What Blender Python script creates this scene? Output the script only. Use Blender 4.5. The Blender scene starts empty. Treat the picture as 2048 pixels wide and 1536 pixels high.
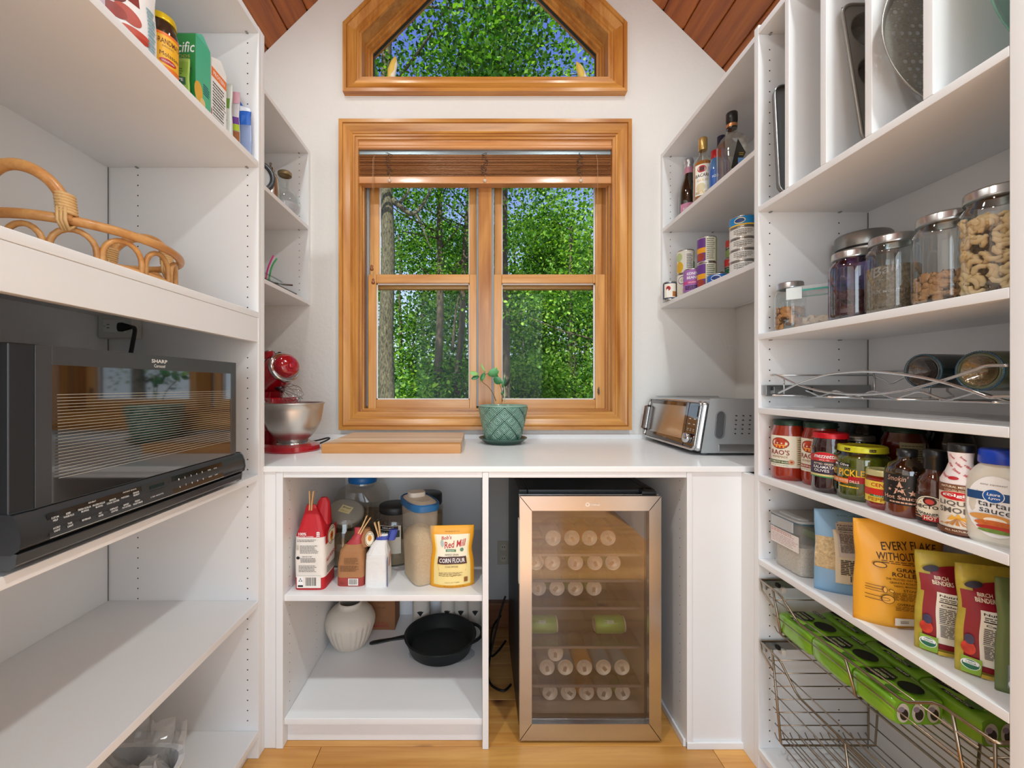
import bpy, math, random
import numpy as np
from mathutils import Vector, Matrix
C = bpy.context.scene.collection
SC = bpy.context.scene
PI = math.pi
sin, cos = math.sin, math.cos
random.seed(4)
# ------------------------------------------------------------ camera, sky, lights, exposure
F = 820.0; CX = 958.0; CY = 772.0; HC = 1.173
cd = bpy.data.cameras.new('camera'); cam = bpy.data.objects.new('camera', cd); C.objects.link(cam)
cam.location = (0, 0, HC); cam.rotation_euler = (PI/2, 0, 0)
cd.sensor_width = 36; cd.lens = F/2048*36; cd.shift_x = 66/2048; cd.shift_y = 4/2048
cd.clip_start = .02; cd.clip_end = 300
SC.camera = cam
SC.view_settings.view_transform = 'Standard'; SC.view_settings.look = 'None'
SC.view_settings.gamma = 1; SC.view_settings.use_curve_mapping = False
SC.view_settings.exposure = 0.0
w = bpy.data.worlds.new('sky'); SC.world = w; w.use_nodes = True
nt = w.node_tree; nt.nodes.clear()
o_ = nt.nodes.new('ShaderNodeOutputWorld'); bg = nt.nodes.new('ShaderNodeBackground')
tc = nt.nodes.new('ShaderNodeTexCoord'); sp = nt.nodes.new('ShaderNodeSeparateXYZ'); cr = nt.nodes.new('ShaderNodeValToRGB')
nt.links.new(tc.outputs['Generated'], sp.inputs[0]); nt.links.new(sp.outputs['Z'], cr.inputs[0])
nt.links.new(cr.outputs[0], bg.inputs[0]); nt.links.new(bg.outputs[0], o_.inputs[0])
e = cr.color_ramp.elements
e[0].position = 0.0; e[0].color = (.74, .80, .92, 1)
e[1].position = 1.0; e[1].color = (.06, .12, .46, 1)
for p_, c_ in ((.12, (.62, .72, .92, 1)), (.28, (.42, .54, .88, 1)), (.48, (.13, .20, .60, 1))):
    x_ = e.new(p_); x_.color = c_
bg.inputs[1].default_value = 1.5
def lamp(name, kind, loc, energy, color=(1, 1, 1), size=.1, target=None, **kw):
    l = bpy.data.lights.new(name, kind); l.energy = energy; l.color = color
    if kind == 'AREA': l.shape = 'DISK'; l.size = size
    if kind == 'POINT': l.shadow_soft_size = size
    for k, v in kw.items(): setattr(l, k, v)
    o = bpy.data.objects.new(name, l); C.objects.link(o); o.location = loc
    if target is not None: o.rotation_euler = (Vector(target)-Vector(loc)).to_track_quat('-Z', 'Y').to_euler()
    return o
lamp('sun', 'SUN', (0, -5, 20), 8.0, (1, .96, .88), target=(1.5, 3.5, 11.5), angle=.01)
WARM = (.915, 1, .985)
for sx in (-.66, .72):
    for sy, en in ((.05, 18.5), (1.1, 5)):
        lamp('recessed_light', 'AREA', (sx, sy, 3.15), en, WARM, .13, target=(sx*.7, sy+.05, 0), spread=2.9)
d_ = lamp('rear_fill_light', 'AREA', (0, -1.95, 1.5), 40, (.83, .955, .98), 1.6, target=(0, 2, 1.25))  # unseen fill light, added behind the camera to brighten the whole room
d_.data.shape = 'RECTANGLE'; d_.data.size = 1.9; d_.data.size_y = 2.1
# ------------------------------------------------------------ helpers
def X(px, Y): return (px-CX)*Y/F
def Z(py, Y): return HC+(CY-py)*Y/F
def YX(px, x): return F*x/(px-CX)
def lin(h):
    h = h.lstrip('#'); v = [int(h[i:i+2], 16)/255 for i in (0, 2, 4)]
    return tuple((c/12.92 if c <= .04045 else ((c+.055)/1.055)**2.4) for c in v)+(1,)
MT = {}
def newmat(name):
    m = bpy.data.materials.new(name); m.use_nodes = True; m.node_tree.nodes.clear()
    o = m.node_tree.nodes.new('ShaderNodeOutputMaterial'); return m, m.node_tree, o
def N(nt, t, **kw):
    n = nt.nodes.new(t)
    for k, v in kw.items():
        if k.startswith('i_'):
            k = k[2:]; k = int(k) if k.isdigit() else k.replace('_', ' ')
            n.inputs[k].default_value = v
        else: setattr(n, k, v)
    return n
def M(hexc, rough=.5, metal=0, bump=0, bs=60, coat=0, var=.04, vs=9, alpha=None, trans=0, spec=.5, emit=0):
    """plain procedural material: principled with a slight noise in colour and an optional bump"""
    key = (hexc, rough, metal, bump, bs, coat, var, vs, alpha, trans, spec, emit)
    if key in MT: return MT[key]
    m, nt, o = newmat('m_'+hexc.lstrip('#')); L = nt.links.new
    p = N(nt, 'ShaderNodeBsdfPrincipled', i_Roughness=rough, i_Metallic=metal)
    p.inputs['Coat Weight'].default_value = coat; p.inputs['Coat Roughness'].default_value = .06
    p.inputs['Specular IOR Level'].default_value = spec
    c = lin(hexc); t = N(nt, 'ShaderNodeTexCoord'); n = N(nt, 'ShaderNodeTexNoise', i_Scale=vs, i_Detail=3.0)
    L(t.outputs['Object'], n.inputs['Vector'])
    r = N(nt, 'ShaderNodeMix', data_type='RGBA')
    r.inputs[6].default_value = tuple(max(0, x*(1-var*1.5)) for x in c[:3])+(1,)
    r.inputs[7].default_value = tuple(min(1, x*(1+var*1.5)) for x in c[:3])+(1,)
    L(n.outputs[0], r.inputs[0]); L(r.outputs[2], p.inputs['Base Color'])
    if bump:
        n2 = N(nt, 'ShaderNodeTexNoise', i_Scale=bs, i_Detail=3.0); L(t.outputs['Object'], n2.inputs['Vector'])
        b = N(nt, 'ShaderNodeBump', i_Strength=bump, i_Distance=.004); L(n2.outputs[0], b.inputs['Height']); L(b.outputs[0], p.inputs['Normal'])
    if alpha is not None: p.inputs['Alpha'].default_value = alpha
    if trans: p.inputs['Transmission Weight'].default_value = trans
    if emit: p.inputs['Emission Color'].default_value = c; p.inputs['Emission Strength'].default_value = emit
    L(p.outputs[0], o.inputs[0]); MT[key] = m; return m
def GL(tint='ffffff', refl=.06, rough=.02, edge=.55, key=None):
    """clear glass or plastic film: transparent with a reflection that grows towards grazing angles"""
    k = ('gl', tint, refl, rough, edge)
    if k in MT: return MT[k]
    m, nt, o = newmat('glass_'+tint); L = nt.links.new
    tr = N(nt, 'ShaderNodeBsdfTransparent'); tr.inputs[0].default_value = lin(tint)
    g = N(nt, 'ShaderNodeBsdfGlossy', i_Roughness=rough); g.inputs[0].default_value = (1, 1, 1, 1)
    lw = N(nt, 'ShaderNodeLayerWeight', i_Blend=.35)
    mr = N(nt, 'ShaderNodeMapRange'); mr.inputs['To Min'].default_value = refl; mr.inputs['To Max'].default_value = edge
    pw = N(nt, 'ShaderNodeMath', operation='POWER'); pw.inputs[1].default_value = 2.0
    L(lw.outputs['Facing'], pw.inputs[0]); L(pw.outputs[0], mr.inputs[0])
    mx = N(nt, 'ShaderNodeMixShader'); L(mr.outputs[0], mx.inputs[0]); L(tr.outputs[0], mx.inputs[1]); L(g.outputs[0], mx.inputs[2])
    L(mx.outputs[0], o.inputs[0]); MT[k] = m; return m
def FROST(hexc='dddddd', a=.5, rough=.3):
    """milky plastic: part diffuse, part see-through"""
    k = ('fr', hexc, a, rough)
    if k in MT: return MT[k]
    m, nt, o = newmat('frosted_'+hexc); L = nt.links.new
    tr = N(nt, 'ShaderNodeBsdfTransparent'); tr.inputs[0].default_value = (.97, .97, .97, 1)
    p = N(nt, 'ShaderNodeBsdfPrincipled', i_Roughness=rough); p.inputs['Base Color'].default_value = lin(hexc)
    n = N(nt, 'ShaderNodeTexNoise', i_Scale=7.0); mr = N(nt, 'ShaderNodeMapRange'); t = N(nt, 'ShaderNodeTexCoord')
    L(t.outputs['Object'], n.inputs[0]); L(n.outputs[0], mr.inputs[0]); mr.inputs['To Min'].default_value = a-.12; mr.inputs['To Max'].default_value = a+.12
    mx = N(nt, 'ShaderNodeMixShader'); L(mr.outputs[0], mx.inputs[0]); L(tr.outputs[0], mx.inputs[1]); L(p.outputs[0], mx.inputs[2])
    L(mx.outputs[0], o.inputs[0]); MT[k] = m; return m
def WOOD(c1, c2, axis='Z', sc=1.0, rough=.35, coat=.3, knots=0, key='wood', gloss=.5, c3=None):
    """wood with the grain running along one object axis"""
    k = ('w', c1, c2, axis, sc, rough, coat, knots)
    if k in MT: return MT[k]
    m, nt, o = newmat(key); L = nt.links.new
    p = N(nt, 'ShaderNodeBsdfPrincipled', i_Roughness=rough); p.inputs['Coat Weight'].default_value = coat; p.inputs['Coat Roughness'].default_value = .15
    t = N(nt, 'ShaderNodeTexCoord'); oi = N(nt, 'ShaderNodeObjectInfo')
    ad = N(nt, 'ShaderNodeVectorMath', operation='ADD'); sc_ = N(nt, 'ShaderNodeVectorMath', operation='SCALE'); sc_.inputs['Scale'].default_value = 37.0
    cb = N(nt, 'ShaderNodeCombineXYZ')
    for i in range(3): L(oi.outputs['Random'], cb.inputs[i])
    L(cb.outputs[0], sc_.inputs[0]); L(t.outputs['Object'], ad.inputs[0]); L(sc_.outputs[0], ad.inputs[1])
    mp = N(nt, 'ShaderNodeMapping'); s = [9*sc]*3; s['XYZ'.index(axis)] = .9*sc; mp.inputs['Scale'].default_value = s
    L(ad.outputs[0], mp.inputs[0])
    n1 = N(nt, 'ShaderNodeTexNoise', i_Scale=2.2, i_Detail=5.0, i_Distortion=.8); L(mp.outputs[0], n1.inputs[0])
    mp2 = N(nt, 'ShaderNodeMapping'); s2 = [70*sc]*3; s2['XYZ'.index(axis)] = 2.0*sc; mp2.inputs['Scale'].default_value = s2; L(ad.outputs[0], mp2.inputs[0])
    n2 = N(nt, 'ShaderNodeTexNoise', i_Scale=1.5, i_Detail=3.0); L(mp2.outputs[0], n2.inputs[0])
    a1 = N(nt, 'ShaderNodeMath', operation='MULTIPLY'); a1.inputs[1].default_value = .35; L(n2.outputs[0], a1.inputs[0])
    a2 = N(nt, 'ShaderNodeMath', operation='MULTIPLY_ADD'); a2.inputs[1].default_value = 1.0; L(n1.outputs[0], a2.inputs[0]); L(a1.outputs[0], a2.inputs[2])
    mr = N(nt, 'ShaderNodeMapRange'); mr.inputs[1].default_value = .42; mr.inputs[2].default_value = .95; L(a2.outputs[0], mr.inputs[0])
    mx = N(nt, 'ShaderNodeMix', data_type='RGBA'); mx.inputs[6].default_value = lin(c1); mx.inputs[7].default_value = lin(c2); L(mr.outputs[0], mx.inputs[0])
    hs = N(nt, 'ShaderNodeHueSaturation'); v = N(nt, 'ShaderNodeMapRange'); v.inputs['To Min'].default_value = .88; v.inputs['To Max'].default_value = 1.1
    L(oi.outputs['Random'], v.inputs[0]); L(v.outputs[0], hs.inputs['Value']); out = mx.outputs[2]
    if knots:
        vo = N(nt, 'ShaderNodeTexVoronoi', i_Scale=2.3); mk = N(nt, 'ShaderNodeMapping'); mk.inputs['Scale'].default_value = (1.2, 2.2, 1); L(ad.outputs[0], mk.inputs[0]); 
        nd = N(nt, 'ShaderNodeTexNoise', i_Scale=9.0); L(ad.outputs[0], nd.inputs[0]); va = N(nt, 'ShaderNodeMix', data_type='VECTOR'); va.inputs[0].default_value = .06
        L(mk.outputs[0], va.inputs[4]); L(nd.outputs['Color'], va.inputs[5]); L(va.outputs[1], vo.inputs[0])
        kr = N(nt, 'ShaderNodeMapRange'); kr.inputs[1].default_value = .03; kr.inputs[2].default_value = .13; kr.inputs['To Min'].default_value = 1; kr.inputs['To Max'].default_value = 0
        L(vo.outputs['Distance'], kr.inputs[0]); km = N(nt, 'ShaderNodeMix', data_type='RGBA'); km.inputs[7].default_value = lin('6e3812'); L(kr.outputs[0], km.inputs[0]); L(out, km.inputs[6]); out = km.outputs[2]
    L(out, hs.inputs['Color']); L(hs.outputs[0], p.inputs['Base Color'])
    b = N(nt, 'ShaderNodeBump', i_Strength=.12, i_Distance=.002); L(n2.outputs[0], b.inputs['Height']); L(b.outputs[0], p.inputs['Normal'])
    L(p.outputs[0], o.inputs[0]); MT[k] = m; return m

class B:
    """mesh builder: every shape added goes through the matrix s.M"""
    def __init__(s, mat=None): s.v = []; s.f = []; s.m = []; s.s = []; s.M = Matrix(); s.mat = mat; s.mats = []
    def mi(s, m):
        m = m or s.mat
        if m not in s.mats: s.mats.append(m)
        return s.mats.index(m)
    def add(s, vs, fs, m=None, sm=False):
        k = len(s.v); i = s.mi(m); I = s.M
        s.v += [tuple(I @ Vector(p)) for p in vs]
        for f in fs: s.f.append(tuple(k+a for a in f)); s.m.append(i); s.s.append(sm)
    def box(s, x0, y0, z0, x1, y1, z1, m=None):
        v = [(x, y, z) for x in (x0, x1) for y in (y0, y1) for z in (z0, z1)]
        s.add(v, [(0, 1, 3, 2), (4, 6, 7, 5), (0, 4, 5, 1), (2, 3, 7, 6), (0, 2, 6, 4), (1, 5, 7, 3)], m)
    def prism(s, pts, a, b, ax='Y', m=None):
        n = len(pts)
        def P(p, t): return {'Y': (p[0], t, p[1]), 'Z': (p[0], p[1], t), 'X': (t, p[0], p[1])}[ax]
        s.add([P(p, a) for p in pts]+[P(p, b) for p in pts], [tuple(range(n)), tuple(range(2*n-1, n-1, -1))]+[(i, (i+1) % n+0, (i+1) % n+n, i+n) for i in range(n)], m)
    def lathe(s, prof, n=24, m=None, c=(0, 0, 0), sm=True, cap=True, ribs=0, ra=0):
        v = []; f = []
        for r, z in prof:
            for i in range(n):
                a = 2*PI*i/n; rr = r*(1+(ra*cos(a*ribs) if ribs else 0)); v.append((c[0]+rr*cos(a), c[1]+rr*sin(a), c[2]+z))
        for j in range(len(prof)-1):
            for i in range(n):
                k = (i+1) % n; f.append((j*n+i, j*n+k, (j+1)*n+k, (j+1)*n+i))
        s.add(v, f, m, sm)
        if cap:
            for j, rv in ((0, True), (len(prof)-1, False)):
                if prof[j][0] > 1e-5:
                    vv = v[j*n:(j+1)*n]; s.add(vv, [tuple(reversed(range(n))) if rv else tuple(range(n))], m)
    def loft(s, rings, n=28, m=None, p=2.0, sm=True, cap=True, mats=None):
        """rings: (cx,cy,z,w,d[,power]) superellipse sections"""
        v = []
        for R in rings:
            q = R[5] if len(R) > 5 else p
            for i in range(n):
                a = 2*PI*(i+.5)/n; c_, s_ = cos(a), sin(a)
                v.append((R[0]+R[3]/2*math.copysign(abs(c_)**(2/q), c_), R[1]+R[4]/2*math.copysign(abs(s_)**(2/q), s_), R[2]))
        for j in range(len(rings)-1):
            vv = v[j*n:(j+2)*n]
            s.add(vv, [(i, (i+1) % n, (i+1) % n+n, i+n) for i in range(n)], mats[j] if mats else m, sm)
        if cap:
            s.add(v[:n], [tuple(reversed(range(n)))], mats[0] if mats else m); s.add(v[-n:], [tuple(range(n))], mats[-1] if mats else m)
    def tube(s, pts, r, n=8, m=None, closed=False, sm=True, r1=None):
        P = [Vector(p) for p in pts]; k = len(P); v = []; up = None
        for i, p in enumerate(P):
            a = P[(i-1) % k] if (i or closed) else p; b = P[(i+1) % k] if (i < k-1 or closed) else p
            t = (b-a).normalized()
            if up is None: up = Vector((0, 0, 1)) if abs(t.z) < .9 else Vector((1, 0, 0))
            x = t.cross(up).normalized(); up = x.cross(t).normalized()
            rr = r if r1 is None else r+(r1-r)*i/(k-1)
            if callable(r): rr = r(i/(k-1))
            for j in range(n):
                g = 2*PI*j/n; v.append(p+x*rr*cos(g)+up*rr*sin(g))
        f = []
        for i in range(k if closed else k-1):
            q = (i+1) % k
            for j in range(n): f.append((i*n+j, i*n+(j+1) % n, q*n+(j+1) % n, q*n+j))
        if not closed: f += [tuple(range(n))[::-1], tuple(range((k-1)*n, k*n))]
        s.add(v, f, m, sm)
    def ball(s, c, r, n=12, m=None, sx=1, sy=1, sz=1):
        k = max(4, n//2); pr = [(r*sin(PI*i/k), -r*cos(PI*i/k)) for i in range(k+1)]
        v = []; f = []
        for rr, z in pr:
            for i in range(n): a = 2*PI*i/n; v.append((c[0]+sx*rr*cos(a), c[1]+sy*rr*sin(a), c[2]+sz*z))
        for j in range(k):
            for i in range(n): q = (i+1) % n; f.append((j*n+i, j*n+q, (j+1)*n+q, (j+1)*n+i))
        s.add(v, f, m, True)
def smoothpath(pts, k=6, closed=False):
    P = [Vector(p) for p in pts]; n = len(P); out = []
    for i in range(n if closed else n-1):
        g = lambda j: P[j % n] if closed else P[min(max(j, 0), n-1)]
        p0, p1, p2, p3 = g(i-1), g(i), g(i+1), g(i+2)
        for t in range(k):
            u = t/k; out.append(.5*((2*p1)+(p2-p0)*u+(2*p0-5*p1+4*p2-p3)*u*u+(3*p1-p0-3*p2+p3)*u**3))
    if not closed: out.append(P[-1])
    return out
def tag(o, label=None, cat=None, group=None, kind=None):
    for k, v in (('label', label), ('category', cat), ('group', group), ('kind', kind)):
        if v: o[k] = v
    return o
def T(name, label=None, cat=None, loc=(0, 0, 0), rot=0, group=None, kind=None):
    o = bpy.data.objects.new(name, None); C.objects.link(o); o.empty_display_size = .02
    o.location = loc; o.rotation_euler = (0, 0, rot) if not isinstance(rot, (tuple, list)) else rot
    return tag(o, label, cat, group, kind)
def wloc(p):
    v = Vector((0, 0, 0))
    while p: v += Vector(p.location); p = p.parent
    return v
def part(name, b, parent=None, world=False, bevel=0, label=None, kind=None, seg=2, cat=None, group=None, loc=None):
    me = bpy.data.meshes.new(name); v = b.v
    off = wloc(parent) if world and parent else (Vector(loc) if loc else None)
    if off is not None: v = [(p[0]-off.x, p[1]-off.y, p[2]-off.z) for p in v]
    me.from_pydata(v, [], b.f)
    for m in b.mats: me.materials.append(m)
    me.polygons.foreach_set('material_index', b.m); me.polygons.foreach_set('use_smooth', b.s); me.update()
    o = bpy.data.objects.new(name, me); C.objects.link(o)
    if parent: o.parent = parent
    elif loc: o.location = loc
    if bevel:
        bv = o.modifiers.new('bevel', 'BEVEL'); bv.width = bevel; bv.segments = seg; bv.limit_method = 'ANGLE'; bv.angle_limit = .7
        for q in me.polygons: q.use_smooth = True
        o.modifiers.new('wn', 'WEIGHTED_NORMAL')
    return tag(o, label, cat, group, kind)
def copytree(o, parent=None):
    c = o.copy(); C.objects.link(c)
    if parent: c.parent = parent
    for ch in list(o.children): copytree(ch, c)
    return c
TX = {}
def textmesh(s, shear=0, off=0):
    k = (s, shear, off)
    if k not in TX:
        cu = bpy.data.curves.new('t', 'FONT'); cu.body = s; cu.resolution_u = 2; cu.shear = shear; cu.offset = off; cu.align_x = 'CENTER'
        ob = bpy.data.objects.new('t', cu); me = bpy.data.meshes.new_from_object(ob)
        v = [(p.co.x, p.co.y) for p in me.vertices]; f = [tuple(q.vertices) for q in me.polygons]
        bpy.data.objects.remove(ob); bpy.data.curves.remove(cu); bpy.data.meshes.remove(me)
        if v:
            xs = [a[0] for a in v]; ys = [a[1] for a in v]
            cx = (min(xs)+max(xs))/2; W = max(xs)-min(xs); y0 = min(ys); H = max(ys)-y0
            v = [((a-cx)/W, (b_-y0)/H-.5) for a, b_ in v]
        else: W = H = 1
        TX[k] = (v, f, W/H)
    return TX[k]
class Dec:
    """print on a surface: shapes laid in (u,v) metres through a mapping, each a hair above the last"""
    def __init__(s, mp, step=.01, d0=.0004): s.mp = mp; s.b = B(); s.d = d0; s.st = step
    def nx(s): s.d += .00012; return s.d
    def rect(s, u0, v0, u1, v1, m):
        d = s.nx(); nu = max(1, int(abs(u1-u0)/s.st)+1); nv = max(1, int(abs(v1-v0)/s.st)+1)
        v = [s.mp(u0+(u1-u0)*i/nu, v0+(v1-v0)*j/nv, d) for j in range(nv+1) for i in range(nu+1)]
        s.b.add(v, [(j*(nu+1)+i, j*(nu+1)+i+1, (j+1)*(nu+1)+i+1, (j+1)*(nu+1)+i) for j in range(nv) for i in range(nu)], m, True)
    def poly(s, pts, m): d = s.nx(); s.b.add([s.mp(u, v, d) for u, v in pts], [tuple(range(len(pts)))], m)
    def ell(s, u, v, ru, rv, m, n=24, rot=0):
        d = s.nx(); vs = [s.mp(u, v, d)]
        for q in (.5, 1):
            for i in range(n):
                a = 2*PI*i/n; x, y = ru*q*cos(a), rv*q*sin(a); vs.append(s.mp(u+x*cos(rot)-y*sin(rot), v+x*sin(rot)+y*cos(rot), d))
        f = [(0, 1+i, 1+(i+1) % n) for i in range(n)]+[(1+i, 1+n+i, 1+n+(i+1) % n, 1+(i+1) % n) for i in range(n)]
        s.b.add(vs, f, m, True)
    def text(s, t, u, v, w, h, m, rot=0, shear=0, off=.0, arc=0):
        """fit the words into width w and letter height h, centred at u,v"""
        d = s.nx(); vs, fs, _ = textmesh(t, shear, off); out = []
        for a, b_ in vs:
            x, y = a*w, b_*h+(arc*(1-(2*a)**2) if arc else 0)
            out.append(s.mp(u+x*cos(rot)-y*sin(rot), v+x*sin(rot)+y*cos(rot), d))
        s.b.add(out, fs, m)
    def fine(s, u0, v0, u1, v1, n, m, fill=.5, ragged=.25):
        """rows of print too small to read"""
        r = random.Random(int((u0+v0*3+n)*9999)); dv = (v1-v0)/n; d = s.nx(); vs = []; fs = []
        for i in range(n):
            y = v1-(i+.5)*dv; u = u0; e_ = u1-(u1-u0)*ragged*r.random()
            while u < e_:
                l = (u1-u0)*(.05+.1*r.random()); b_ = min(u+l, e_); k = len(vs)
                vs += [s.mp(u, y-dv*fill/2, d), s.mp(b_, y-dv*fill/2, d), s.mp(b_, y+dv*fill/2, d), s.mp(u, y+dv*fill/2, d)]
                fs.append((k, k+1, k+2, k+3)); u = b_+(u1-u0)*.02
        s.b.add(vs, fs, m)
    def bars(s, u0, v0, u1, v1, wm, bm):
        s.rect(u0, v0, u1, v1, wm); d = s.nx(); r = random.Random(7); u = u0+(u1-u0)*.08; vs = []; fs = []
        while u < u1-(u1-u0)*.08:
            b_ = (u1-u0)*random.Random(int(u*1e6)).choice((.012, .02, .035)); k = len(vs)
            vs += [s.mp(u, v0+(v1-v0)*.15, d), s.mp(u+b_, v0+(v1-v0)*.15, d), s.mp(u+b_, v1-(v1-v0)*.08, d), s.mp(u, v1-(v1-v0)*.08, d)]; fs.append((k, k+1, k+2, k+3)); u += b_+(u1-u0)*r.choice((.015, .03))
        s.b.add(vs, fs, bm)
    def star(s, u, v, r, m, n=5, q=.4, rot=PI/2):
        d = s.nx(); vs = [s.mp(u, v, d)]+[s.mp(u+r*(1 if i % 2 == 0 else q)*cos(rot+PI*i/n), v+r*(1 if i % 2 == 0 else q)*sin(rot+PI*i/n), d) for i in range(2*n)]
        s.b.add(vs, [(0, 1+i, 1+(i+1) % (2*n)) for i in range(2*n)], m)
def cyl(r, a0, c=(0, 0)): return lambda u, v, d: (c[0]+(r+d)*cos(a0+u/r), c[1]+(r+d)*sin(a0+u/r), v)
def flat(o, ex, ey):
    o = Vector(o); ex = Vector(ex); ey = Vector(ey); n = ex.cross(ey)
    return lambda u, v, d: tuple(o+ex*u+ey*v+n*d)
def face_cam(x, y): return math.atan2(-y, -x)
WH = M('f4f4f4', .6, var=0); BK = M('161616', .5, var=0); RED = M('b81420', .4, var=.02); CREAM = M('efe6cf', .55, var=.01)
BLUE = M('1f4fa8', .4); GRN = M('2f7a3c', .45); YEL = M('f1c232', .45, var=.02); GOLD = M('c9a24a', .3, .8); INK = M('5a5550', .6, var=0); ORG = M('e8771c', .45, var=.02)
PUR = M('6a3a8c', .45); TEAL = M('2a8a80', .4)
# ------------------------------------------------------------ room shell
YB = 2.025                       # face of the window wall
WALLM = M('e3e0dc', .75, bump=.35, bs=55, var=.012)
CAB = M('e9e9ea', .38, var=.012, vs=3, coat=.08)      # white melamine of every shelf unit
CABE = CAB
HOLE = M('1c1c1c', .9)
AX_, AZ_, SL = .031, 3.887, .98   # ridge of the gabled ceiling
def zc(x): return AZ_-SL*abs(x-AX_)
XL, XR, YR = -1.25, 1.27, -2.2
# window wall: built round the openings
wx0, wx1, wz0, wz1 = -.615, .675, 1.03, 2.395
uz0 = 2.70
def struct(name, b, **k): return part(name, b, kind='structure', **k)
b = B(WALLM); T_ = .16
b.box(XL, YB, -.0, wx0, YB+T_, wz1); b.box(wx1, YB, 0, XR, YB+T_, wz1); b.box(wx0, YB, 0, wx1, YB+T_, wz0)
ux0, ux1, usz = -.60, .66, 2.905           # opening of the gabled upper window: bottom corners, shoulder height
b.box(XL, YB, wz1, XR, YB+T_, 2.55); b.box(ux0, YB, 2.55, ux1, YB+T_, uz0)
uap = usz+(ux1-ux0)/2; um = (ux0+ux1)/2
b.prism([(XL, 2.55), (ux0, 2.55), (ux0, usz), (XL, zc(XL))], YB, YB+T_); b.prism([(ux0, usz), (um, uap), (um, zc(um)), (XL, zc(XL))], YB, YB+T_)
b.prism([(XR, 2.55), (XR, zc(XR)), (ux1, usz), (ux1, 2.55)], YB, YB+T_); b.prism([(ux1, usz), (XR, zc(XR)), (um, zc(um)), (um, uap)], YB, YB+T_)
struct('wall_back', b)
b = B(WALLM); b.box(XL-.12, YR, 0, XL, YB+T_, zc(XL)+.05); struct('wall_left', b)
b = B(WALLM); b.box(XR, YR, 0, XR+.12, YB+T_, zc(XR)+.05); struct('wall_right', b)
b = B(WALLM); b.box(XL-.12, YR-.12, 0, -1.0, YR, 2.6); b.box(1.0, YR-.12, 0, XR+.12, YR, 2.6); b.prism([(XL-.12, 2.6), (XR+.12, 2.6), (XR+.12, zc(XR+.12)), (AX_, AZ_), (XL-.12, zc(XL-.12))], YR-.12, YR)
struct('wall_front', b)
# ceiling boards, running from the window wall towards the viewer
CEIL = WOOD('7e3a10', 'b8661f', 'Y', 1.0, .4, .2, key='ceiling_wood')
t = T('ceiling', kind='structure'); t.location = (AX_, 0, AZ_)
b = B(M('3a1c0c', .8))
for sg in (-1, 1):
    b.prism([(AX_, AZ_+.02), (AX_+sg*1.45, AZ_+.02-SL*1.45), (AX_+sg*1.45, AZ_+.1-SL*1.45), (AX_, AZ_+.1)], YR-.1, YB+.3)
part('roof_deck', b, t, world=True)
cl_ = math.sqrt(1+SL*SL); bw = .1365
for sg in (-1, 1):
    for i in range(14):
        b = B(CEIL); s0, s1 = i*bw+.0015, (i+1)*bw-.0015
        def q(s_, off): return (AX_+sg*(s_/cl_)+sg*SL/cl_*off*1, AZ_-SL*s_/cl_+off/cl_)
        ch = .006
        pts = [q(s0, .018), q(s0, ch), q(s0+ch, 0), q(s1-ch, 0), q(s1, ch), q(s1, .018)]
        b.prism(pts, YR, YB-.0005); part('plank', b, t, world=True)
# floor boards
FLO = WOOD('b8762e', 'e2ac5e', 'X', .8, .32, .35, knots=1, key='floor_wood')
t = T('floor', kind='structure')
b = B(M('4a2a12', .9)); b.box(XL, YR, -.04, XR, YB, -.014); part('subfloor', b, t)
y = YB-.001; k = 0; rr = random.Random(3)
for wd in [.175, .115, .085, .115, .085, .114, .175, .115]*6:
    if y-wd < YR: break
    x0 = XL
    while x0 < XR:
        x1 = min(XR, x0+rr.uniform(.7, 1.9)) if k != 5 else XR
        if XR-x1 < .25: x1 = XR
        b = B(FLO); b.box(x0+.0006, y-wd+.0006, -.014, x1-.0006, y-.0006, rr.uniform(-.0006, 0)); part('plank', b, t, bevel=.0012, seg=1)
        x0 = x1
    y -= wd; k += 1
# ------------------------------------------------------------ windows
PINE = {a: WOOD('a4601e', 'dda050', a, .9, .34, .35, key='window_wood') for a in 'XYZ'}
PINEL = {a: WOOD('be7c36', 'e2ab66', a, .9, .36, .3, key='sash_wood') for a in 'XYZ'}
PANE = GL('f6f9f7', .004, .0, .3)
TRK = M('9aa0a4', .4)
def inset(poly, d):
    n = len(poly); L = []
    for i in range(n):
        p = Vector(poly[i]); q = Vector(poly[(i+1) % n]); t_ = (q-p).normalized(); nn = Vector((-t_.y, t_.x)); L.append((p+nn*d, t_))
    out = []
    for i in range(n):
        (p, a), (q, b_) = L[i-1], L[i]; den = a.x*b_.y-a.y*b_.x; s_ = ((q.x-p.x)*b_.y-(q.y-p.y)*b_.x)/den; out.append(p+a*s_)
    return out
def framing(poly, prof, name, parent, mats, lab=None):
    """mitred boards: prof is a list of (inset, Y); one object for each side"""
    rings = [inset(poly, d) for d, _ in prof]; n = len(poly)
    for i in range(n):
        j = (i+1) % n; b = B(mats(i)); v = []
        for R, (d, y_) in zip(rings, prof): v += [(R[i].x, y_, R[i].y), (R[j].x, y_, R[j].y)]
        k = len(prof); b.add(v, [(2*a, 2*a+1, 2*a+3, 2*a+2) for a in range(k-1)]+[tuple(2*a for a in range(k))[::-1], tuple(2*a+1 for a in range(k)), (0, 2*k-2, 2*k-1, 1)])
        part(name, b, parent, world=True)
CAS = [(0, YB), (0, 1.990), (.017, 1.990), (.019, 1.997), (.022, 1.993), (.030, 1.996), (.052, 2.006), (.062, 2.004), (.064, 2.008), (.073, 2.008), (.075, 2.013), (.087, 2.013), (.087, YB)]
Yc = 1.990
W1 = T('window_1', kind='structure', loc=(X(970, Yc), Yc, Z(860, Yc)))
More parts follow.
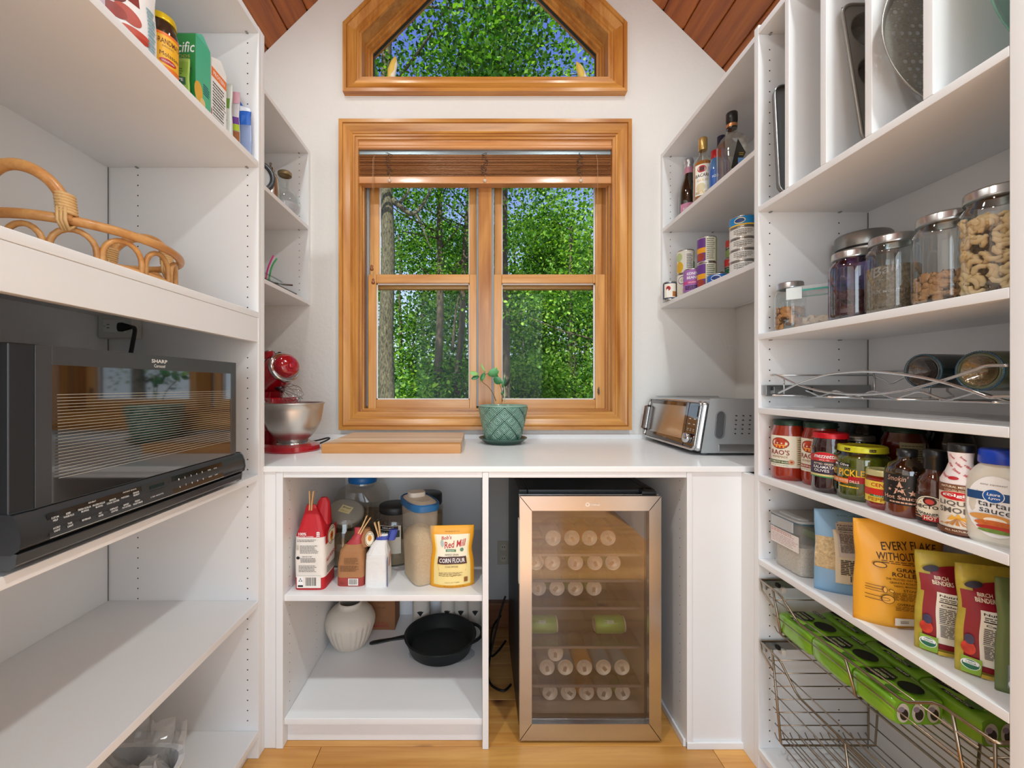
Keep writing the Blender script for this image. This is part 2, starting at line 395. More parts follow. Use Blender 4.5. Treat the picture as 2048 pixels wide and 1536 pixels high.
poly = [(X(677, Yc), Z(860, Yc)), (X(1264, Yc), Z(860, Yc)), (X(1264, Yc), Z(237, Yc)), (X(677, Yc), Z(237, Yc))]
hv = lambda i: PINE['X'] if i % 2 == 0 else PINE['Z']
framing(poly, CAS, 'casing', W1, hv)
JMB = [(.080, 2.016), (.088, 2.016), (.088, 2.05), (.094, 2.05), (.094, 2.075), (.100, 2.075), (.100, 2.19), (.080, 2.19)]
framing(poly, JMB, 'jamb', W1, hv)
# mullion between the two sash windows
b = B(PINE['Z']); b.box(X(957, 2.08), 2.08, 1.06, X(983, 2.08), 2.2, 2.42)
for i in range(7):
    x = X(959+i*3.4, 2.08); b.box(x, 2.078, 1.06, x+.003, 2.081, 2.42)
part('mullion', b, W1, world=True)
b = B(TRK)
for px0, px1 in ((953, 957), (983, 988)): b.box(X(px0, 2.1), 2.10, 1.07, X(px1, 2.1), 2.19, 2.42)
for px0, px1 in ((731, 736), (1211, 1217)):
    b.box(X(px0, 2.1), 2.12, 1.07, X(px1, 2.1)+.0, 2.19, 2.42); b.box(X((px0+px1)/2-.5, 2.1), 2.11, 1.07, X((px0+px1)/2+.5, 2.1), 2.13, 2.42)
part('sash_track', b, W1, world=True, label='grey plastic sash track')
def sash(name, y0, x0, x1, z0, z1, gx0, gx1, gz0, gz1):
    s_ = part(name, stile(x0, gx0, z0, z1, y0), W1, world=True)
    part('stile', stile(gx1, x1, z0, z1, y0), s_, world=False) if 0 else None
    return s_
def mksash(y0, th, x0, x1, z0, z1, g):
    fr = B(); m = PINEL
    fr.box(x0, y0, z0, g[0], y0+th, z1, m['Z']); fr.box(g[1], y0, z0, x1, y0+th, z1, m['Z'])
    fr.box(g[0], y0+.001, z0, g[1], y0+th, g[2], m['X']); fr.box(g[0], y0+.001, g[3], g[1], y0+th, z1, m['X'])
    f = part('sash', fr, W1, world=True, bevel=.002, seg=1)
    gb = B(WH)
    e_ = .005
    for bx in ((g[0], g[2], g[0]+e_, g[3]), (g[1]-e_, g[2], g[1], g[3]), (g[0], g[2], g[1], g[2]+e_), (g[0], g[3]-e_, g[1], g[3])): gb.box(bx[0], y0+th*.4, bx[1], bx[2], y0+th*.7, bx[3])
    o1 = part('glazing_bead', gb, f, world=False); off = wloc(W1)
    p_ = B(PANE); p_.box(g[0], y0+th*.5, g[2], g[1], y0+th*.5+.003, g[3]); o2 = part('pane', p_, f)
    for o in (o1, o2): o.location = -off
Yl, Yu = 2.095, 2.145
for a, b_, g0, g1 in ((736, 953, 752, 939), (988, 1210, 1003.5, 1191)):
    mksash(Yl, .04, X(a, Yl), X(b_, Yl), Z(817, Yl), Z(548.5, Yl), (X(g0, Yl), X(g1, Yl), Z(799, Yl), Z(566, Yl)))
    mksash(Yu, .035, X(a+1, Yu), X(b_, Yu), Z(578, Yu), 2.43, (X(g0+6 if a < 900 else g0, Yu), X(g1, Yu), Z(566, Yu)-.0, 2.38))
# upper gabled window
Yc2 = 1.990
W2 = T('window_2', kind='structure', loc=(X(970, Yc2), Yc2, Z(182, Yc2)))
xo0, xo1, zo, zs = X(685, Yc2), X(1255, Yc2), Z(182, Yc2), Z(44, Yc2)
poly2 = [(xo0, zo), (xo1, zo), (xo1, zs), ((xo0+xo1)/2, zs+(xo1-xo0)/2), (xo0, zs)]
m2 = lambda i: PINE['X'] if i in (0,) else PINE['Z']
framing(poly2, CAS, 'casing', W2, m2)
framing(poly2, [(.078, 2.016), (.086, 2.016), (.086, 2.09), (.078, 2.19)], 'jamb', W2, m2)
framing(poly2, [(.084, 2.085), (.092, 2.085), (.094, 2.10), (.103, 2.10), (.105, 2.12), (.114, 2.12), (.114, 2.16), (.084, 2.16)], 'window_frame', W2, m2)
framing(poly2, [(.112, 2.126), (.118, 2.126), (.118, 2.14), (.112, 2.14)], 'seal', W2, lambda i: BK)
b = B(PANE); pp = inset(poly2, .112); b.prism([(p.x, p.y) for p in pp], 2.132, 2.135); part('pane', b, W2, world=True)
# small yellow-white petal-shaped ornaments on the upper sill
for i, (px, py, wd, hh, tl) in enumerate(((774, 122, 18, 24, .25), (1174, 131, 15, 18, -.35))):
    Yp = 2.105; t = T('petal_ornament', ('yellow tulip-shaped ornament on left end of upper window sill', 'smaller yellow and white ornament on right end of upper window sill')[i], 'ornament', (X(px, Yp), Yp, zo+.087))
    b = B(); b.M = Matrix.Rotation(tl, 4, 'Y')
    hz = Z(py-12, Yp)-zo-.087; w_ = wd*Yp/F/2
    b.lathe([(.004, 0), (w_*.5, hz*.25), (w_, hz*.55), (w_*.75, hz*.8), (w_*.3, hz*.95), (.0005, hz)], 12, M('f0cf62', .5)); part('petal', b, t)
    b = B(); b.M = Matrix.Rotation(tl, 4, 'Y') @ Matrix.Translation((w_*.5, -.004, 0)); b.lathe([(.002, 0), (w_*.6, hz*.4), (w_*.45, hz*.75), (.0005, hz*.9)], 10, M('f6efdc', .5)); part('petal', b, t)
# ------------------------------------------------------------ wooden blind, drawn up
BLW = WOOD('925a32', 'c48c5c', 'X', 1.2, .3, .5, key='blind_wood')
BLV = WOOD('be7c40', 'dca068', 'X', .8, .3, .5, key='valance_wood')
yb = 2.022
BL = T('wooden_blind', 'brown wooden venetian blind drawn up at the top of the window', 'blind', (X(970, yb), yb+.03, Z(300, yb)))
x0, x1 = X(713.5, yb), X(1226, yb)
b = B(BLV); zt, zb = Z(278, yb), Z(297.5, yb)
b.prism([(yb, zb), (yb-.004, zb+.004), (yb-.004, zb+.012), (yb+.002, zb+.02), (yb+.002, zt-.012), (yb-.003, zt-.006), (yb-.003, zt), (yb+.012, zt), (yb+.012, zb)], x0, x1, 'X'); part('valance', b, BL, world=True)
b = B(M('8d9aa0', .3, .7)); b.box(x0+.006, 2.036, Z(309, 2.036), x1-.006, 2.078, zt-.004); part('headrail', b, BL, world=True, bevel=.002)
ya = 2.034; z = Z(309, ya)
nsl = 14; zlo = Z(352.5, ya); dz = (z-zlo)/nsl
for i in range(nsl):
    zz = z-dz*(i+.5); sag = .0012*random.uniform(-1, 1); yj = random.uniform(0, .003)
    b = B(BLW); b.prism([(ya+yj, zz-.0014), (ya+yj-.001, zz), (ya+yj, zz+.0014), (ya+yj+.02, zz+.0024+sag), (ya+yj+.045, zz+.0014), (ya+yj+.045, zz-.0014), (ya+yj+.02, zz-.0004+sag)], x0+.005, x1-.005, 'X'); part('slat', b, BL, world=True)
b = B(BLV); b.box(x0+.004, ya-.002, Z(367, ya), x1-.004, ya+.048, zlo-.001); part('bottom_rail', b, BL, world=True, bevel=.003)
CORD = M('b08a66', .8); CORDD = M('4b3a30', .8)
for px in (778, 968.5, 1160):
    xx = X(px, ya); b = B(CORDD); rr = random.Random(px)
    for s_ in (-1, 1):
        pts = [(xx+rr.uniform(-.018, .018), ya-.004-rr.random()*.004, z+.006-(z+.004-zlo)*i/11) for i in range(12)]
        b.tube(smoothpath(pts, 4), .0011, 5)
    part('ladder_cord', b, BL, world=True)
    b = B(CORD); b.tube([(xx+.004, ya-.004, zlo+.012), (xx+.004, ya-.005, Z(361, ya))], .0009, 5); part('cord_end', b, BL, world=True)
    b = B(M('c9b7a6', .4)); b.M = Matrix.Translation((xx+.003, ya-.004, Z(362, ya))) @ Matrix.Rotation(PI/2, 4, 'X'); b.lathe([(.0085, -.003), (.0085, .002), (.006, .004), (.003, .0035)], 14); part('cord_plug', b, BL, world=True)
yq = 2.012
b = B(CORD); b.tube([(X(746, yq), 2.04, Z(299, yq)), (X(745.5, yq), yq, Z(320, yq)), (X(744, yq), yq, Z(430, yq)), (X(743.5, yq), yq, Z(528, yq))], .0011, 5)
b.tube([(X(747.5, yq), 2.04, Z(299, yq)), (X(747, yq), yq+.004, Z(320, yq)), (X(746.5, yq), yq+.004, Z(555, yq))], .0009, 5)
part('lift_cord', b, BL, world=True)
for px, py in ((743.5, 535), (746.5, 562)):
    b = B(M('8a4a24', .35, coat=.3)); b.lathe([(.001, 0), (.0085, .004), (.009, .011), (.005, .018), (.0065, .024), (.003, .030), (.001, .031)], 12, c=(X(px, yq), yq, Z(py+7, yq))); part('tassel', b, BL, world=True)
b = B(CORD); b.tube([(X(1194, yq), 2.04, Z(299, yq)), (X(1195, yq), yq, Z(320, yq)), (X(1196, yq), yq, Z(510, yq)), (X(1189, yq), yq, Z(535, yq)), (X(1184, yq), yq, Z(556, yq)), (X(1187, yq), yq, Z(572, yq))], .001, 5)
b.tube(smoothpath([(X(1196, yq), yq, Z(510, yq)), (X(1197, yq), yq, Z(560, yq)), (X(1194, yq), yq, Z(585, yq)), (X(1199, yq), yq, Z(600, yq)), (X(1195, yq), yq, Z(572, yq))], 5), .001, 5); part('lift_cord', b, BL, world=True)
# sash lift hook on the right sash
t = T('cord_cleat', 'small metal cord cleat at the lower right of the window sash', 'hook', (X(1197, 2.09), 2.09, Z(782, 2.09)))
b = B(M('7a6a58', .35, .8)); b.box(-.004, -.004, -.012, .004, .004, .012); b.tube([(0, -.006, -.02), (0, -.01, 0), (0, -.006, .02)], .002, 6); part('hook', b, t)
# ------------------------------------------------------------ shelf units
def holes(xy, z0, z1, axis, parent, step=.032):
    """columns of peg holes drilled in a side panel"""
    b = B(HOLE); z = z0
    while z < z1:
        for x, y in xy:
            if axis == 'Y': v = [(x+.0022*cos(a*PI/4), y, z+.0022*sin(a*PI/4)) for a in range(8)]
            b.add(v, [tuple(range(8))])
        z += step
    part('peg_holes', b, parent, world=True, kind='stuff')
def bx(name, parent, *c, bevel=.0012, m=CAB, **k):
    b = B(m); b.box(*c); return part(name, b, parent, world=True, bevel=bevel, seg=1, **k)
PIN = M('9a9a98', .4, .5)
def pins(pts, parent):
    for x, y, z in pts:
        b = B(PIN); b.box(x-.003, y-.009, z-.003, x+.003, y, z-.0005); part('shelf_pin', b, parent, world=True)
# tall unit on the left
YF0 = 1.327
XLF, XLB = -.694, -1.166; YL0, YL1 = .30, 1.290
U = T('shelf_unit', 'tall white shelf unit on the left holding microwave and basket', 'shelf unit', (-.93, .8, 0))
bx('side_panel', U, XLB-.01, YL1, 0, XLF, YL1+.018, 2.305)
bx('side_panel', U, XLB-.01, YL0-.02, 0, XLF, YL0, 2.305)
bx('back_panel', U, XLB-.012, YL0, 0, XLB, YL1, 2.305)
for z0, z1 in ((2.283, 2.303), (1.860, 1.880), (.875, .895), (.478, .498), (.067, .088)):
    bx('shelf', U, XLB, YL0, z0, XLF, YL1, z1)
bx('shelf', U, XLB, YL0, 1.387, XLF, YL1, 1.406)
bx('filler', U, XLF-.02, YL1+.018, 0, XLF, YF0, 2.305)
bx('fascia', U, XLF-.020, YL0, 1.311, XLF-.0015, YL1, 1.387)
bx('toe_kick', U, XLF-.05, YL0, 0, XLF-.035, YL1, .067)
holes([(-.728, YL1-.0003), (-1.073, YL1-.0003)], .12, .86, 'Y', U); holes([(-.728, YL1-.0003), (-1.073, YL1-.0003)], .91, 1.29, 'Y', U)
holes([(-.728, YL1-.0003), (-1.073, YL1-.0003)], 1.42, 1.85, 'Y', U); holes([(-.728, YL1-.0003), (-1.073, YL1-.0003)], 1.90, 2.27, 'Y', U)
pins([(x, YL1, z) for x in (-.728, -1.073) for z in (1.860, 2.283)], U)
b = B(M('7c7c7a', .8)); b.box(XLB, YL1-.003, .09, XLB+.0014, YL1-.0005, 2.28); part('gap_line', b, U, world=True)
# upper unit in the far left corner
U2 = T('corner_shelf_unit', 'white open wall shelves left of the window, above the stand mixer', 'shelf unit', (-1.0, 1.66, 1.57))
F2 = -.833; B2 = -1.17
bx('side_panel', U2, B2, 2.004, 1.570, F2, 2.0245, 2.33)
bx('shelf', U2, B2, 1.312, 1.572, F2, 2.004, 1.590); bx('shelf', U2, B2, 1.312, 1.936, F2, 2.004, 1.955); bx('shelf', U2, B2, 1.312, 2.310, F2, 2.004, 2.33)
bx('back_panel', U2, B2-.01, 1.312, 1.57, B2, 2.0245, 2.33)
holes([(-.878, 2.0036)], 1.61, 1.92, 'Y', U2); holes([(-.878, 2.0036)], 1.97, 2.30, 'Y', U2)
pins([(-.878, 2.004, z) for z in (1.936, 2.310)], U2)
# upper unit in the far right corner
U3 = T('corner_shelf_unit', 'white open wall shelves right of the window, above the toaster oven', 'shelf unit', (1.06, 1.66, 1.55))
F3 = .897; B3 = 1.245
bx('side_panel', U3, F3, 2.004, 1.556, B3, 2.0245, 2.315)
bx('shelf', U3, F3, 1.272, 1.558, B3, 2.004, 1.578); bx('shelf', U3, F3, 1.272, 1.924, B3, 2.004, 1.943); bx('shelf', U3, F3, 1.272, 2.293, B3, 2.004, 2.313)
bx('back_panel', U3, B3, 1.272, 1.556, B3+.01, 2.0245, 2.315)
holes([(.935, 2.0036), (1.14, 2.0036)], 1.6, 1.92, 'Y', U3); holes([(.935, 2.0036), (1.14, 2.0036)], 1.96, 2.28, 'Y', U3)
pins([(x, 2.004, z) for x in (.935, 1.14) for z in (1.924, 2.293)], U3)
# tall unit on the right
XF, XB = .852, 1.185; YA, YN = 1.250, .659
U4 = T('shelf_unit', 'tall white shelf unit on the right filled with jars, sauces and pans', 'shelf unit', (1.02, .95, 0))
bx('side_panel', U4, XF, YA, 0, XB+.01, YA+.020, 2.275)
bx('side_panel', U4, XF, YN-.022, 0, XB+.01, YN, 2.275)
bx('back_panel', U4, XB, YN, 0, XB+.012, YA, 2.275)
for z0, z1 in ((2.245, 2.265), (1.703, 1.721), (1.314, 1.332), (1.089, 1.107), (.883, .902), (.629, .647), (.049, .069)):
    bx('shelf', U4, XF, YN, z0, XB, YA, z1)
for y0, y1 in ((1.127, 1.143), (1.006, 1.024), (.889, .906), (.7695, .7875)):
    bx('divider', U4, XF, y0, 1.721, XB, y1, 2.245)
bx('filler', U4, XF, YA+.020, 0, XF+.02, 1.346, .8945)
bx('toe_kick', U4, XF+.03, YN, 0, XF+.045, YA, .049)
hh = [(.886, YA-.0003), (1.097, YA-.0003)]
for a, c in ((1.75, 2.23), (1.35, 1.69), (1.125, 1.30), (.92, 1.08), (.665, .87), (.09, .62)): holes(hh, a, c, 'Y', U4)
pins([(x, YA, z) for x in (.886, 1.097) for z in (1.703, 1.314)]+[(.886, YA, 2.245)], U4)
b = B(M('7c7c7a', .8)); b.box(XB-.0014, YA-.003, .07, XB, YA-.0005, 1.70); part('gap_line', b, U4, world=True)
# second run of shelves nearer the viewer on the right is out of frame; base cabinets under the window
YF = 1.321; YP = 1.335
CT = T('countertop', 'white countertop running below the window between the shelf units', 'countertop', (.08, 1.66, .895))
b = B(M('eeeeee', .28, var=.01, coat=.15)); b.box(XLB, YF, .895, 1.255, YB-.001, .914); part('worktop', b, CT, world=True, bevel=.002)
b = B(CAB); b.box(XLB, 2.004, .914, 1.255, YB-.001, .936); part('upstand', b, CT, world=True, bevel=.001)
BC = T('base_cabinet', 'open white base cabinet under the left half of the counter', 'cabinet', (-.31, 1.64, 0))
sB = 1.955
bx('filler', BC, -.700, YF+.006, 0, -.658, YF+.024, .895)
bx('side_panel', BC, -.657, YF+.004, 0, -.634, sB, .8945)
bx('top_rail', BC, -.634, YF+.006, .876, .011, YF+.026, .8945)
bx('side_panel', BC, .011, YF+.002, 0, .031, sB, .8945)
bx('back_panel', BC, -.634, sB-.012, .0, .011, sB, .8945)
bx('shelf', BC, -.634, YP, .472, .011, sB-.012, .492)
bx('shelf', BC, -.634, YP, .070, .011, sB-.012, .090)
bx('toe_kick', BC, -.634, YP+.022, 0, .011, YP+.036, .070)
for x in ():
    pass
b = B(HOLE)
z = .12
while z < .86:
    for y in (1.372, 1.60):
        b.add([(-.6336, y+.0018*cos(a*PI/4), z+.0018*sin(a*PI/4)) for a in range(8)], [tuple(range(8))]); 
    z += .032
part('peg_holes', b, BC, world=True, kind='stuff')
FB = T('fridge_bay', 'white panelled bay and end panel around the small fridge', 'cabinet', (.76, 1.6, 0))
bx('side_panel', FB, .672, YF+.004, 0, .690, sB, .8945)
bx('top_rail', FB, .031, YF+.006, .876, .672, YF+.026, .8945)
bx('end_panel', FB, .690, YF+.010, .0, .853, YF+.026, .8945)
bx('skirting', FB, .672, YF+.001, 0, .853, YF+.010, .021)
bx('skirting', FB, .664, YF+.012, 0, .672, sB, .024)
b = B(HOLE)
z = .12
while z < .86:
    b.add([(.6716, 1.372, z+.0018*cos(a*PI/4)) if 0 else (.6716, 1.372+.0018*cos(a*PI/4), z+.0018*sin(a*PI/4)) for a in range(8)], [tuple(range(8))]); z += .032
part('peg_holes', b, FB, world=True, kind='stuff')
# baseboard and socket on the wall in the fridge bay
b = B(WOOD('6a3a18', '9a5a2c', 'X', .8, .4, .2, key='baseboard_wood')); b.box(.031, 1.985, 0, .664, YB-.001, .12); part('baseboard_back', b, kind='structure', bevel=.004)
t = T('wall_socket', 'cream wall socket low on the wall beside the small fridge', 'socket', (X(1007, YB), YB-.006, Z(1105, YB)))
b = B(M('c9c0ae', .4)); b.box(-.03, 0, -.058, .03, .005, .058); part('cover_plate', b, t, bevel=.003)
for dz in (-.028, .028):
    b = B(M('d8d0c0', .4)); b.M = Matrix.Translation((0, 0, dz)) @ Matrix.Rotation(PI/2, 4, 'X'); b.lathe([(.016, 0), (.016, .002)], 16); b.M = Matrix(); b.box(-.007, -.003, dz-.002, -.004, -.002, dz+.006, BK); b.box(.004, -.003, dz-.002, .007, -.002, dz+.006, BK); part('receptacle', b, t)
# ------------------------------------------------------------ small fridge with a glass door
fy = 1.345; fx0, fx1 = X(1040, fy), X(1322, fy); fz0, fz1 = Z(1481, fy), Z(993, fy)
FR = T('beverage_fridge', 'small black beverage fridge with steel-framed glass door under the counter', 'fridge', ((fx0+fx1)/2, 1.6, 0))
BODY = M('14181c', .35, var=.02)
by0, by1 = fy+.045, 1.86; ix0, ix1 = fx0+.03, fx1-.03
b = B(BODY)
b.box(fx0, by0, .02, ix0, by1, fz1+.012); b.box(ix1, by0, .02, fx1, by1, fz1+.012); b.box(ix0, by0, .02, ix1, by1, .055); b.box(ix0, by0, fz1-.02, ix1, by1, fz1+.012); b.box(ix0, by1-.03, .055, ix1, by1, fz1-.02)
part('fridge_body', b, FR, world=True, bevel=.003)
b = B(M('a39a92', .5)); e_ = .002; b.box(ix0, by0+.01, .055, ix0+e_, by1-.03, fz1-.02); b.box(ix1-e_, by0+.01, .055, ix1, by1-.03, fz1-.02); b.box(ix0, by1-.03-e_, .055, ix1, by1-.03, fz1-.02); b.box(ix0, by0+.01, .055, ix1, by1-.03, .057); part('liner', b, FR, world=True)
SS = M('cac8c6', .22, 1.0, var=.06, vs=4)
gx0, gx1, gz0, gz1 = X(1063, fy), X(1299, fy), Z(1449, fy), Z(1021, fy)
dr = T('door', loc=(0, 0, 0)); dr.parent = FR
for i, pts in enumerate(([(fx0, fz0), (gx0, gz0), (gx0, gz1), (fx0, fz1)], [(fx1, fz0), (fx1, fz1), (gx1, gz1), (gx1, gz0)], [(fx0, fz1), (gx0, gz1), (gx1, gz1), (fx1, fz1)], [(fx0, fz0), (fx1, fz0), (gx1, gz0), (gx0, gz0)])):
    b = B(SS); b.prism(pts, fy, fy+.022); o = part('door_frame', b, dr, bevel=.001); o.location = -wloc(FR)
b = B(BODY); b.box(fx0+.002, fy+.022, fz0+.002, gx0+.001, fy+.043, fz1-.002); b.box(gx1-.001, fy+.022, fz0+.002, fx1-.002, fy+.043, fz1-.002); b.box(gx0, fy+.022, fz0+.002, gx1, fy+.043, gz0); b.box(gx0, fy+.022, gz1, gx1, fy+.043, fz1-.002)
o = part('gasket', b, dr); o.location = -wloc(FR)
b = B(GL('e6e2e0', .085, .015, .5)); b.box(gx0-.004, fy+.012, gz0-.004, gx1+.004, fy+.016, gz1+.004); o = part('door_glass', b, dr); o.location = -wloc(FR)
D = Dec(flat((X(1186, fy), fy, Z(1009, fy)), (1, 0, 0), (0, 0, 1))); gm = M('e8e4e0', .3, .5)
D.ell(-.018, 0, .007, .007, gm); D.ell(-.018, 0, .004, .004, SS); D.text('newair', .008, 0, .034, .009, gm, off=.01); o = part('badge', D.b, dr); o.location = -wloc(FR)
b = B(M('d8d4cc', .4)); b.box(fx0-.004, fy+.006, Z(1170, fy), fx0, fy+.03, Z(1040, fy)); o = part('handle', b, dr, bevel=.002); o.location = -wloc(FR)
b = B(BODY); b.box(fx1-.055, fy+.02, fz1, fx1-.005, fy+.07, fz1+.012); part('hinge_cover', b, FR, world=True, bevel=.003)
for x in (fx0+.03, fx1-.03):
    b = B(M('a8a29a', .5)); b.lathe([(.011, 0), (.011, .02)], 14, c=(x, fy+.055, 0)); part('foot', b, FR, world=True)
for z_ in (.135, .27, .405, .50, .59):
    b = B(GL('dfe6e4', .05, .02, .5)); b.box(ix0+.002, by0+.035, z_-.006, ix1-.002, by1-.035, z_-.002); b.box(ix0+.002, by0+.032, z_-.008, ix1-.002, by0+.036, z_, M('8c8884', .4, .3)); part('glass_shelf', b, FR, world=True)
# cans
ALU = M('f2ead8', .4, .25, var=.03)
cans_lab = {}
def can(x, y, z, col, label, long=.122, r=.0325, rot=(PI/2, 0, 0), deco=None, group=None):
    """a drinks can, origin at its lid end centre when rot lays it down (lid towards the viewer)"""
    t = T('drink_can', label, 'can', (x, y, z), rot, group=group)
    c1 = M(col, .35, .2)
    b = B(); b.lathe([(r*.78, -long), (r, -long+.008), (r, -.012), (r*.85, -.002)], 20, c1, cap=False); b.lathe([(.001, -long), (r*.78, -long)], 16, ALU, cap=False); part('can_body', b, t)
    b = B(ALU); b.lathe([(r*.86, -.004), (r*.87, .001), (r*.82, .0015), (r*.78, -.003), (0, -.003)], 20, cap=False); part('can_lid', b, t)
    b = B(M('b8ad9c', .35, .6)); b.lathe([(.004, -.003), (.004, -.0015), (.0005, -.0012)], 8, c=(0, 0, 0)); b.box(-.006, -.016, -.0026, .006, 0, -.0014); b.lathe([(.0085, -.0028), (.009, -.0022), (.0095, -.0028)], 14, c=(0, .007, 0), cap=False); part('pull_tab', b, t)
    return t
yl = 1.452
COLS = {'o': ('c8762a', 'orange'), 'g': ('6a9a3a', 'green'), 't': ('4aa890', 'teal-green'), 'b': ('6f95a8', 'pale blue'), 'w': ('b0a898', 'silver-grey'), 'y': ('d8902a', 'amber')}
posn = ['leftmost', 'second from left', 'third from left', 'fourth from left', 'fifth from left', 'sixth from left']
rows = [('top shelf', 1076, [(1106, 'w'), (1144, 'o'), (1179, 'o'), (1216, 'o')], 0, .122),
        ('second shelf', 1125, [(1072, 'o'), (1105, 'o'), (1151, 'g'), (1190, 'g'), (1226, 't')], 0, .122),
        ('third shelf', 1176, [(1077, 'g'), (1114, 'g'), (1151, 'g'), (1188, 'g')], 0, .122),
        ('lower stack', 1335, [(1094, 'w'), (1131, 'b'), (1169, 'y'), (1207, 'b'), (1244, 'b')], 0, .168),
        ('bottom row', 1385, [(1100, 'b'), (1137, 'w'), (1173, 'y'), (1209, 'w'), (1245, 'g')], 0, .122)]
for nm, py, L_, _, lg in rows:
    for i, (px, c) in enumerate(L_):
        t = can(X(px, yl), yl, Z(py, yl), COLS[c][0], '%s can lying in the fridge, %s on its %s' % (COLS[c][1], posn[i], nm), long=lg, r=.031, group='cans in the fridge')
        t.rotation_euler = (PI/2, random.uniform(-1, 1), 0)
can(X(1111, yl), yl, Z(1315, yl)+.014, 'b8b8b0', 'silver can lying on top of the lower stack in the fridge', r=.031, long=.122, group='cans in the fridge')
for i, (px, s_) in enumerate(((1080, 'shiny green can lying sideways at the left of the fridge'), (1214, 'bright green can lying sideways in the middle of the fridge'))):
    t = can(X(px, 1.5)+.06, 1.5, .303, '8ac04a', s_, r=.031, long=.108, rot=(0, PI/2, 0), group='cans in the fridge')
    D = Dec(cyl(.031, PI)); 
    D = Dec(lambda u, v, d: (-(.031+d)*cos(u/.031+.5) , -(.031+d)*sin(u/.031+.5), -v)); D.text('bubly', .012, .055, .012, .05, WH, off=.01); part('print', D.b, t)
# fridge cord
t = T('power_cord', 'black power cord looped on the floor beside the fridge', 'cord', (.07, 1.7, 0))
b = B(M('0c0c0c', .5)); b.tube(smoothpath([(.12, 1.86, .22), (.09, 1.82, .15), (.045, 1.72, .03), (.04, 1.62, .006), (.09, 1.57, .006), (.125, 1.60, .008)], 7), .0045, 8)
b.tube(smoothpath([(.12, 1.84, .03), (.08, 1.79, .012), (.05, 1.76, .02), (.06, 1.83, .09), (.1, 1.88, .12)], 7), .0045, 8); part('cable', b, t, world=True)
# ------------------------------------------------------------ microwave
mx = -.682; my0, my1 = .597, 1.157; mz0, mz1 = .905, 1.239
MW = T('microwave', 'black stainless microwave oven on the left shelves, door facing the aisle', 'microwave', (-.87, .88, .895))
DK = M('5c5e61', .32, .75, var=.03); DKP = M('2c2e30', .35, .4)
b = B(M('202224', .4, .3)); b.box(-1.06, my0-.002, mz0-.004, mx-.03, my1, mz1); part('case', b, MW, world=True, bevel=.006)
# door frame ring round the window, window flush inside it
wy0, wy1, wz0_, wz1_ = .655, 1.128, .985, 1.207
b = B(DK)
def ring(b, y0, y1, z0, z1, Y0, Y1, Z0, Z1, x0, x1, m=None):
    for c in ((y0, z0, Y0, z1), (Y1, z0, y1, z1), (Y0, z0, Y1, Z0), (Y0, Z1, Y1, z1)): b.box(x0, c[0], c[1], x1, c[2], c[3], m)
ring(b, .63, my1-.006, .984, mz1-.001, wy0, wy1, wz0_, wz1_, mx-.03, mx)
part('door', b, MW, world=True, bevel=.0015)
b = B(M('3c3e41', .36, .7, var=.03)); b.prism([(mx-.03, my0), (mx-.006, my0+.002), (mx, .630), (mx-.03, .630)], .984, mz1-.002, 'Z'); part('door_edge', b, MW, world=True, bevel=.002)
b = B(M('0a0a0a', .035, coat=1, spec=1.0, var=0)); b.box(mx-.02, wy0, wz0_, mx-.0008, wy1, wz1_)
D = Dec(flat((mx-.0008, .892, 1.096), (0, 1, 0), (0, 0, 1)), step=1, d0=.0002)
lm = M('b9b4a8', .4)
n = 27
for i in range(n):
    v = .063-.135*i/(n-1); D.rect(-.229, v-.00038, .229, v+.00038, lm)
dw = part('door_window', b, MW, world=True, label='glossy black microwave door window'); o = part('window_stripes', D.b, dw); o.location = -wloc(MW)
# rounded control band
b = B(M('4a4c4f', .34, .7, var=.02)); pr = [(mx-.03, .928), (mx+.002, .928), (mx+.012, .934), (mx+.015, .945), (mx+.013, .962), (mx+.008, .975), (mx+.001, .983), (mx-.03, .984)]
b.prism(pr, my0-.002, my1+.012, 'Y'); part('control_band', b, MW, world=True, bevel=.002)
b = B(M('606366', .3, .7)); b.prism([(mx-.03, mz0), (mx-.004, mz0), (mx+.006, .910), (mx+.008, .926), (mx-.03, .9275)], my0-.001, my1+.008, 'Y'); part('lower_trim', b, MW, world=True, bevel=.002)
p0 = Vector((mx+.0152, 0, .937)); p1 = Vector((mx+.0095, 0, .9745)); ez = (p1-p0).normalized(); H_ = (p1-p0).length
pm = flat((p0.x+.0006, .88, p0.z), (0, 1, 0), tuple(ez)); D = Dec(pm, step=1)
PB = M('101112', .15, coat=.5, var=0); PG = M('2c2d2f', .25, var=0)
def yy(px): return .698*1/(CX-px)*F*.99-.88 if 0 else (.668*F/(CX-px))-.88
ya_, yb_ = yy(97), yy(446)
D.rect(ya_, 0, yb_, H_, PB); D.rect(ya_, -.0009, yb_, 0, M('b0b0aa', .4)); D.rect(yy(285), .001, yy(345), H_, PG)
D.rect(yy(300), H_*.55, yy(330), H_*.85, M('1a2022', .1)); D.text('1100 WATTS', (yy(300)+yy(326))/2, H_*.25, .033, .0028, WH)
KW = M('e8e8e4', .5, var=0)
cols = [(112, ('CUSTOM', 'HELP'), ('ACCENT', 'LIGHT')), (138, ('KEEP', 'WARM PLUS'), ('TASK', 'LIGHT')), (170, ('FRESH ROLLS/', 'MUFFINS'), ('BEVERAGE', '')), (198, ('FROZEN ROLLS/', 'MUFFINS'), ('HOT', 'WATER')),
        (225, ('SENSOR', 'COOK CENTER'), ('DEFROST', 'CENTER')), (249, ('POPCORN', ''), ('BAKED', 'POTATOES')), (271, ('SENSOR', 'REHEAT'), ('FRESH', 'VEGETABLES'))]
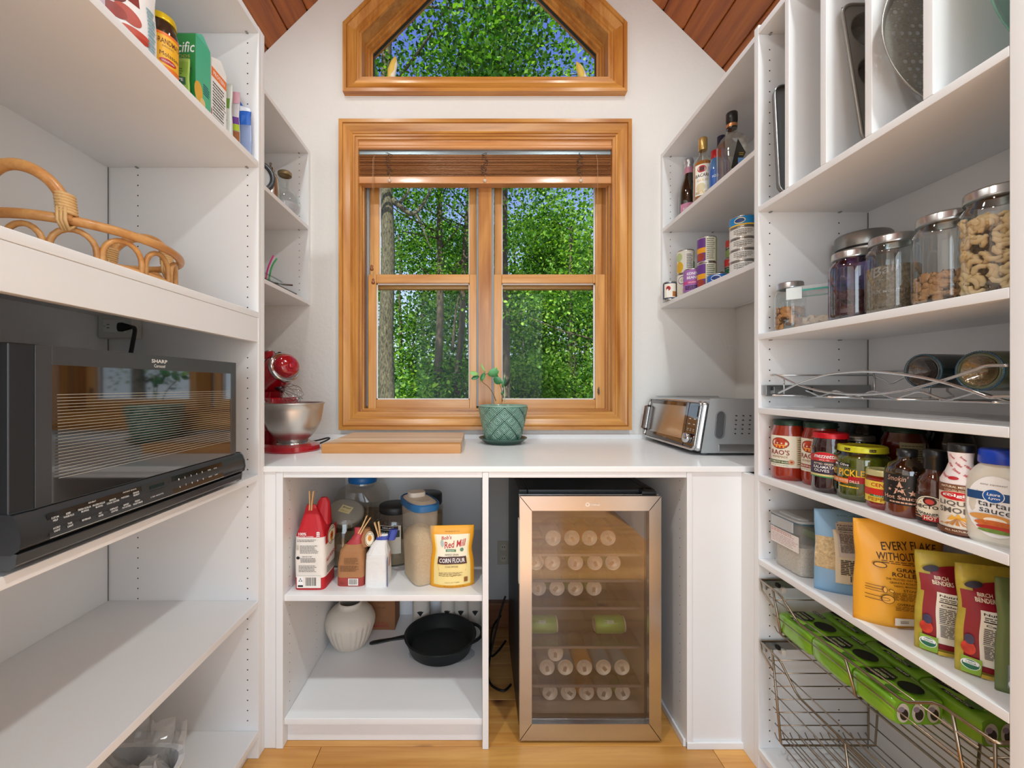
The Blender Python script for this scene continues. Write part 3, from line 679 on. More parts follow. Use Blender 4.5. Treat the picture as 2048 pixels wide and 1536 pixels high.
for px, a, c in cols:
    for (l1, l2), v in ((a, H_*.70), (c, H_*.27)):
        W_ = lambda s: min(.0021*len(s), .026)*(.9 if px < 215 else 1.1)
        D.text(l1, yy(px), v+(.0022 if l2 else 0), W_(l1), .0030, KW, off=.012)
        if l2: D.text(l2, yy(px), v-.0022, W_(l2), .0030, KW, off=.012)
D.text('REHEAT', yy(184), H_*.94, .014, .0024, KW); D.text('INSTANT SENSOR', yy(259), H_*.94, .03, .0024, KW)
for i in range(5):
    px = (356, 368, 380, 391, 402)[i]
    D.text(str(i+1), yy(px), H_*.75, .003, .0042, KW, off=.02); D.text(str((i+6) % 10), yy(px), H_*.32, .003, .0042, KW, off=.02)
for px, a, c in ((416, 'TIMER', 'STOP'), (428, 'POWER', 'START')): D.text(a, yy(px), H_*.75, .012, .003, KW); D.text(c, yy(px), H_*.32, .012, .003, KW)
for v in (.5,): D.rect(yy(100), H_*v-.0002, yy(280), H_*v+.0002, PG)
part('control_panel', D.b, MW, world=True, label='black touch panel with white button lettering')
D = Dec(flat((mx, .875, 1.2215), (0, 1, 0), (0, 0, 1)), step=1)
D.text('SHARP', 0, .004, .043, .0075, KW, off=.02); D.text('Carousel', .0, -.006, .03, .0065, KW, off=.005); part('badge', D.b, MW, world=True)
for x in (-1.03, mx-.05):
    for y in (my0+.04, my1-.04):
        b = B(BK); b.lathe([(.012, 0), (.012, .011)], 12, c=(x, y, .895)); part('foot', b, MW, world=True)
# socket and plug behind the microwave
t = T('wall_socket', 'white double wall socket in the corner above the microwave', 'socket', (-1.11, 1.27, 1.355))
b = B(M('cfcdc6', .4)); b.box(-.052, -.02, -.036, .052, .019, .036); part('socket_box', b, t, bevel=.003)
b = B(M('dedcd6', .4)); b.box(-.034, -.023, -.019, .034, -.0195, .019); part('receptacle', b, t, bevel=.002)
b = B(BK); b.box(-.022, -.0237, .004, -.014, -.0225, .006); b.box(-.022, -.0237, -.006, -.014, -.0225, -.004); b.lathe([(.002, 0), (.002, .001)], 8, c=(-.028, -.0235, 0)); part('slots', b, t)
t = T('plug', 'black plug and thick cord in the socket above the microwave', 'plug', (-1.095, 1.245, 1.352))
b = B(M('141414', .5)); b.loft([(0, 0, 0, .034, .026), (0, 0, .012, .036, .028), (0, 0, .03, .024, .02), (.0, 0, .05, .012, .012)], 14); b.M = Matrix()
for i, v in enumerate(b.v): b.v[i] = (v[2]*.9+.0, -v[1]*.5-.0, v[0]*.8)
part('plug_body', b, t)
b = B(M('141414', .5)); b.tube(smoothpath([(.04, -.002, 0), (.075, -.03, -.01), (.095, -.06, -.05), (.1, -.08, -.1), (.09, -.1, -.115)], 7), .0055, 8); b.tube(smoothpath([(.1, -.08, -.098), (.05, -.09, -.085), (.0, -.1, -.088), (-.03, -.11, -.105)], 7), .0055, 8); part('cable', b, t)
# ------------------------------------------------------------ rattan tray
RT = WOOD('b9783a', 'dda765', 'X', 1.5, .42, .2, key='rattan')
RTL = M('d9ae74', .5, bump=.4, bs=150, var=.08)
tc_ = Vector((-.880, .932, 1.406)); ta = .186; tb_ = .157
TR = T('rattan_tray', 'oval rattan tray with arched handles on the shelf above the microwave', 'tray', tuple(tc_), 1.76)
zr = .083
def ov(t_, a=ta, b_=tb_): return (a*cos(t_), b_*sin(t_))
b = B(RT); b.tube([ov(2*PI*i/64)+(zr,) for i in range(64)], .0092, 10, closed=True); part('rim', b, TR)
b = B(RT); b.tube([ov(2*PI*i/64, ta-.016, tb_-.016)+(.012,) for i in range(64)], .008, 10, closed=True); part('base_ring', b, TR)
b = B(RTL); b.prism([ov(2*PI*i/48, ta-.018, tb_-.018) for i in range(48)], .003, .009, 'Z'); part('base', b, TR)
nl = 13
for i in range(nl):
    t0 = 2*PI*(i+.5)/nl; hw = .90*PI/nl; b = B(RT); P_ = []; zt = zr-.014; zh = .038
    for k in range(5): P_.append((-1, .004+(zt-zh)*k/5))
    for k in range(11): P_.append((-cos(PI*k/10), zt-zh+zh*sin(PI*k/10)))
    for k in range(4, -1, -1): P_.append((1, .004+(zt-zh)*k/5))
    b.tube([ov(t0+hw*q, ta-.010, tb_-.010)+(z,) for q, z in P_], .0056, 7); part('loop', b, TR)
for s_ in (-1, 1):
    b = B(RT); P_ = []
    w_ = .068
    for k in range(13):
        a = PI*k/12; y = w_*cos(a); x = s_*(ta*math.sqrt(max(0, 1-(y/tb_)**2))+.003)
        P_.append((x, y, zr+.088*sin(a)**.85 if 0 < k < 12 else zr-.004))
    b.tube(smoothpath(P_, 3), .0105, 10); part('handle', b, TR)
    for e_ in (0, 12):
        b = B(RTL)
        x, y, z = P_[e_]; sg = 1 if e_ == 12 else -1
        for k in range(7):
            zz = zr+.012+.0055*k; b.tube([(x+.0135*cos(q*PI/6), y+.0135*sin(q*PI/6)+sg*.0006*k, zz+.002*sin(q*PI/6)) for q in range(12)], .0034, 5, closed=True)
        for k in (-1, 0, 1): b.tube([(x-.013, y+k*.006, zr+.018), (x-.013, y+k*.006, zr-.006), (x-.004, y+k*.005, zr-.020), (x+.013, y+k*.005, zr-.008), (x+.013, y+k*.006, zr+.018)], .0034, 5)
        part('binding', b, TR, kind='stuff')
# ------------------------------------------------------------ printed bags, boxes
def pouch(name, label, cat, loc, yaw, w, h, d, body, deco=None, top=.0, wr=.0015, group=None, back=None, waist=.06, lean=0):
    """stand-up pouch, front towards -Y before yaw"""
    t = T(name, label, cat, loc, (lean, 0, yaw), group)
    ph = random.random()*6
    def side(v): return 1-waist*math.exp(-((v-.62)/.16)**2)
    def f(u, v):
        u = max(-1, min(1, u)); v = max(0, min(1, v))
        return d/2*(1-abs(u)**3.2)*(1-v**2.4)*(1-.25*math.exp(-v/.05))+.0018+wr*sin(u*5+ph+v*7)*(1-abs(u))+wr*.6*sin(v*17+u*3+ph)*(1-abs(u)**2)
    def mp(u, v, dd): uu = u/(w/2); vv = v/h; return (u*side(vv), -f(uu, vv)-dd*(1.6 if dd else 1), v)
    nu, nv = 18, 20; b = B(body); vs = []
    for s_ in (-1, 1):
        for j in range(nv+1):
            for i in range(nu+1):
                u = -1+2*i/nu; v = j/nv; vs.append((u*w/2*side(v), s_*f(u, v), v*h))
    K = (nu+1)*(nv+1); fs = []
    for j in range(nv):
        for i in range(nu):
            a = j*(nu+1)+i; fs.append((a, a+1, a+nu+2, a+nu+1)); fs.append((K+a+1, K+a, K+a+nu+1, K+a+nu+2))
    for i in range(nu): fs.append((i+1, i, K+i, K+i+1)); a = nv*(nu+1)+i; fs.append((a, a+1, K+a+1, K+a))
    for j in range(nv): a = j*(nu+1); fs.append((a, a+nu+1, K+a+nu+1, K+a)); a += nu; fs.append((a+nu+1, a, K+a, K+a+nu+1))
    b.add(vs, fs, body, True); part('bag', b, t)
    if deco: D = Dec(mp, step=.008); deco(D); part('print', D.b, t)
    return t
def nutri(D, u0, v0, u1, v1, bg='efe9dc'):
    w_ = u1-u0; h = v1-v0; D.rect(u0, v0, u1, v1, M(bg, .5, var=0)); c = (u0+u1)/2
    D.text('Nutrition Facts', c-w_*.05, v1-h*.06, w_*.82, h*.045, BK, off=.02); D.rect(u0+w_*.04, v1-h*.20, u1-w_*.04, v1-h*.18, BK); D.fine(u0+w_*.05, v1-h*.17, u1-w_*.1, v1-h*.10, 2, INK)
    D.text('Calories', c-w_*.22, v1-h*.25, w_*.42, h*.04, BK, off=.02); D.text('140', u1-w_*.17, v1-h*.25, w_*.2, h*.05, BK, off=.03)
    D.fine(u0+w_*.05, v1-h*.58, u1-w_*.08, v1-h*.30, 8, INK); D.rect(u0+w_*.04, v1-h*.60, u1-w_*.04, v1-h*.59, BK); D.fine(u0+w_*.05, v0+h*.14, u1-w_*.08, v1-h*.62, 9, INK, ragged=.05)
XS = -.735
# grandma's molasses jar
GLS = GL('f4f8f8', .07, .02, .6)
def jar(name, label, cat, x, y, z, r, h, lid='c0c0c0', lidm=.9, fill='7a1a10', fh=.86, neck=.82, lh=.016, body_m=None, content_m=None, lidr=None, ribs=40, bandlid=True, group=None, shoulder=.80, n=32, lidmat=None):
    t = T(name, label, cat, (x, y, z), group=group); rn = r*neck; lr = lidr or rn*1.06
    b = B(body_m or GLS); b.lathe([(r*.86, .0), (r*.97, .006), (r, .016), (r, h*shoulder*.92), (r*.97, h*shoulder), (rn, h-lh-.006), (rn, h-.004)], n, cap=False); b.lathe([(.001, .001), (r*.86, 0)], n, cap=False); part('glass', b, t)
    if content_m is not None or fill:
        cm = content_m or M(fill, .45, var=.12, vs=40, bump=.3, bs=90)
        b = B(cm); q = r*.955; top = h*fh
        pr = [(q*.86, .004), (q, .014)]
        if top > h*shoulder*.92: pr += [(q, h*shoulder*.92), (q*.96, h*shoulder), (rn*.93, top if top < h-.01 else h-.01)]
        else: pr += [(q, top)]
        b.lathe(pr, n); part('contents', b, t)
    b = B(lidmat or M(lid, .3, lidm, var=.02)); b.lathe([(lr, h-lh), (lr*1.02, h-lh+.002), (lr, h-lh+.004), (lr, h-.003), (lr*.96, h), (lr*.8, h-.0005), (lr*.78, h-.0015), (.001, h-.0015)], 48, ribs=ribs if ribs else 0, ra=.008 if ribs else 0, cap=False); b.lathe([(lr, h-lh), (rn*.9, h-lh)], 24, cap=False); part('lid', b, t)
    return t
J = jar('molasses_jar', 'jar of dark molasses with yellow lid and orange-yellow label on top left shelf', 'jar', -.765, .985, 1.88, .036, .172, 'e8c61e', .3, '2a1a12', .9, body_m=M('3a2c22', .12, coat=.7))
a0 = face_cam(-.765, .985)+.25; D = Dec(cyl(.0365, a0), .005)
D.rect(-.036, .030, .036, .122, ORG); D.rect(-.030, .045, .034, .115, M('f0b41c', .45)); D.text('GRANDMA\'S', .006, .102, .055, .013, M('5c1c10', .5), off=.01); D.text('ORIGINAL', .006, .090, .025, .004, INK)
D.text('Molasses', .010, .072, .042, .010, M('4a1c10', .5)); D.ell(.006, .056, .018, .0065, RED); D.text('UNSULPHURED', .006, .056, .026, .004, WH); D.ell(-.022, .042, .009, .014, CREAM); part('label', D.b, J)
# green broth carton
def boxy(name, label, cat, x0, x1, y0, y1, z0, z1, m, deco, rot=0, bevel=.0015, group=None):
    cx_, cy_ = (x0+x1)/2, (y0+y1)/2; t = T(name, label, cat, (cx_, cy_, z0), rot, group); b = B(m); b.box(x0-cx_, y0-cy_, 0, x1-cx_, y1-cy_, z1-z0); part('box', b, t, bevel=bevel)
    hx, hy = (x1-x0)/2, (y1-y0)/2
    deco(lambda side: {'F': Dec(flat((0, -hy, 0), (1, 0, 0), (0, 0, 1)), 1), 'R': Dec(flat((hx, 0, 0), (0, 1, 0), (0, 0, 1)), 1), 'L': Dec(flat((-hx, 0, 0), (0, -1, 0), (0, 0, 1)), 1), 'T': Dec(flat((0, 0, z1-z0), (1, 0, 0), (0, 1, 0)), 1)}[side], t)
    return t
def dc(S, t):
    D = S('F'); w2 = .047; D.rect(-w2, 0, w2, .205, M('2e8a46', .4)); D.text('Pacific', .008, .172, .074, .028, WH, shear=.15, off=.008); D.text('FOODS', .008, .148, .05, .008, M('c8b84a', .5)); D.ell(.012, .130, .014, .007, M('1d4a38', .5)); D.ell(.026, .116, .010, .006, M('1d3a4a', .5)); D.text('nut', .008, .108, .03, .012, WH); D.text('ORGANIC', -.02, .130, .03, .005, WH)
    part('print', D.b, t)
    D = S('R'); D.rect(-.029, 0, .029, .205, M('4ab58a', .35)); D.ell(-.018, .065, .016, .026, M('e0ac38', .4)); D.ell(-.002, .045, .010, .012, M('e6c684', .4)); D.fine(0, .07, .025, .10, 5, M('1d4a6a', .5)); D.bars(-.024, .006, .022, .026, WH, BK); part('print', D.b, t)
tt = boxy('broth_carton', 'green nut broth carton with white script on top left shelf', 'carton', -.829, XS, 1.063, 1.121, 1.88, 2.088, M('3f9a5c', .3), dc)
b = B(M('5cc29a', .3, coat=.3)); b.prism([(-.029, .208), (.029, .208), (.004, .226), (-.004, .226)], -.046, .046, 'X'); part('folded_top', b, tt)
def dsa(D): D.rect(-.026, .006, .026, .115, M('93b64a', .5)); D.rect(-.022, .055, .022, .075, M('3f6a4a', .5)); D.text('RECIPE', 0, .067, .034, .008, WH, off=.01); D.text('FARMS', 0, .058, .02, .004, WH); D.star(0, .030, .010, BK, 6, .5); D.fine(-.018, .08, .018, .1, 3, M('4f7a2a', .5))
pouch('seasoning_sachet', 'small pale green recipe sachet leaning in front of green carton', 'sachet', (-.764, 1.042, 1.88), .05, .056, .125, .012, M('a4c45a', .5), dsa)
def dwb(S, t):
    D = S('R'); D.rect(-.033, .002, .033, .198, M('f0efec', .45)); D.rect(-.033, .15, .033, .176, M('ee7a2c', .45)); D.text('PROTEIN', 0, .163, .05, .011, WH, off=.01); D.fine(-.028, .02, .028, .14, 14, INK); D.rect(-.030, .085, .030, .0865, BK); D.rect(-.034, .002, -.0315, .06, RED); part('print', D.b, t)
    D = S('F'); D.rect(-.045, .002, .045, .198, M('f4f2ee', .45)); D.ell(0, .1, .03, .03, ORG); part('print', D.b, t)
tt = boxy('food_box', 'white packet with orange band and small print beside the green carton', 'box', -.826, XS-.002, 1.128, 1.196, 1.88, 2.080, M('f0f0ee', .5), dwb)
b = B(M('f4f4f2', .5)); b.prism([(-.033, .2), (.033, .2), (.012, .222), (-.004, .216)], -.044, .043, 'X'); part('folded_top', b, tt)
def dcp(D): D.rect(-.04, .12, .04, .15, M('6a9a3c', .5)); D.fine(-.035, .05, .035, .115, 9, INK); D.ell(.01, .03, .024, .022, M('c8c8b8', .5))
pouch('snack_pouch', 'clear pouch with a green band between white packet and brown grain bag', 'pouch', (-.782, 1.222, 1.88), .12, .09, .195, .022, M('cfd4cc', .3), dcp)
def dgr(D): D.rect(-.045, .155, .045, .19, M('d8a6b4', .5)); D.rect(-.045, .090, .045, .112, PUR); D.rect(-.045, .070, .045, .090, M('a8c02c', .5)); D.rect(-.045, .003, .045, .068, M('a8683c', .7, bump=1, bs=400, var=.2, vs=200))
pouch('grain_bag', 'slim bag of brown grains with purple and lime bands, top left shelf', 'bag', (-.776, 1.250, 1.88), .1, .09, .19, .016, M('c9c4c8', .4), dgr)
t = T('chip_bag', 'crumpled blue and white bag at the far end of top left shelf', 'bag', (-.748, 1.272, 1.88))
b = B(FROST('9fb2dc', .55, .2)); b.loft([(0, 0, 0, .085, .016), (0, 0, .05, .09, .02), (.003, 0, .10, .08, .014)], 20); part('clear_bag', b, t)
b = B(M('1f5fc0', .35)); b.loft([(.003, 0, .10, .075, .014), (.012, -.004, .125, .06, .02), (.02, -.006, .14, .05, .014)], 12, sm=False); b.loft([(.0, -.002, .153, .045, .018), (-.006, -.004, .175, .03, .008)], 9, sm=False); part('blue_fold', b, t)
b = B(M('dfe6f0', .3)); b.loft([(.02, -.006, .138, .05, .016), (.012, -.006, .148, .06, .02), (.0, -.004, .156, .045, .016)], 11, sm=False); part('white_fold', b, t)
def dwp(D):
    D.rect(-.072, .004, .072, .20, M('f3f1f0', .4)); D.rect(-.012, .11, .030, .165, M('8a2a22', .5)); D.text('Better', -.030, .135, .06, .016, WH, off=.01); D.text('food', -.030, .11, .05, .014, WH, off=.01)
    for i, (u, v, ru, rv, c) in enumerate(((-.03, .12, .036, .034, '6a2018'), (.006, .078, .026, .017, 'b84a3a'), (-.016, .070, .02, .014, '9a3a30'), (.02, .050, .03, .008, 'c8503c'), (.016, .036, .036, .007, 'b8432f'), (-.03, .055, .014, .012, 'a03028'))): D.ell(u, v, ru, rv, M(c, .4, var=.15, vs=60), rot=.4*(i-2)/3)
    D.text('Better', -.028, .128, .05, .014, WH, off=.01); D.text('fruit', -.030, .108, .035, .012, WH, off=.01); D.fine(.045, .03, .066, .13, 12, M('6aa8b8', .5))
pouch('fruit_pouch', 'white pouch with red fruit pictures beside the molasses jar', 'pouch', (-.768, .872, 1.88), 1.15, .145, .235, .05, M('f0efee', .35), dwp)
pouch('food_pouch', 'clear-backed pouch with a red top edge behind white fruit pouch', 'pouch', (-.83, .93, 1.88), .6, .11, .24, .03, M('c9d2d0', .35), lambda D: D.rect(-.05, .215, .05, .235, RED))
def dpk(D): D.rect(-.06, .004, .06, .15, M('e6d8ea', .4)); D.ell(.0, .06, .04, .03, M('c43a8a', .4, var=.2, vs=50)); D.ell(.02, .10, .02, .03, M('e088b8', .4)); D.text('berry', .0, .03, .05, .014, M('d0408a', .4), off=.01)
pouch('berry_pouch', 'white and magenta pouch at the near end of top left shelf', 'pouch', (-.772, .765, 1.88), 1.2, .115, .20, .04, M('ece4ee', .4), dpk)
# ------------------------------------------------------------ corner shelf, left
Bz = 1.955
t = T('glass_decanter', 'clear round glass decanter with cork-rimmed neck on corner shelf by the window', 'bottle', (-.902, 1.905, Bz))
CLR = GL('f6fafa', .06, .02, .5)
b = B(CLR); b.lathe([(.03, .0), (.05, .004), (.066, .035), (.070, .065), (.062, .095), (.042, .12), (.028, .132), (.026, .195)], 32, cap=False); b.lathe([(.001, .002), (.03, 0)], 24, cap=False); part('glass', b, t)
b = B(M('d6cfd4', .4, alpha=.6)); b.lathe([(.04, .006), (.062, .035), (.0655, .055)], 28); part('contents', b, t)
b = B(M('9c8a66', .4, .5)); b.lathe([(.029, .193), (.031, .197), (.031, .207), (.027, .211), (.001, .211)], 24, cap=False); part('lid', b, t)
t = T('cocktail_shaker', 'small steel shaker with a pointed cap at left of corner shelf', 'shaker', (-.93, 1.83, Bz))
b = B(M('b8b4ae', .2, 1.0)); b.lathe([(.034, 0), (.036, .09), (.034, .14), (.022, .165), (.014, .172)], 28); part('cup', b, t)
b = B(M('a8a49e', .2, 1.0)); b.lathe([(.015, .172), (.016, .188), (.008, .196), (.004, .2), (.006, .212), (.001, .216)], 20); part('cap', b, t)
t = T('round_gauge', 'dark grey rimmed round dial standing on edge beside the glass decanter', 'timer', (-.898, 1.66, Bz), (0, 0, .55))
b = B(M('565b60', .3, .6)); b.M = Matrix.Translation((0, 0, .066)) @ Matrix.Rotation(PI/2, 4, 'X'); b.lathe([(.042, -.014), (.062, -.014), (.066, -.006), (.066, .010), (.060, .016), (.050, .016), (.046, .008)], 36, cap=False); part('rim', b, t)
b = B(M('c2cacc', .12, .0, coat=.8)); b.M = Matrix.Translation((0, 0, .066)) @ Matrix.Rotation(PI/2, 4, 'X'); b.lathe([(.048, -.012), (.048, .007)], 30); part('dial', b, t)
b = B(M('3a3d40', .4)); b.box(-.025, -.014, 0, .025, .014, .008); part('base', b, t, bevel=.002)
Bz = 1.590
t = T('baking_tray', 'thin dark tray lying on lowest corner shelf by the window', 'tray', (-.935, 1.72, Bz), -.02)
b = B(M('3c3a36', .35, .5)); b.box(-.09, -.17, 0, .09, .17, .004); part('base', b, t, bevel=.002)
b = B(M('4c4a45', .35, .5)); b.tube([(-.09, -.17, .006), (.09, -.17, .006), (.09, .17, .006), (-.09, .17, .006)], .0035, 6, closed=True); part('rim', b, t)
t = T('glass_dish', 'shallow clear glass dish on the dark tray', 'dish', (-.925, 1.70, Bz+.0095))
b = B(CLR); b.loft([(0, 0, 0, .11, .22), (0, 0, .022, .135, .25), (0, 0, .026, .15, .27), (0, 0, .026, .13, .245), (0, 0, .003, .10, .205)], 32, p=3.5, cap=False); part('bowl', b, t)
t = T('butter_knife', 'small steel utensil resting across the glass dish', 'utensil', (-.90, 1.80, Bz+.038)); b = B(M('6e6258', .3, .9)); b.tube([(-.06, -.02, 0), (.03, .05, .002), (.055, .06, .002)], .004, 6); part('handle', b, t)
for i, (c, l, dx) in enumerate((('e8389a', 'pink drinking straw standing in the glass dish', 0), ('38b060', 'green drinking straw leaning beside the pink straw', .018))):
    t = T('drinking_straw', l, 'straw', (-.912+dx*.8, 1.748, Bz+.0145), group='straws in glass dish'); b = B(M(c, .3, coat=.3)); b.tube(smoothpath([(0, 0, 0), (.012, 0, .07), (.036, .0, .125-.012*i)], 5), .0035, 8); part('tube', b, t)
# ------------------------------------------------------------ stand mixer
REDC = M('a3061a', .14, coat=1, var=.02); CH = M('c9c9c9', .12, 1.0, var=.02); STL = M('cfccc6', .36, 1.0, var=.05, vs=3)
bc = Vector((-.752, 1.66, .914)); fa = math.radians(-36)       # direction the mixer faces
MXR = T('stand_mixer', 'glossy red stand mixer with tilted head at the left end of the counter', 'mixer', tuple(bc), fa)
# local +X is the front of the mixer; bowl centre at the origin
b = B(REDC); b.loft([(-.085, 0, 0, .37, .225, 2.6), (-.085, 0, .006, .375, .23, 2.6), (-.085, 0, .022, .365, .22, 2.6), (-.09, 0, .030, .33, .19, 2.6)], 40); part('base', b, MXR)
b = B(REDC); b.loft([(-.19, 0, .022, .125, .155), (-.195, 0, .07, .095, .12), (-.195, 0, .15, .085, .105), (-.19, 0, .20, .095, .105), (-.185, 0, .235, .11, .10)], 28, p=2.6); part('column', b, MXR)
b = B(REDC); b.box(-.155, -.058, .165, -.06, .058, .212); part('head_hinge', b, MXR, bevel=.008, seg=3)
b = B(CH); b.lathe([(.013, 0), (.013, .006)], 16, c=(0, 0, 0)); b.v = [(v[0]-.105, -.058-v[2], v[1]+.188) for v in b.v]; part('lock_knob', b, MXR)
ht = math.radians(20)
HM = Matrix.Translation((-.238, 0, .226)) @ Matrix.Rotation(-ht, 4, 'Y')
b = B(REDC); b.M = HM @ Matrix.Translation((-.07, 0, .045)) @ Matrix.Rotation(PI/2, 4, 'Y')
b.lathe([(.001, -.02), (.03, -.016), (.05, 0), (.062, .04), (.072, .11), (.0745, .16), (.0715, .20), (.066, .235), (.058, .262)], 36); part('head', b, MXR)
hd = b
b = B(CH); b.M = HM @ Matrix.Translation((-.07, 0, .045)) @ Matrix.Rotation(PI/2, 4, 'Y'); b.lathe([(.058, .258), (.064, .262), (.064, .272), (.058, .276), (.050, .276)], 36, cap=False); part('nose_ring', b, MXR)
b = B(REDC); b.M = HM @ Matrix.Translation((-.07, 0, .045)) @ Matrix.Rotation(PI/2, 4, 'Y'); b.lathe([(.050, .27), (.049, .292), (.044, .306), (.030, .313), (.001, .315)], 32); part('hub_cover', b, MXR)
b = B(M('c23040', .2, .4)); b.M = HM @ Matrix.Translation((-.07, 0, .045)) @ Matrix.Rotation(PI/2, 4, 'Y'); b.lathe([(.011, .312), (.011, .32), (.006, .323), (.001, .323)], 16, c=(.012, 0, 0)); part('hub_hinge', b, MXR)
# chrome trim band with the maker's lettering
b = B(M('b9a9a2', .25, .8)); b.M = HM @ Matrix.Translation((-.07, 0, .045))
for s_ in (-1, 1):
    pts = []
    for k in range(13):
        x = .02+.215*k/12; a = math.radians(28); rr_ = .0655; pts.append((x, s_*rr_*cos(a), rr_*sin(a)+.0))
    v = []
    for x, y, z in pts: v += [(x, y*1.015, z-.009), (x, y*1.02-s_*.004, z+.009)]
    b.add(v, [(2*i, 2*i+2, 2*i+3, 2*i+1) for i in range(12)], sm=True)
arc = [(.204, .0722*cos(q), .0722*sin(q)) for q in [math.radians(20+140*k/16) for k in range(17)]]
v = []
for x, y, z in arc: v += [(x-.002, y, z), (x+.022, y*.965, z*.965)]
b.add(v, [(2*i, 2*i+1, 2*i+3, 2*i+2) for i in range(16)], sm=True); tb2 = part('trim_band', b, MXR)
hmf = HM @ Matrix.Translation((-.07, 0, .045))
def mpk(u, v_, d): a = PI/2-.25-u/.067; return tuple(hmf @ Vector((.230-v_*-1*0+v_*-1, -(.0672+d)*cos(a)*-1*-1 if 0 else (.0672+d)*cos(PI-a)*1, (.0672+d)*sin(a))))
D = Dec(lambda u, v_, d: tuple(hmf @ Vector((.215-v_, -(.0716+d)*cos(math.radians(110)-u/.0716), (.0716+d)*sin(math.radians(110)-u/.0716)))), d0=.0005)
D.text('KitchenAid', 0, 0, .080, -.013, BK, off=.02); part('lettering', D.b, tb2)
b = B(REDC); b.M = hmf @ Matrix.Translation((.170, 0, .065)); b.lathe([(.030, 0), (.025, .012), (.023, .040)], 24); part('attachment_hub', b, MXR)
b = B(CH); b.M = hmf @ Matrix.Translation((.170, 0, .071)); b.lathe([(.025, .034), (.026, .037), (.022, .040), (.001, .040)], 24, cap=False); part('hub_cap', b, MXR)
b = B(M('26221f', .3)); b.M = hmf @ Matrix.Translation((.176, .024, .098)) @ Matrix.Rotation(-PI/2, 4, 'X'); b.lathe([(.005, 0), (.006, .012), (.012, .014), (.012, .024), (.008, .027)], 12, ribs=6, ra=.08); part('hub_knob', b, MXR)
b = B(M('55565a', .25, .8)); b.M = hmf @ Matrix.Translation((.205, 0, -.050)) @ Matrix.Rotation(-.35, 4, 'Y') @ Matrix.Rotation(PI, 4, 'X'); b.lathe([(.028, -.012), (.028, .006), (.022, .018), (.012, .022), (.008, .040)], 24); part('beater_shaft', b, MXR)
b = B(CH); b.M = hmf @ Matrix.Translation((.218, 0, -.076)) @ Matrix.Rotation(-.95, 4, 'Y') @ Matrix.Rotation(PI, 4, 'X')
for k in range(5):
    a = PI*k/5; P_ = []
    for q in range(17):
        s_ = -1+q/8; rr_ = .052*math.sqrt(max(0, 1-abs(s_)**2.2)) if 0 else 0
        th = PI*q/16; z = .008+.125*sin(th)**.62; r_ = -.054*cos(th)*(1 if sin(th) > .0 else 1)*(.25+.75*sin(th)**.35 if 0 < q < 16 else .15)
        P_.append((r_*cos(a), r_*sin(a), z))
    b.tube(smoothpath(P_, 2), .0011, 5)
b.lathe([(.007, -.005), (.008, .012), (.005, .016)], 12); part('whisk', b, MXR)
b = B(STL); b.lathe([(.001, .036), (.052, .036), (.052, .030), (.056, .030), (.057, .046), (.070, .056), (.092, .085), (.106, .12), (.113, .16), (.116, .186), (.120, .188), (.121, .191), (.118, .193), (.114, .190), (.110, .16), (.103, .12), (.088, .087), (.06, .058), (.001, .05)], 56, cap=False); part('bowl', b, MXR, label='brushed steel mixing bowl')
b = B(CH); b.lathe([(.060, .026), (.064, .030), (.062, .034), (.054, .035)], 40, cap=False); part('bowl_plate', b, MXR)
b = B(BK); b.v = []; b.tube(smoothpath([(-.15, .11, .01), (-.10, .16, .012), (-.02, .17, .03), (.03, .14, .03), (.0, .10, .008)], 6), .0035, 7); part('cable', b, MXR)
t = MXR
# ------------------------------------------------------------ cutting board
CB = WOOD('cfa988', 'e6cfb6', 'X', 1.0, .45, .1, key='board_wood'); CB2 = WOOD('b9773a', 'd89c5a', 'X', 1.0, .4, .2, key='board_edge')
t = T('cutting_board', 'thick wooden cutting board lying on the counter below the window', 'cutting board', (-.337, 1.774, .914), 0)
nb = 7
for i in range(nb):
    y0 = -.200+.400*i/nb; b = B(CB if i else CB2); b.box(-.268, y0, 0, .267, y0+.400/nb-.0002, .036+(.0002 if i % 2 else 0)); part('stave', b, t, bevel=.0012, seg=1)
# ------------------------------------------------------------ plant
px_, py_ = .109, 1.868
GZ = M('4f7a6a', .22, coat=.6, var=.12, vs=30); GZ2 = M('8db09c', .25, coat=.6, var=.12, vs=30); GZD = M('2c5246', .3, coat=.5, var=.1, vs=30)
PP = T('potted_plant', 'small leafy plant in a green diamond-patterned pot on the counter', 'potted plant', (px_, py_, .914))
b = B(GZ); nT, nZ = 400, 84; v = []; rings = []
def prof(t_): return .078+.034*(t_**.75)
hs = .150; z0 = .018; per = 10
def dia(th, zz, r_):
    u = th*per/(2*PI); w_ = zz/.058
    a, c = (u+w_) % 1, (u-w_) % 1; e1 = min(a, 1-a); e2 = min(c, 1-c); e_ = min(e1, e2)      # distance to the lattice lines
    if e_ < .045: return -.0028, 2
    if e_ < .10: return .0012, 1
    if .21 < e_ < .28: return .0016, 1
    if .36 < e_ < .41: return .0012, 1
    return 0, 0
hh_ = []
for j in range(nZ+1):
    t_ = j/nZ
    for i in range(nT):
        th = 2*PI*i/nT; r_ = prof(t_); dd, mi_ = dia(th, t_*hs, r_); 
        if t_ > .97: dd, mi_ = 0, 0
        hh_.append(mi_); v.append(((r_+dd)*cos(th), (r_+dd)*sin(th), z0+t_*hs))
fs = {0: [], 1: [], 2: []}
for j in range(nZ):
    for i in range(nT):
        k = (i+1) % nT; q = hh_[j*nT+i]; fs[q].append((j*nT+i, j*nT+k, (j+1)*nT+k, (j+1)*nT+i))
k0 = len(b.v); b.v += v
for q, mm in ((0, GZ), (1, GZ2), (2, GZD)):
    mi_ = b.mi(mm)
    for f in fs[q]: b.f.append(f); b.m.append(mi_); b.s.append(True)
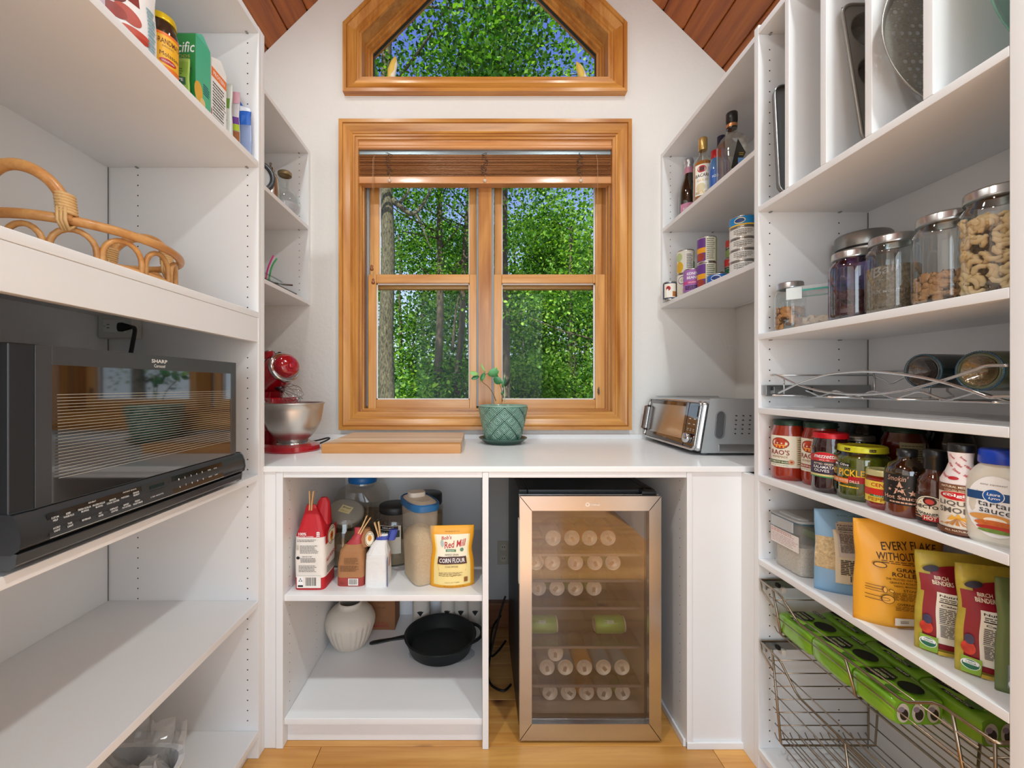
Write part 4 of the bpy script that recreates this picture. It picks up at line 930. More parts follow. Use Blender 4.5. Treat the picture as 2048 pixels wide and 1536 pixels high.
b.lathe([(prof(1), z0+hs), (prof(1)+.0005, z0+hs+.003), (prof(1)-.003, z0+hs+.005), (prof(1)-.008, z0+hs+.002), (prof(1)-.012, z0+hs-.02)], 60, cap=False, m=GZ2); b.lathe([(.001, z0), (prof(0), z0)], 40, cap=False)
part('pot', b, PP)
b = B(GZD); b.lathe([(.075, 0), (.085, .004), (.100, .017), (.108, .022), (.110, .026), (.106, .027), (.096, .020), (.080, .014), (.001, .014)], 56, cap=False); b.lathe([(.001, 0), (.075, 0)], 30, cap=False); part('saucer', b, PP, label='dark green glazed saucer under the pot')
b = B(M('3a2a1e', .95, bump=1, bs=200, var=.3, vs=80)); b.lathe([(.001, z0+hs-.016), (.05, z0+hs-.012), (.101, z0+hs-.016)], 30, cap=False); part('soil', b, PP)
LF = M('2f7a44', .35, coat=.3, var=.12, vs=20); LFL = M('8cc06a', .4, coat=.2, var=.1, vs=20); STM = M('7a5a3a', .6)
def zz_(py): return Z(py, py_)-.914
def xx_(px): return X(px, py_)-px_
def stem(pts, r=.0022, m=STM):
    b = B(m); b.tube(smoothpath([(xx_(a), 0, zz_(c)) for a, c in pts], 5), r, 6, r1=r*.6); part('stem', b, PP)
stem([(992, 802), (985, 785), (975, 772), (964, 762), (972, 748), (985, 750), (993, 758)])
stem([(1005, 803), (1004, 785), (1001, 772), (998, 766)]); stem([(1009, 803), (1009, 780), (1007, 765), (1010, 750)], .0026, M('c8d8a0', .4)); stem([(969, 745), (964, 732), (962, 726)], .0016, LFL)
def leaf(px, py, L_, W_, ang, y_=0, m=LF, tilt=.3):
    b = B(m); b.M = Matrix.Translation((xx_(px), y_, zz_(py))) @ Matrix.Rotation(-ang, 4, 'Y') @ Matrix.Rotation(tilt, 4, 'X')
    n = 10; v = []
    for i in range(n+1):
        t_ = i/n; wv = W_/2*sin(PI*min(1, t_*.96+.02))**.75; bend = -.10*L_*t_*t_
        v += [(t_*L_, .10*wv, bend-wv), (t_*L_, 0, bend), (t_*L_, .10*wv, bend+wv)] if 0 else [(t_*L_, .004*(1-t_), -wv), (t_*L_, -.004, 0), (t_*L_, .004*(1-t_), wv)]
    fs_ = [];
    for i in range(n): fs_ += [(3*i, 3*i+1, 3*i+4, 3*i+3), (3*i+1, 3*i+2, 3*i+5, 3*i+4)]
    b.add(v, fs_, m, True)
    vb = [(a[0], a[1]+.0008, a[2]) for a in v]; b.add(vb, [f[::-1] for f in fs_], m, True); part('leaf', b, PP)
leaf(957, 748, .042, .022, PI-.15, 0, LFL); leaf(958, 752, .038, .020, PI+.35, .01); leaf(969, 745, .040, .020, PI+1.1, -.01); leaf(970, 748, .042, .016, PI+1.05, .012, LFL)
leaf(971, 744, .042, .010, PI-1.05, 0, LFL); leaf(976, 750, .052, .040, .35, 0, M('4a9a5a', .35, coat=.3, var=.2, vs=60)); leaf(987, 757, .042, .036, -.5, -.01); leaf(996, 762, .04, .02, 1.9, .01)
leaf(1005, 775, .046, .016, 1.35, -.01); leaf(1007, 775, .050, .022, .95, .012, M('1d2a1c', .4)); leaf(1004, 790, .016, .012, 1.5, -.012); leaf(986, 745, .03, .02, .9, .01, LFL)
# ------------------------------------------------------------ toaster oven
TO = T('toaster_oven', 'stainless toaster oven with dark glass front at right end of counter', 'toaster oven', (1.0, 1.75, .914))
yn, yf = 1.522, 1.985; zb_, zt_ = .931, 1.118; xb, xt = .797, .829
SV = M('b5b6b6', .3, 1.0, var=.03, vs=2); SVG = M('a9abac', .42, .35)
b = B(SVG)
def prof_to(x): return None
b.prism([(xb+.035, zb_), (1.16, zb_), (1.165, zt_-.01), (1.155, zt_), (xt+.035, zt_+.001)], yn, yf, 'Y'); part('body', b, TO, world=True, bevel=.010, seg=3)
b = B(SV); b.box(xt+.06, yn-.002, zb_-.001, 1.158, yn+.02, zb_+.026); part('side_trim', b, TO, world=True, bevel=.002)
# front: sloping frame
def fp(u, v, d): # u across from near to far edge, v up the slope
    s_ = Vector((xt-xb, 0, zt_-zb_)).normalized(); n_ = Vector((-s_.z, 0, s_.x)); o = Vector((xb, yn, zb_))+s_*v+n_*d+Vector((0, u, 0)); return tuple(o)
Lh = math.hypot(xt-xb, zt_-zb_); Lw = yf-yn
def slab(b, u0, v0, u1, v1, d0, d1, m=None):
    vs = [fp(u, v, d) for u in (u0, u1) for v in (v0, v1) for d in (d0, d1)]; b.add(vs, [(0, 1, 3, 2), (4, 6, 7, 5), (0, 4, 5, 1), (2, 3, 7, 6), (0, 2, 6, 4), (1, 5, 7, 3)], m)
b = B(M('c9c9c9', .2, 1.0)); slab(b, 0, 0, Lw, Lh, -.036, -.004); part('front_frame', b, TO, world=True, bevel=.016, seg=4)
b = B(CH); 
rr_ = .022; pts = []
for cx_, cy_, a0 in ((rr_, rr_, PI), (Lw-rr_, rr_, 1.5*PI), (Lw-rr_, Lh-rr_, 0), (rr_, Lh-rr_, .5*PI)):
    for k in range(7): a = a0+k*PI/12; pts.append(fp(cx_+(rr_-.004)*cos(a), cy_+(rr_-.004)*sin(a), -.001))
b.tube(pts, .0048, 8, closed=True); part('front_rim', b, TO, world=True)
BRN = M('2b1a12', .06, coat=1, spec=.8, var=0)
b = B(BRN); slab(b, .009, .010, .088, Lh-.010, -.008, -.0015); part('control_panel', b, TO, world=True, bevel=.002)
b = B(BRN); ring2 = ((.092, .010, .112, Lh-.010), (Lw-.026, .010, Lw-.009, Lh-.010), (.112, .010, Lw-.026, .034), (.112, Lh-.026, Lw-.026, Lh-.010))
for q in ring2: slab(b, q[0], q[1], q[2], q[3], -.008, -.0015)
dr2 = part('door', b, TO, world=True)
b = B(M('8a6a4a', .35, .5, var=.15)); slab(b, .112, .034, Lw-.026, Lh-.026, -.028, -.026); b2 = b; o = part('interior', b2, dr2); o.location = -wloc(TO)
b = B(GL('a08468', .22, .02, .7)); slab(b, .110, .032, Lw-.024, Lh-.024, -.007, -.005); o = part('door_glass', b, dr2); o.location = -wloc(TO)
b = B(M('b9aa90', .3, .9))
for k in range(3): b.tube([fp(.115, .05+.012*k, -.02), fp(Lw-.03, .05+.012*k, -.02)], .0012, 5)
for k in range(16): b.tube([fp(.12+.018*k, .048, -.02), fp(.12+.018*k, .08, -.024)], .001, 5)
o = part('rack', b, dr2); o.location = -wloc(TO)
D = Dec(lambda u, v, d: fp(.25-u, v, d-.0013), 1); D.text('NINJA', 0, .022, .032, .008, CH, off=.02); o = part('lettering', D.b, dr2); o.location = -wloc(TO)
D = Dec(lambda u, v, d: fp(.048-u, v, d-.0013), 1)
for k, (u, v) in enumerate(((-.018, .118), (.018, .118), (-.018, .098), (.018, .098))): D.rect(u-.007, v-.0012, u+.007, v+.0012, KW)
for u in (-.022, 0, .022): D.rect(u-.005, .078, u+.005, .0795, KW); D.rect(u-.005, .072, u+.004, .0735, KW)
D.rect(-.03, .128, .03, Lh-.02, M('0d0f12', .05, coat=1)); part('control_marks', D.b, TO, world=True)
b = B(CH); s_ = Vector((xt-xb, 0, zt_-zb_)).normalized(); n_ = Vector((-s_.z, 0, s_.x)); q_ = n_.to_track_quat('Z', 'Y').to_matrix().to_4x4()
b.M = Matrix.Translation(fp(.048, .043, 0)) @ q_; b.lathe([(.019, 0), (.019, .016), (.017, .02), (.001, .02)], 28); part('knob', b, TO, world=True)
b = B(M('5a4238', .25, .5)); b.tube([fp(Lw-.010, .035, 0), fp(Lw-.006, .04, .015), fp(Lw-.006, Lh-.045, .015), fp(Lw-.010, Lh-.04, 0)], .006, 8); part('handle', b, TO, world=True)
# oval recess and vents in the side
b = B(M('77797b', .4, .6)); b.M = Matrix.Translation((.895, yn-.0008, 1.028)) @ Matrix.Rotation(PI/2, 4, 'X') @ Matrix.Rotation(-.08, 4, 'Z'); pts = [( .016*cos(a), .033*(1 if sin(a) > 0 else -1)+.016*sin(a)) for a in [2*PI*(i+.5)/32 for i in range(32)]]
b.tube([(x, y, 0) for x, y in pts], .0025, 6, closed=True); b.prism([(x, y) for x, y in pts], -.002, .0005, 'Z', M('66686a', .5, .5)); part('side_grip', b, TO, world=True)
b = B(BK)
for i in range(3):
    for j in range(5):
        cx_, cz_ = .955+.026*i-.004*(4-j)*.3, .997+.0165*j; b.add([(cx_+.0042*cos(a*PI/5), yn-.0006, cz_+.0018*sin(a*PI/5)) for a in range(10)], [tuple(range(10))[::-1]])
        b.tube([(cx_-.004, yn-.0006, cz_-.0016), (cx_, yn-.0012, cz_-.0028), (cx_+.004, yn-.0006, cz_-.0016)], .0008, 4, CH)
part('vents', b, TO, world=True)
for x, y in ((.85, yn+.03), (.85, yf-.08), (1.12, yn+.03), (1.12, yf-.04)):
    b = B(M('55565a', .6)); b.lathe([(.014, 0), (.015, .018)], 16, c=(x, y, .914)); part('foot', b, TO, world=True)
# ------------------------------------------------------------ under the counter, left cabinet
SZ = .492
PAPER = M('ece6de', .7, bump=.3, bs=30, var=.03); BAGRED = M('bd1420', .5, bump=.35, bs=25, var=.03)
def clothespin(x, y, z, ang, label, yaw=0):
    t = T('clothespin', label, 'clothespin', (x, y, z), (0, ang, yaw)); m = M('d8ae78', .6, var=.06)
    for s_ in (-1, 1):
        b = B(m); b.prism([(s_*.0015, -.02), (s_*.006, -.018), (s_*.0055, .01), (s_*.009, .05), (s_*.005, .05), (s_*.0015, .008)], -.0045, .0045, 'Y'); part('peg', b, t)
    b = B(M('8a8a8a', .3, .9)); b.tube([(-.007, 0, .004), (0, -.006, .006), (.007, 0, .004), (0, .006, .006)], .001, 5, closed=True); part('spring', b, t)
# flour bag, red and white
FX, FY = -.567, 1.423
t = T('flour_bag', 'large red and white paper bag of all-purpose flour clipped shut', 'flour bag', (FX, FY, SZ))
b = B(PAPER); W_, D_ = .102, .108
b.loft([(0, 0, 0, W_, D_, 7), (0, 0, .04, W_, D_, 7)], 40, BAGRED); b.loft([(0, 0, .04, W_, D_, 7), (.0, 0, .10, W_+.004, D_+.004, 6), (0, 0, .175, W_, D_, 6)], 40, PAPER, cap=False)
part('paper_bag', b, t)
b = B(BAGRED); b.loft([(0, 0, .175, W_+.001, D_+.001, 6), (-.004, .0, .205, .082, .07, 5), (-.010, 0, .240, .055, .030, 4), (-.014, 0, .258, .040, .010, 3), (-.014, 0, .270, .030, .008, 3)], 22, sm=False); b.loft([(.012, .02, .20, .07, .05, 3), (.018, .02, .245, .055, .035, 2.5), (.022, .02, .275, .042, .024, 2), (.022, .02, .290, .022, .016, 2)], 13, sm=False); part('folded_top', b, t)
D = Dec(flat((0, -D_/2-.0012, 0), (1, 0, 0), (0, 0, 1)), 1); D.text('100%', -.022, .187, .026, .010, WH, off=.02); D.text('EMPLOYEE-OWNED', -.014, .178, .058, .004, WH, off=.01)
for q in range(3): D.ell(.028, .180+.006*q, .004, .002, WH, 10, .6); D.ell(.033, .180+.006*q, .004, .002, WH, 10, 2.5)
D.fine(-.040, .160, .030, .170, 2, INK, .35); D.fine(-.030, .122, .032, .150, 6, INK, .35); D.rect(-.042, .135, -.034, .150, M('bdb7ae', .6)); D.ell(-.036, .108, .006, .005, BK); D.text('DEDICATED TO HELP', -.006, .112, .032, .003, BK, off=.02); D.fine(-.028, .092, .030, .108, 4, INK, .4); D.fine(-.034, .060, .034, .084, 5, INK, .35)
D.rect(-.040, .008, .040, .048, PAPER); D.bars(-.014, .010, .026, .046, PAPER, BK); D.rect(-.036, .012, -.019, .046, WH); D.star(-.0275, .034, .008, BK, 3, .45); D.ell(-.0275, .034, .003, .003, WH, 10); D.rect(-.036, .012, -.019, .018, BK); part('print', D.b, t)
D = Dec(flat((W_/2+.0026, 0, 0), (0, 1, 0), (0, 0, 1)), 1); D.rect(-.051, .150, .051, .195, BAGRED); D.ell(.004, .165, .036, .033, CREAM); D.ell(.004, .165, .033, .030, M('4a3420', .5)); D.ell(.004, .165, .031, .028, CREAM); D.ell(.004, .162, .016, .016, M('e0a030', .5)); D.star(.004, .163, .014, M('a83418', .5), 6, .5); D.text('KING ARTHUR', .004, .182, .046, .006, M('4a3420', .5), off=.02, arc=.004); D.text('BAKING', .004, .144, .028, .005, M('4a3420', .5), off=.02)
D.text('ALL-PURPOSE', .0, .100, .092, .013, RED, rot=.12, off=.02); D.fine(-.04, .05, .04, .075, 4, INK); part('print', D.b, t)
clothespin(FX-.014, FY-.004, SZ+.268, .05, 'wooden clothespin on top of the large red flour bag')
# small brown bag
t = T('flour_bag', 'small brown paper flour bag with a red twisted top', 'flour bag', (-.438, 1.435, SZ)); KR = M('a8764c', .75, bump=.4, bs=40, var=.06); KR2 = M('a03a34', .6, bump=.3, bs=30)
b = B(KR); W_, D_ = .094, .085
b.loft([(0, 0, 0, W_, D_, 6), (0, 0, .03, W_, D_, 6)], 36, KR2); b.loft([(0, 0, .03, W_, D_, 6), (0, 0, .07, W_, D_, 5), (.0, 0, .115, W_-.012, D_-.01, 4), (.003, 0, .135, .055, .05, 3)], 36, KR, cap=False); part('paper_bag', b, t)
b = B(M('b03a40', .4, bump=.3, bs=30)); b.loft([(.003, 0, .130, .058, .052, 3), (.01, 0, .148, .038, .03, 2.5), (.018, .0, .165, .03, .022, 2), (.012, .004, .185, .022, .012, 2)], 20, sm=True); b.loft([(.03, .015, .12, .05, .05, 3), (.04, .015, .16, .045, .045, 2), (.042, .015, .18, .02, .02, 2)], 18, KR, sm=True); part('twisted_top', b, t)
D = Dec(flat((0, -D_/2-.001, 0), (1, 0, 0), (0, 0, 1)), 1); D.fine(-.034, .050, .034, .072, 6, M('6a4528', .6), .4); D.fine(-.02, .075, .03, .098, 5, M('6a4528', .6), .35); D.bars(-.006, .004, .028, .028, PAPER, BK); D.text('Flour', -.026, .012, .014, .006, M('6a2a20', .6)); part('print', D.b, t)
D = Dec(flat((.058, -.010, .150), (.85, .5, 0), (0, 0, 1)), 1); D.ell(0, 0, .016, .026, CREAM); D.ell(0, 0, .0145, .024, M('4a3420', .5)); D.ell(0, 0, .013, .022, CREAM); D.ell(0, .002, .007, .010, M('d89030', .5)); D.text('ARTHUR', 0, .014, .016, .004, M('4a3420', .5)); part('label', D.b, t)
clothespin(-.408, 1.43, SZ+.182, .5, 'tilted wooden clothespin clipped on the small brown flour bag')
# white paper bag
t = T('sugar_bag', 'small white paper bag with blue stripe, folded and clipped', 'paper bag', (-.350, 1.43, SZ)); PW = M('e6e4e2', .65, bump=.5, bs=35, var=.03); PBL = M('3a4aa0', .5)
b = B(PW); W_, D_ = .078, .085
b.loft([(0, 0, 0, W_, D_, 7), (0, 0, .085, W_-.004, D_, 6), (.0, 0, .105, W_-.004, D_-.004, 4)], 36, PW); b.loft([(0, 0, .100, W_-.002, D_, 4), (.004, 0, .130, .055, .05, 3), (.012, 0, .150, .035, .02, 2), (.018, 0, .165, .03, .012, 2)], 12, sm=False); part('paper_bag', b, t)
b = B(PBL); b.loft([(.012, 0, .148, .042, .026, 3), (.016, 0, .160, .040, .02, 3)], 10, sm=False); b.loft([(.04, .02, .14, .03, .03, 3), (.05, .02, .175, .03, .02, 2)], 8, sm=False); part('blue_fold', b, t)
D = Dec(flat((W_/2, 0, 0), (0, 1, 0), (0, 0, 1)), 1, d0=.0006); D.rect(-.043, 0, -.034, .10, PBL); part('stripe', D.b, t)
D = Dec(flat((W_/2, 0, 0), (0, 1, 0), (0, 0, 1)), 1, d0=.0006); D.poly([(-.02, .06), (-.01, .06), (.02, .10), (.01, .10)], ORG); part('print', D.b, t)
clothespin(-.345, 1.425, SZ+.160, -.22, 'wooden clothespin clipped on the small white paper bag')
# tall cereal container
FRS = FROST('e0d4c2', .28, .25); RICE = M('d9bb8e', .8, bump=1.0, bs=450, var=.22, vs=260)
t = T('food_container', 'tall clear container of rice with blue rimmed lid', 'container', (-.213, 1.465, SZ), math.radians(28))
b = B(FRS); b.loft([(0, 0, 0, .082, .150, 4), (0, 0, .20, .094, .172, 4), (0, 0, .262, .102, .185, 3)], 44, cap=False); b.loft([(0, 0, .001, .001, .001, 4), (0, 0, 0, .082, .150, 4)], 44, cap=False); part('tub', b, t)
b = B(RICE); b.loft([(0, 0, .003, .078, .145, 4), (0, .0, .14, .086, .155, 4), (0, -.01, .175, .07, .10, 3), (0, -.02, .19, .03, .05, 2)], 40); part('contents', b, t)
b = B(M('1f5f92', .35)); b.loft([(0, 0, .255, .106, .190, 3), (0, 0, .258, .112, .198, 2.8), (0, 0, .276, .112, .198, 2.8), (0, 0, .280, .100, .184, 2.8), (0, 0, .274, .098, .182, 2.8)], 44, cap=False); part('lid_rim', b, t)
b = B(M('d8c8b4', .4)); b.loft([(0, 0, .266, .100, .184, 2.8), (0, 0, .276, .096, .178, 2.8), (0, .005, .283, .07, .13, 2.5)], 40); part('lid', b, t)
b = B(M('e0d2c0', .35)); b.loft([(0, .03, .282, .062, .055, 3), (0, .03, .298, .060, .052, 3)], 24); part('pour_cap', b, t, bevel=.002)
# corn flour pouch
def dcorn(D):
    Y1 = M('f2b01e', .45); Y2 = M('f2dc94', .5); BR = M('4a2420', .5)
    D.rect(-.062, .012, .062, .176, Y2); D.rect(-.056, .10, .056, .176, M('f6ecd2', .5)); D.poly([(-.045, .060), (0, .040), (.045, .060), (.052, .085), (0, .116), (-.052, .085)], M('c8924a', .5))
    D.text("Bob's", -.020, .166, .036, .012, RED, rot=.1, off=.02, shear=.2); D.text('Red Mill', .010, .146, .080, .022, RED, rot=.12, off=.015, shear=.25); D.rect(-.024, .121, .014, .129, GRN); D.text('ORGANIC', -.005, .125, .030, .005, WH); D.ell(.036, .128, .007, .006, M('5a8a70', .5)); D.ell(-.036, .148, .006, .012, M('b0c0b8', .5))
    D.text('WHOLE GRAIN', -.002, .112, .05, .006, BR); D.rect(-.050, .082, .050, .106, BR); D.text('CORN FLOUR', 0, .094, .090, .014, WH, off=.012); D.text('STONE GROUND', -.002, .074, .044, .005, BR); D.fine(-.045, .042, .045, .056, 4, BR, .3)
    D.text('HIGH IN FIBER', 0, .022, .05, .003, BR); D.text('NET WT 22 OZ (1 LB 6 OZ) 623g', .006, .0085, .07, .004, BR); D.rect(.040, .022, .052, .038, M('8a5a24', .5)); D.text('YOUR GREATEST GIFT IS YOU', 0, .186, .05, .003, BR)
pouch('corn_flour_pouch', 'yellow stand-up pouch of corn flour at right end of the cabinet shelf', 'pouch', (-.092, 1.408, SZ), .06, .150, .203, .060, M('f0a818', .4), dcorn, waist=.10)
# jars behind
CLP = GL('eeeae4', .08, .06, .5)
t = T('storage_jar', 'large clear plastic jug with bright blue lid at the back of the cabinet shelf', 'jar', (X(723, 1.78), 1.80, SZ))
b = B(CLP); b.loft([(0, 0, 0, .20, .20, 5), (0, 0, .20, .21, .21, 5), (0, 0, .235, .19, .19, 3), (0, 0, .255, .12, .12, 2), (0, 0, .275, .112, .112, 2)], 40, cap=False); part('jug', b, t)
b = B(M('8a7a66', .8, bump=.8, bs=100, var=.35, vs=40)); b.loft([(0, 0, .003, .19, .19, 5), (0, 0, .12, .2, .2, 5)], 36); part('contents', b, t)
b = B(M('1a6ab0', .35)); b.lathe([(.060, .262), (.0615, .266), (.0615, .288), (.058, .292), (.001, .292)], 40, cap=False); part('lid', b, t)
t = T('storage_jar', 'glass jar with a tilted round clear lid and handwritten note', 'jar', (X(688, 1.58), 1.60, SZ))
b = B(GL('e4dfd6', .10, .03, .55)); b.lathe([(.06, 0), (.07, .01), (.075, .05), (.075, .12), (.066, .165), (.062, .175)], 36, cap=False); b.lathe([(.001, 0), (.06, 0)], 20, cap=False); part('glass', b, t)
b = B(M('cabda6', .9, bump=.5, bs=60)); b.lathe([(.056, .003), (.069, .012), (.071, .09)], 30); part('contents', b, t)
LM = Matrix.Translation((0, 0, .182)) @ Matrix.Rotation(.42, 4, 'X') @ Matrix.Rotation(.22, 4, 'Y')
b = B(FROST('b8b2a6', .62, .3)); b.M = LM; b.lathe([(.066, -.012), (.068, 0), (.069, .014), (.060, .02), (.001, .02)], 40, cap=False); part('lid', b, t)
D = Dec(lambda u, v, d: tuple(LM @ Vector((u, v, .0202+d))), 1); D.poly([(-.028, -.014), (.016, -.020), (.024, .018), (-.020, .026)], M('d8cc9a', .7)); D.text('Bread', .0, .012, .032, .010, M('20304a', .6), rot=-.12, shear=.2, off=.01); D.text('Flour', -.004, -.006, .028, .008, M('9a7a3a', .6), rot=-.12, shear=.2); part('note', D.b, t)
jx = X(788, 1.60)
t = T('storage_jar', 'clear plastic jar with black screw lid and organic label', 'jar', (jx, 1.62, SZ)); b = B(CLP); b.lathe([(.075, 0), (.08, .01), (.08, .15), (.07, .18), (.058, .19), (.056, .2)], 40, cap=False); b.lathe([(.001, 0), (.075, 0)], 20, cap=False); part('jug', b, t)
b = B(M('a89a80', .85, bump=.6, bs=80, var=.2, vs=50)); b.lathe([(.07, .003), (.076, .012), (.076, .10)], 36); part('contents', b, t)
b = B(BK); b.lathe([(.060, .188), (.061, .19), (.061, .212), (.057, .216), (.001, .216)], 44, ribs=44, ra=.006, cap=False); part('lid', b, t)
D = Dec(cyl(.0805, face_cam(jx, 1.62)-.35), .008); D.rect(-.04, .05, .05, .155, M('dcd6c8', .6)); D.rect(-.03, .140, .04, .153, BK); D.text('KIRKLAND', .002, .1465, .045, .006, WH, off=.01); D.rect(-.03, .112, .045, .138, M('1d3a2e', .5)); D.text('ORGANIC', .004, .125, .06, .012, WH, off=.01); part('label', D.b, t)
jx = X(868, 1.70); t = T('storage_jar', 'dark lidded jar half hidden behind the tall rice container', 'jar', (jx-.03, 1.74, SZ)); b = B(CLP); b.lathe([(.06, 0), (.064, .01), (.064, .17), (.054, .19)], 36, cap=False); part('jug', b, t); b = B(M('1a1d20', .4)); b.lathe([(.058, .185), (.06, .188), (.06, .225), (.056, .229), (.001, .229)], 36, cap=False); part('lid', b, t)
b = B(M('c2a878', .8)); b.lathe([(.055, .002), (.06, .01), (.06, .15)], 30); part('contents', b, t)
# lower shelf: vase, box, pan, rolls
LZ = .090
t = T('vase', 'round off-white fluted ceramic vase on lower cabinet shelf', 'vase', (-.541, 1.725, LZ)); CER = M('cfc4b6', .7, bump=.3, bs=60, var=.05, vs=12)
b = B(CER); nT = 120; v = []; PR = [(.058, 0), (.068, .006), (.080, .03), (.092, .06), (.100, .085), (.1025, .10), (.1025, .105), (.100, .115), (.092, .132), (.075, .150), (.058, .160), (.049, .164), (.047, .172), (.046, .180), (.043, .180), (.042, .170), (.046, .155), (.07, .13), (.08, .1)]
for r_, z_ in PR:
    for i in range(nT):
        a = 2*PI*i/nT; k = max(0, min(1, (.112-z_)/.02)) if r_ > .06 else 0; k *= min(1, z_/.03); fl = 1-.055*k*(1-abs(sin(a*13)))**1.2
        v.append((r_*fl*cos(a), r_*fl*sin(a), z_))
b.add(v, [(j*nT+i, j*nT+(i+1) % nT, (j+1)*nT+(i+1) % nT, (j+1)*nT+i) for j in range(len(PR)-1) for i in range(nT)], CER, True); b.lathe([(.001, 0), (.058, 0)], 24, cap=False); part('body', b, t)
def dbox(S, t):
    D = S('F'); r = M('6e3a22', .7); D.text('MADE IN USA', .0, .19, .055, .008, r); 
    for i, s_ in enumerate(('AND', 'FLOUR', 'RACKS', 'OF USA')): D.text(s_, .015, .165-.022*i, .034, .008, r)
    D.text('BEVERLY', .02, .032, .05, .008, M('a0302a', .6)); D.text('MARKETS', .012, .018, .072, .012, M('a0302a', .6), off=.02); part('print', D.b, t)
boxy('cardboard_box', 'brown cardboard box behind the fluted vase', 'box', X(722, 1.82), X(790, 1.82), 1.82, 1.93, LZ, LZ+.26, M('8a5c3a', .8, var=.06), dbox)
IRON = M('101718', .42, .3, bump=.2, bs=200, var=.15, vs=20)
t = T('cast_iron_skillet', 'large black cast iron skillet with long handle on lower cabinet shelf', 'pan', (-.160, 1.700, LZ+.001), math.radians(6))
b = B(IRON); b.lathe([(.001, 0), (.118, 0), (.126, .004), (.143, .05), (.147, .055), (.149, .058), (.146, .060), (.139, .057), (.122, .010), (.116, .006), (.001, .006)], 64, cap=False); part('pan', b, t)
b = B(IRON); b.loft([(0, 0, 0, .03, .012), (0, 0, .02, .024, .012), (0, 0, .06, .018, .010), (0, 0, .11, .026, .010), (0, 0, .135, .026, .009), (0, 0, .145, .014, .007)], 16); b.v = [(-.140-v[2], v[0]-.012*(v[2]/.14), .052+v[1]-.010*(v[2]/.14)) for v in b.v]; part('handle', b, t)
b = B(IRON); b.tube(smoothpath([(.118, -.075, .054), (.158, -.045, .055), (.172, 0, .055), (.160, .042, .055), (.122, .072, .054)], 5), .0065, 8); part('helper_handle', b, t)
b = B(FROST('e8e8ec', .25, .15)); 
t = T('plastic_wrap', 'crumpled clear plastic wrap lying under the skillet', 'plastic bag', (-.15, 1.66, LZ)); rr = random.Random(5); v = []; n = 16
b.loft([(0, 0, 0, .27, .13), (0, 0, .0006, .27, .13)], 17, sm=False); part('film', b, t)
for i, (px, nm) in enumerate(((845, 'white wrapped roll with black leaf print, left of four behind skillet'), (898, 'white wrapped roll with black leaf print, second of four behind skillet'), (925, 'white wrapped roll with black leaf print, third of four behind skillet'), (952, 'white wrapped roll with black leaf print, at the far right behind skillet'))):
    yy0 = 1.885; x = X(px, yy0)-.005; r_ = .033 if i else .040
    t = T('wrapped_roll', nm, 'paper roll', (x, yy0, LZ), random.uniform(-.1, .1), 'wrapped rolls in the base cabinet'); b = B(M('cfc6bc', .5, bump=.8, bs=40, var=.06, vs=20)); b.loft([(0, 0, 0, 2*r_*.9, 2*r_*.9, 2.5), (0, 0, .01, 2*r_, 2*r_, 2.5), (0, 0, .23, 2*r_, 2*r_, 2.5), (0, 0, .24, r_*1.6, r_*1.6, 2.5)], 24); part('roll', b, t)
    D = Dec(cyl(r_+.001, -PI/2), .006)
    for z_ in (.06, .13, .20):
        for k in range(4): D.poly([(0, z_-.014), (-.004+.022*cos(2.2-.35*k), z_-.014+.022*sin(2.2-.35*k)), (.003+.024*cos(2.1-.35*k), z_-.014+.024*sin(2.1-.35*k))], BK)
    part('print', D.b, t)
# ------------------------------------------------------------ bin with a clear bag, bottom left shelf
t = T('plastic_bin', 'white plastic bin on the bottom left shelf by the floor', 'bin', (-.832, .825, .088))
b = B(M('dfe2e6', .35)); b.loft([(0, 0, .0, .20, .36, 5), (0, 0, .17, .235, .40, 5), (0, 0, .18, .252, .417, 5), (0, 0, .186, .252, .417, 5), (0, 0, .184, .232, .397, 5), (0, 0, .006, .19, .35, 5), (0, 0, .005, .01, .01, 5)], 44, cap=False); b.loft([(0, 0, 0, .01, .01), (0, 0, 0, .20, .36, 5)], 44, cap=False); part('tub', b, t)
t = T('plastic_bags', 'crumpled translucent plastic bags filling the white bin', 'plastic bag', (-.832, .825, .125)); b = B(FROST('b9b6b2', .5, .18)); rr = random.Random(8); n = 22; v = []; 
for j in range(n+1):
    for i in range(n+1):
        x = -.105+.21*i/n; y = -.19+.38*j/n; e_ = (1-(abs(x)/.115)**4)*(1-(abs(y)/.2)**4); v.append((x+rr.uniform(-.008, .008), y+rr.uniform(-.008, .008), .05+(.10+.06*(y > .05)+.05*sin(x*40+y*30)+rr.uniform(-.02, .03))*max(e_, .15)))
b.add(v, [(j*(n+1)+i, j*(n+1)+i+1, (j+1)*(n+1)+i+1, (j+1)*(n+1)+i) for j in range(n) for i in range(n)], None, False); part('film', b, t)
b = B(FROST('b9b6b2', .35, .12)); v = []; n = 12
for j in range(n+1):
    for i in range(n+1): x = -.02+.13*i/n; z_ = .10+.12*j/n; v.append((x, .17+.03*j/n+rr.uniform(-.006, .006)+.01*sin(i), z_+rr.uniform(-.004, .004)))
b.add(v, [(j*(n+1)+i, j*(n+1)+i+1, (j+1)*(n+1)+i+1, (j+1)*(n+1)+i) for j in range(n) for i in range(n)], None, False); part('film', b, t)
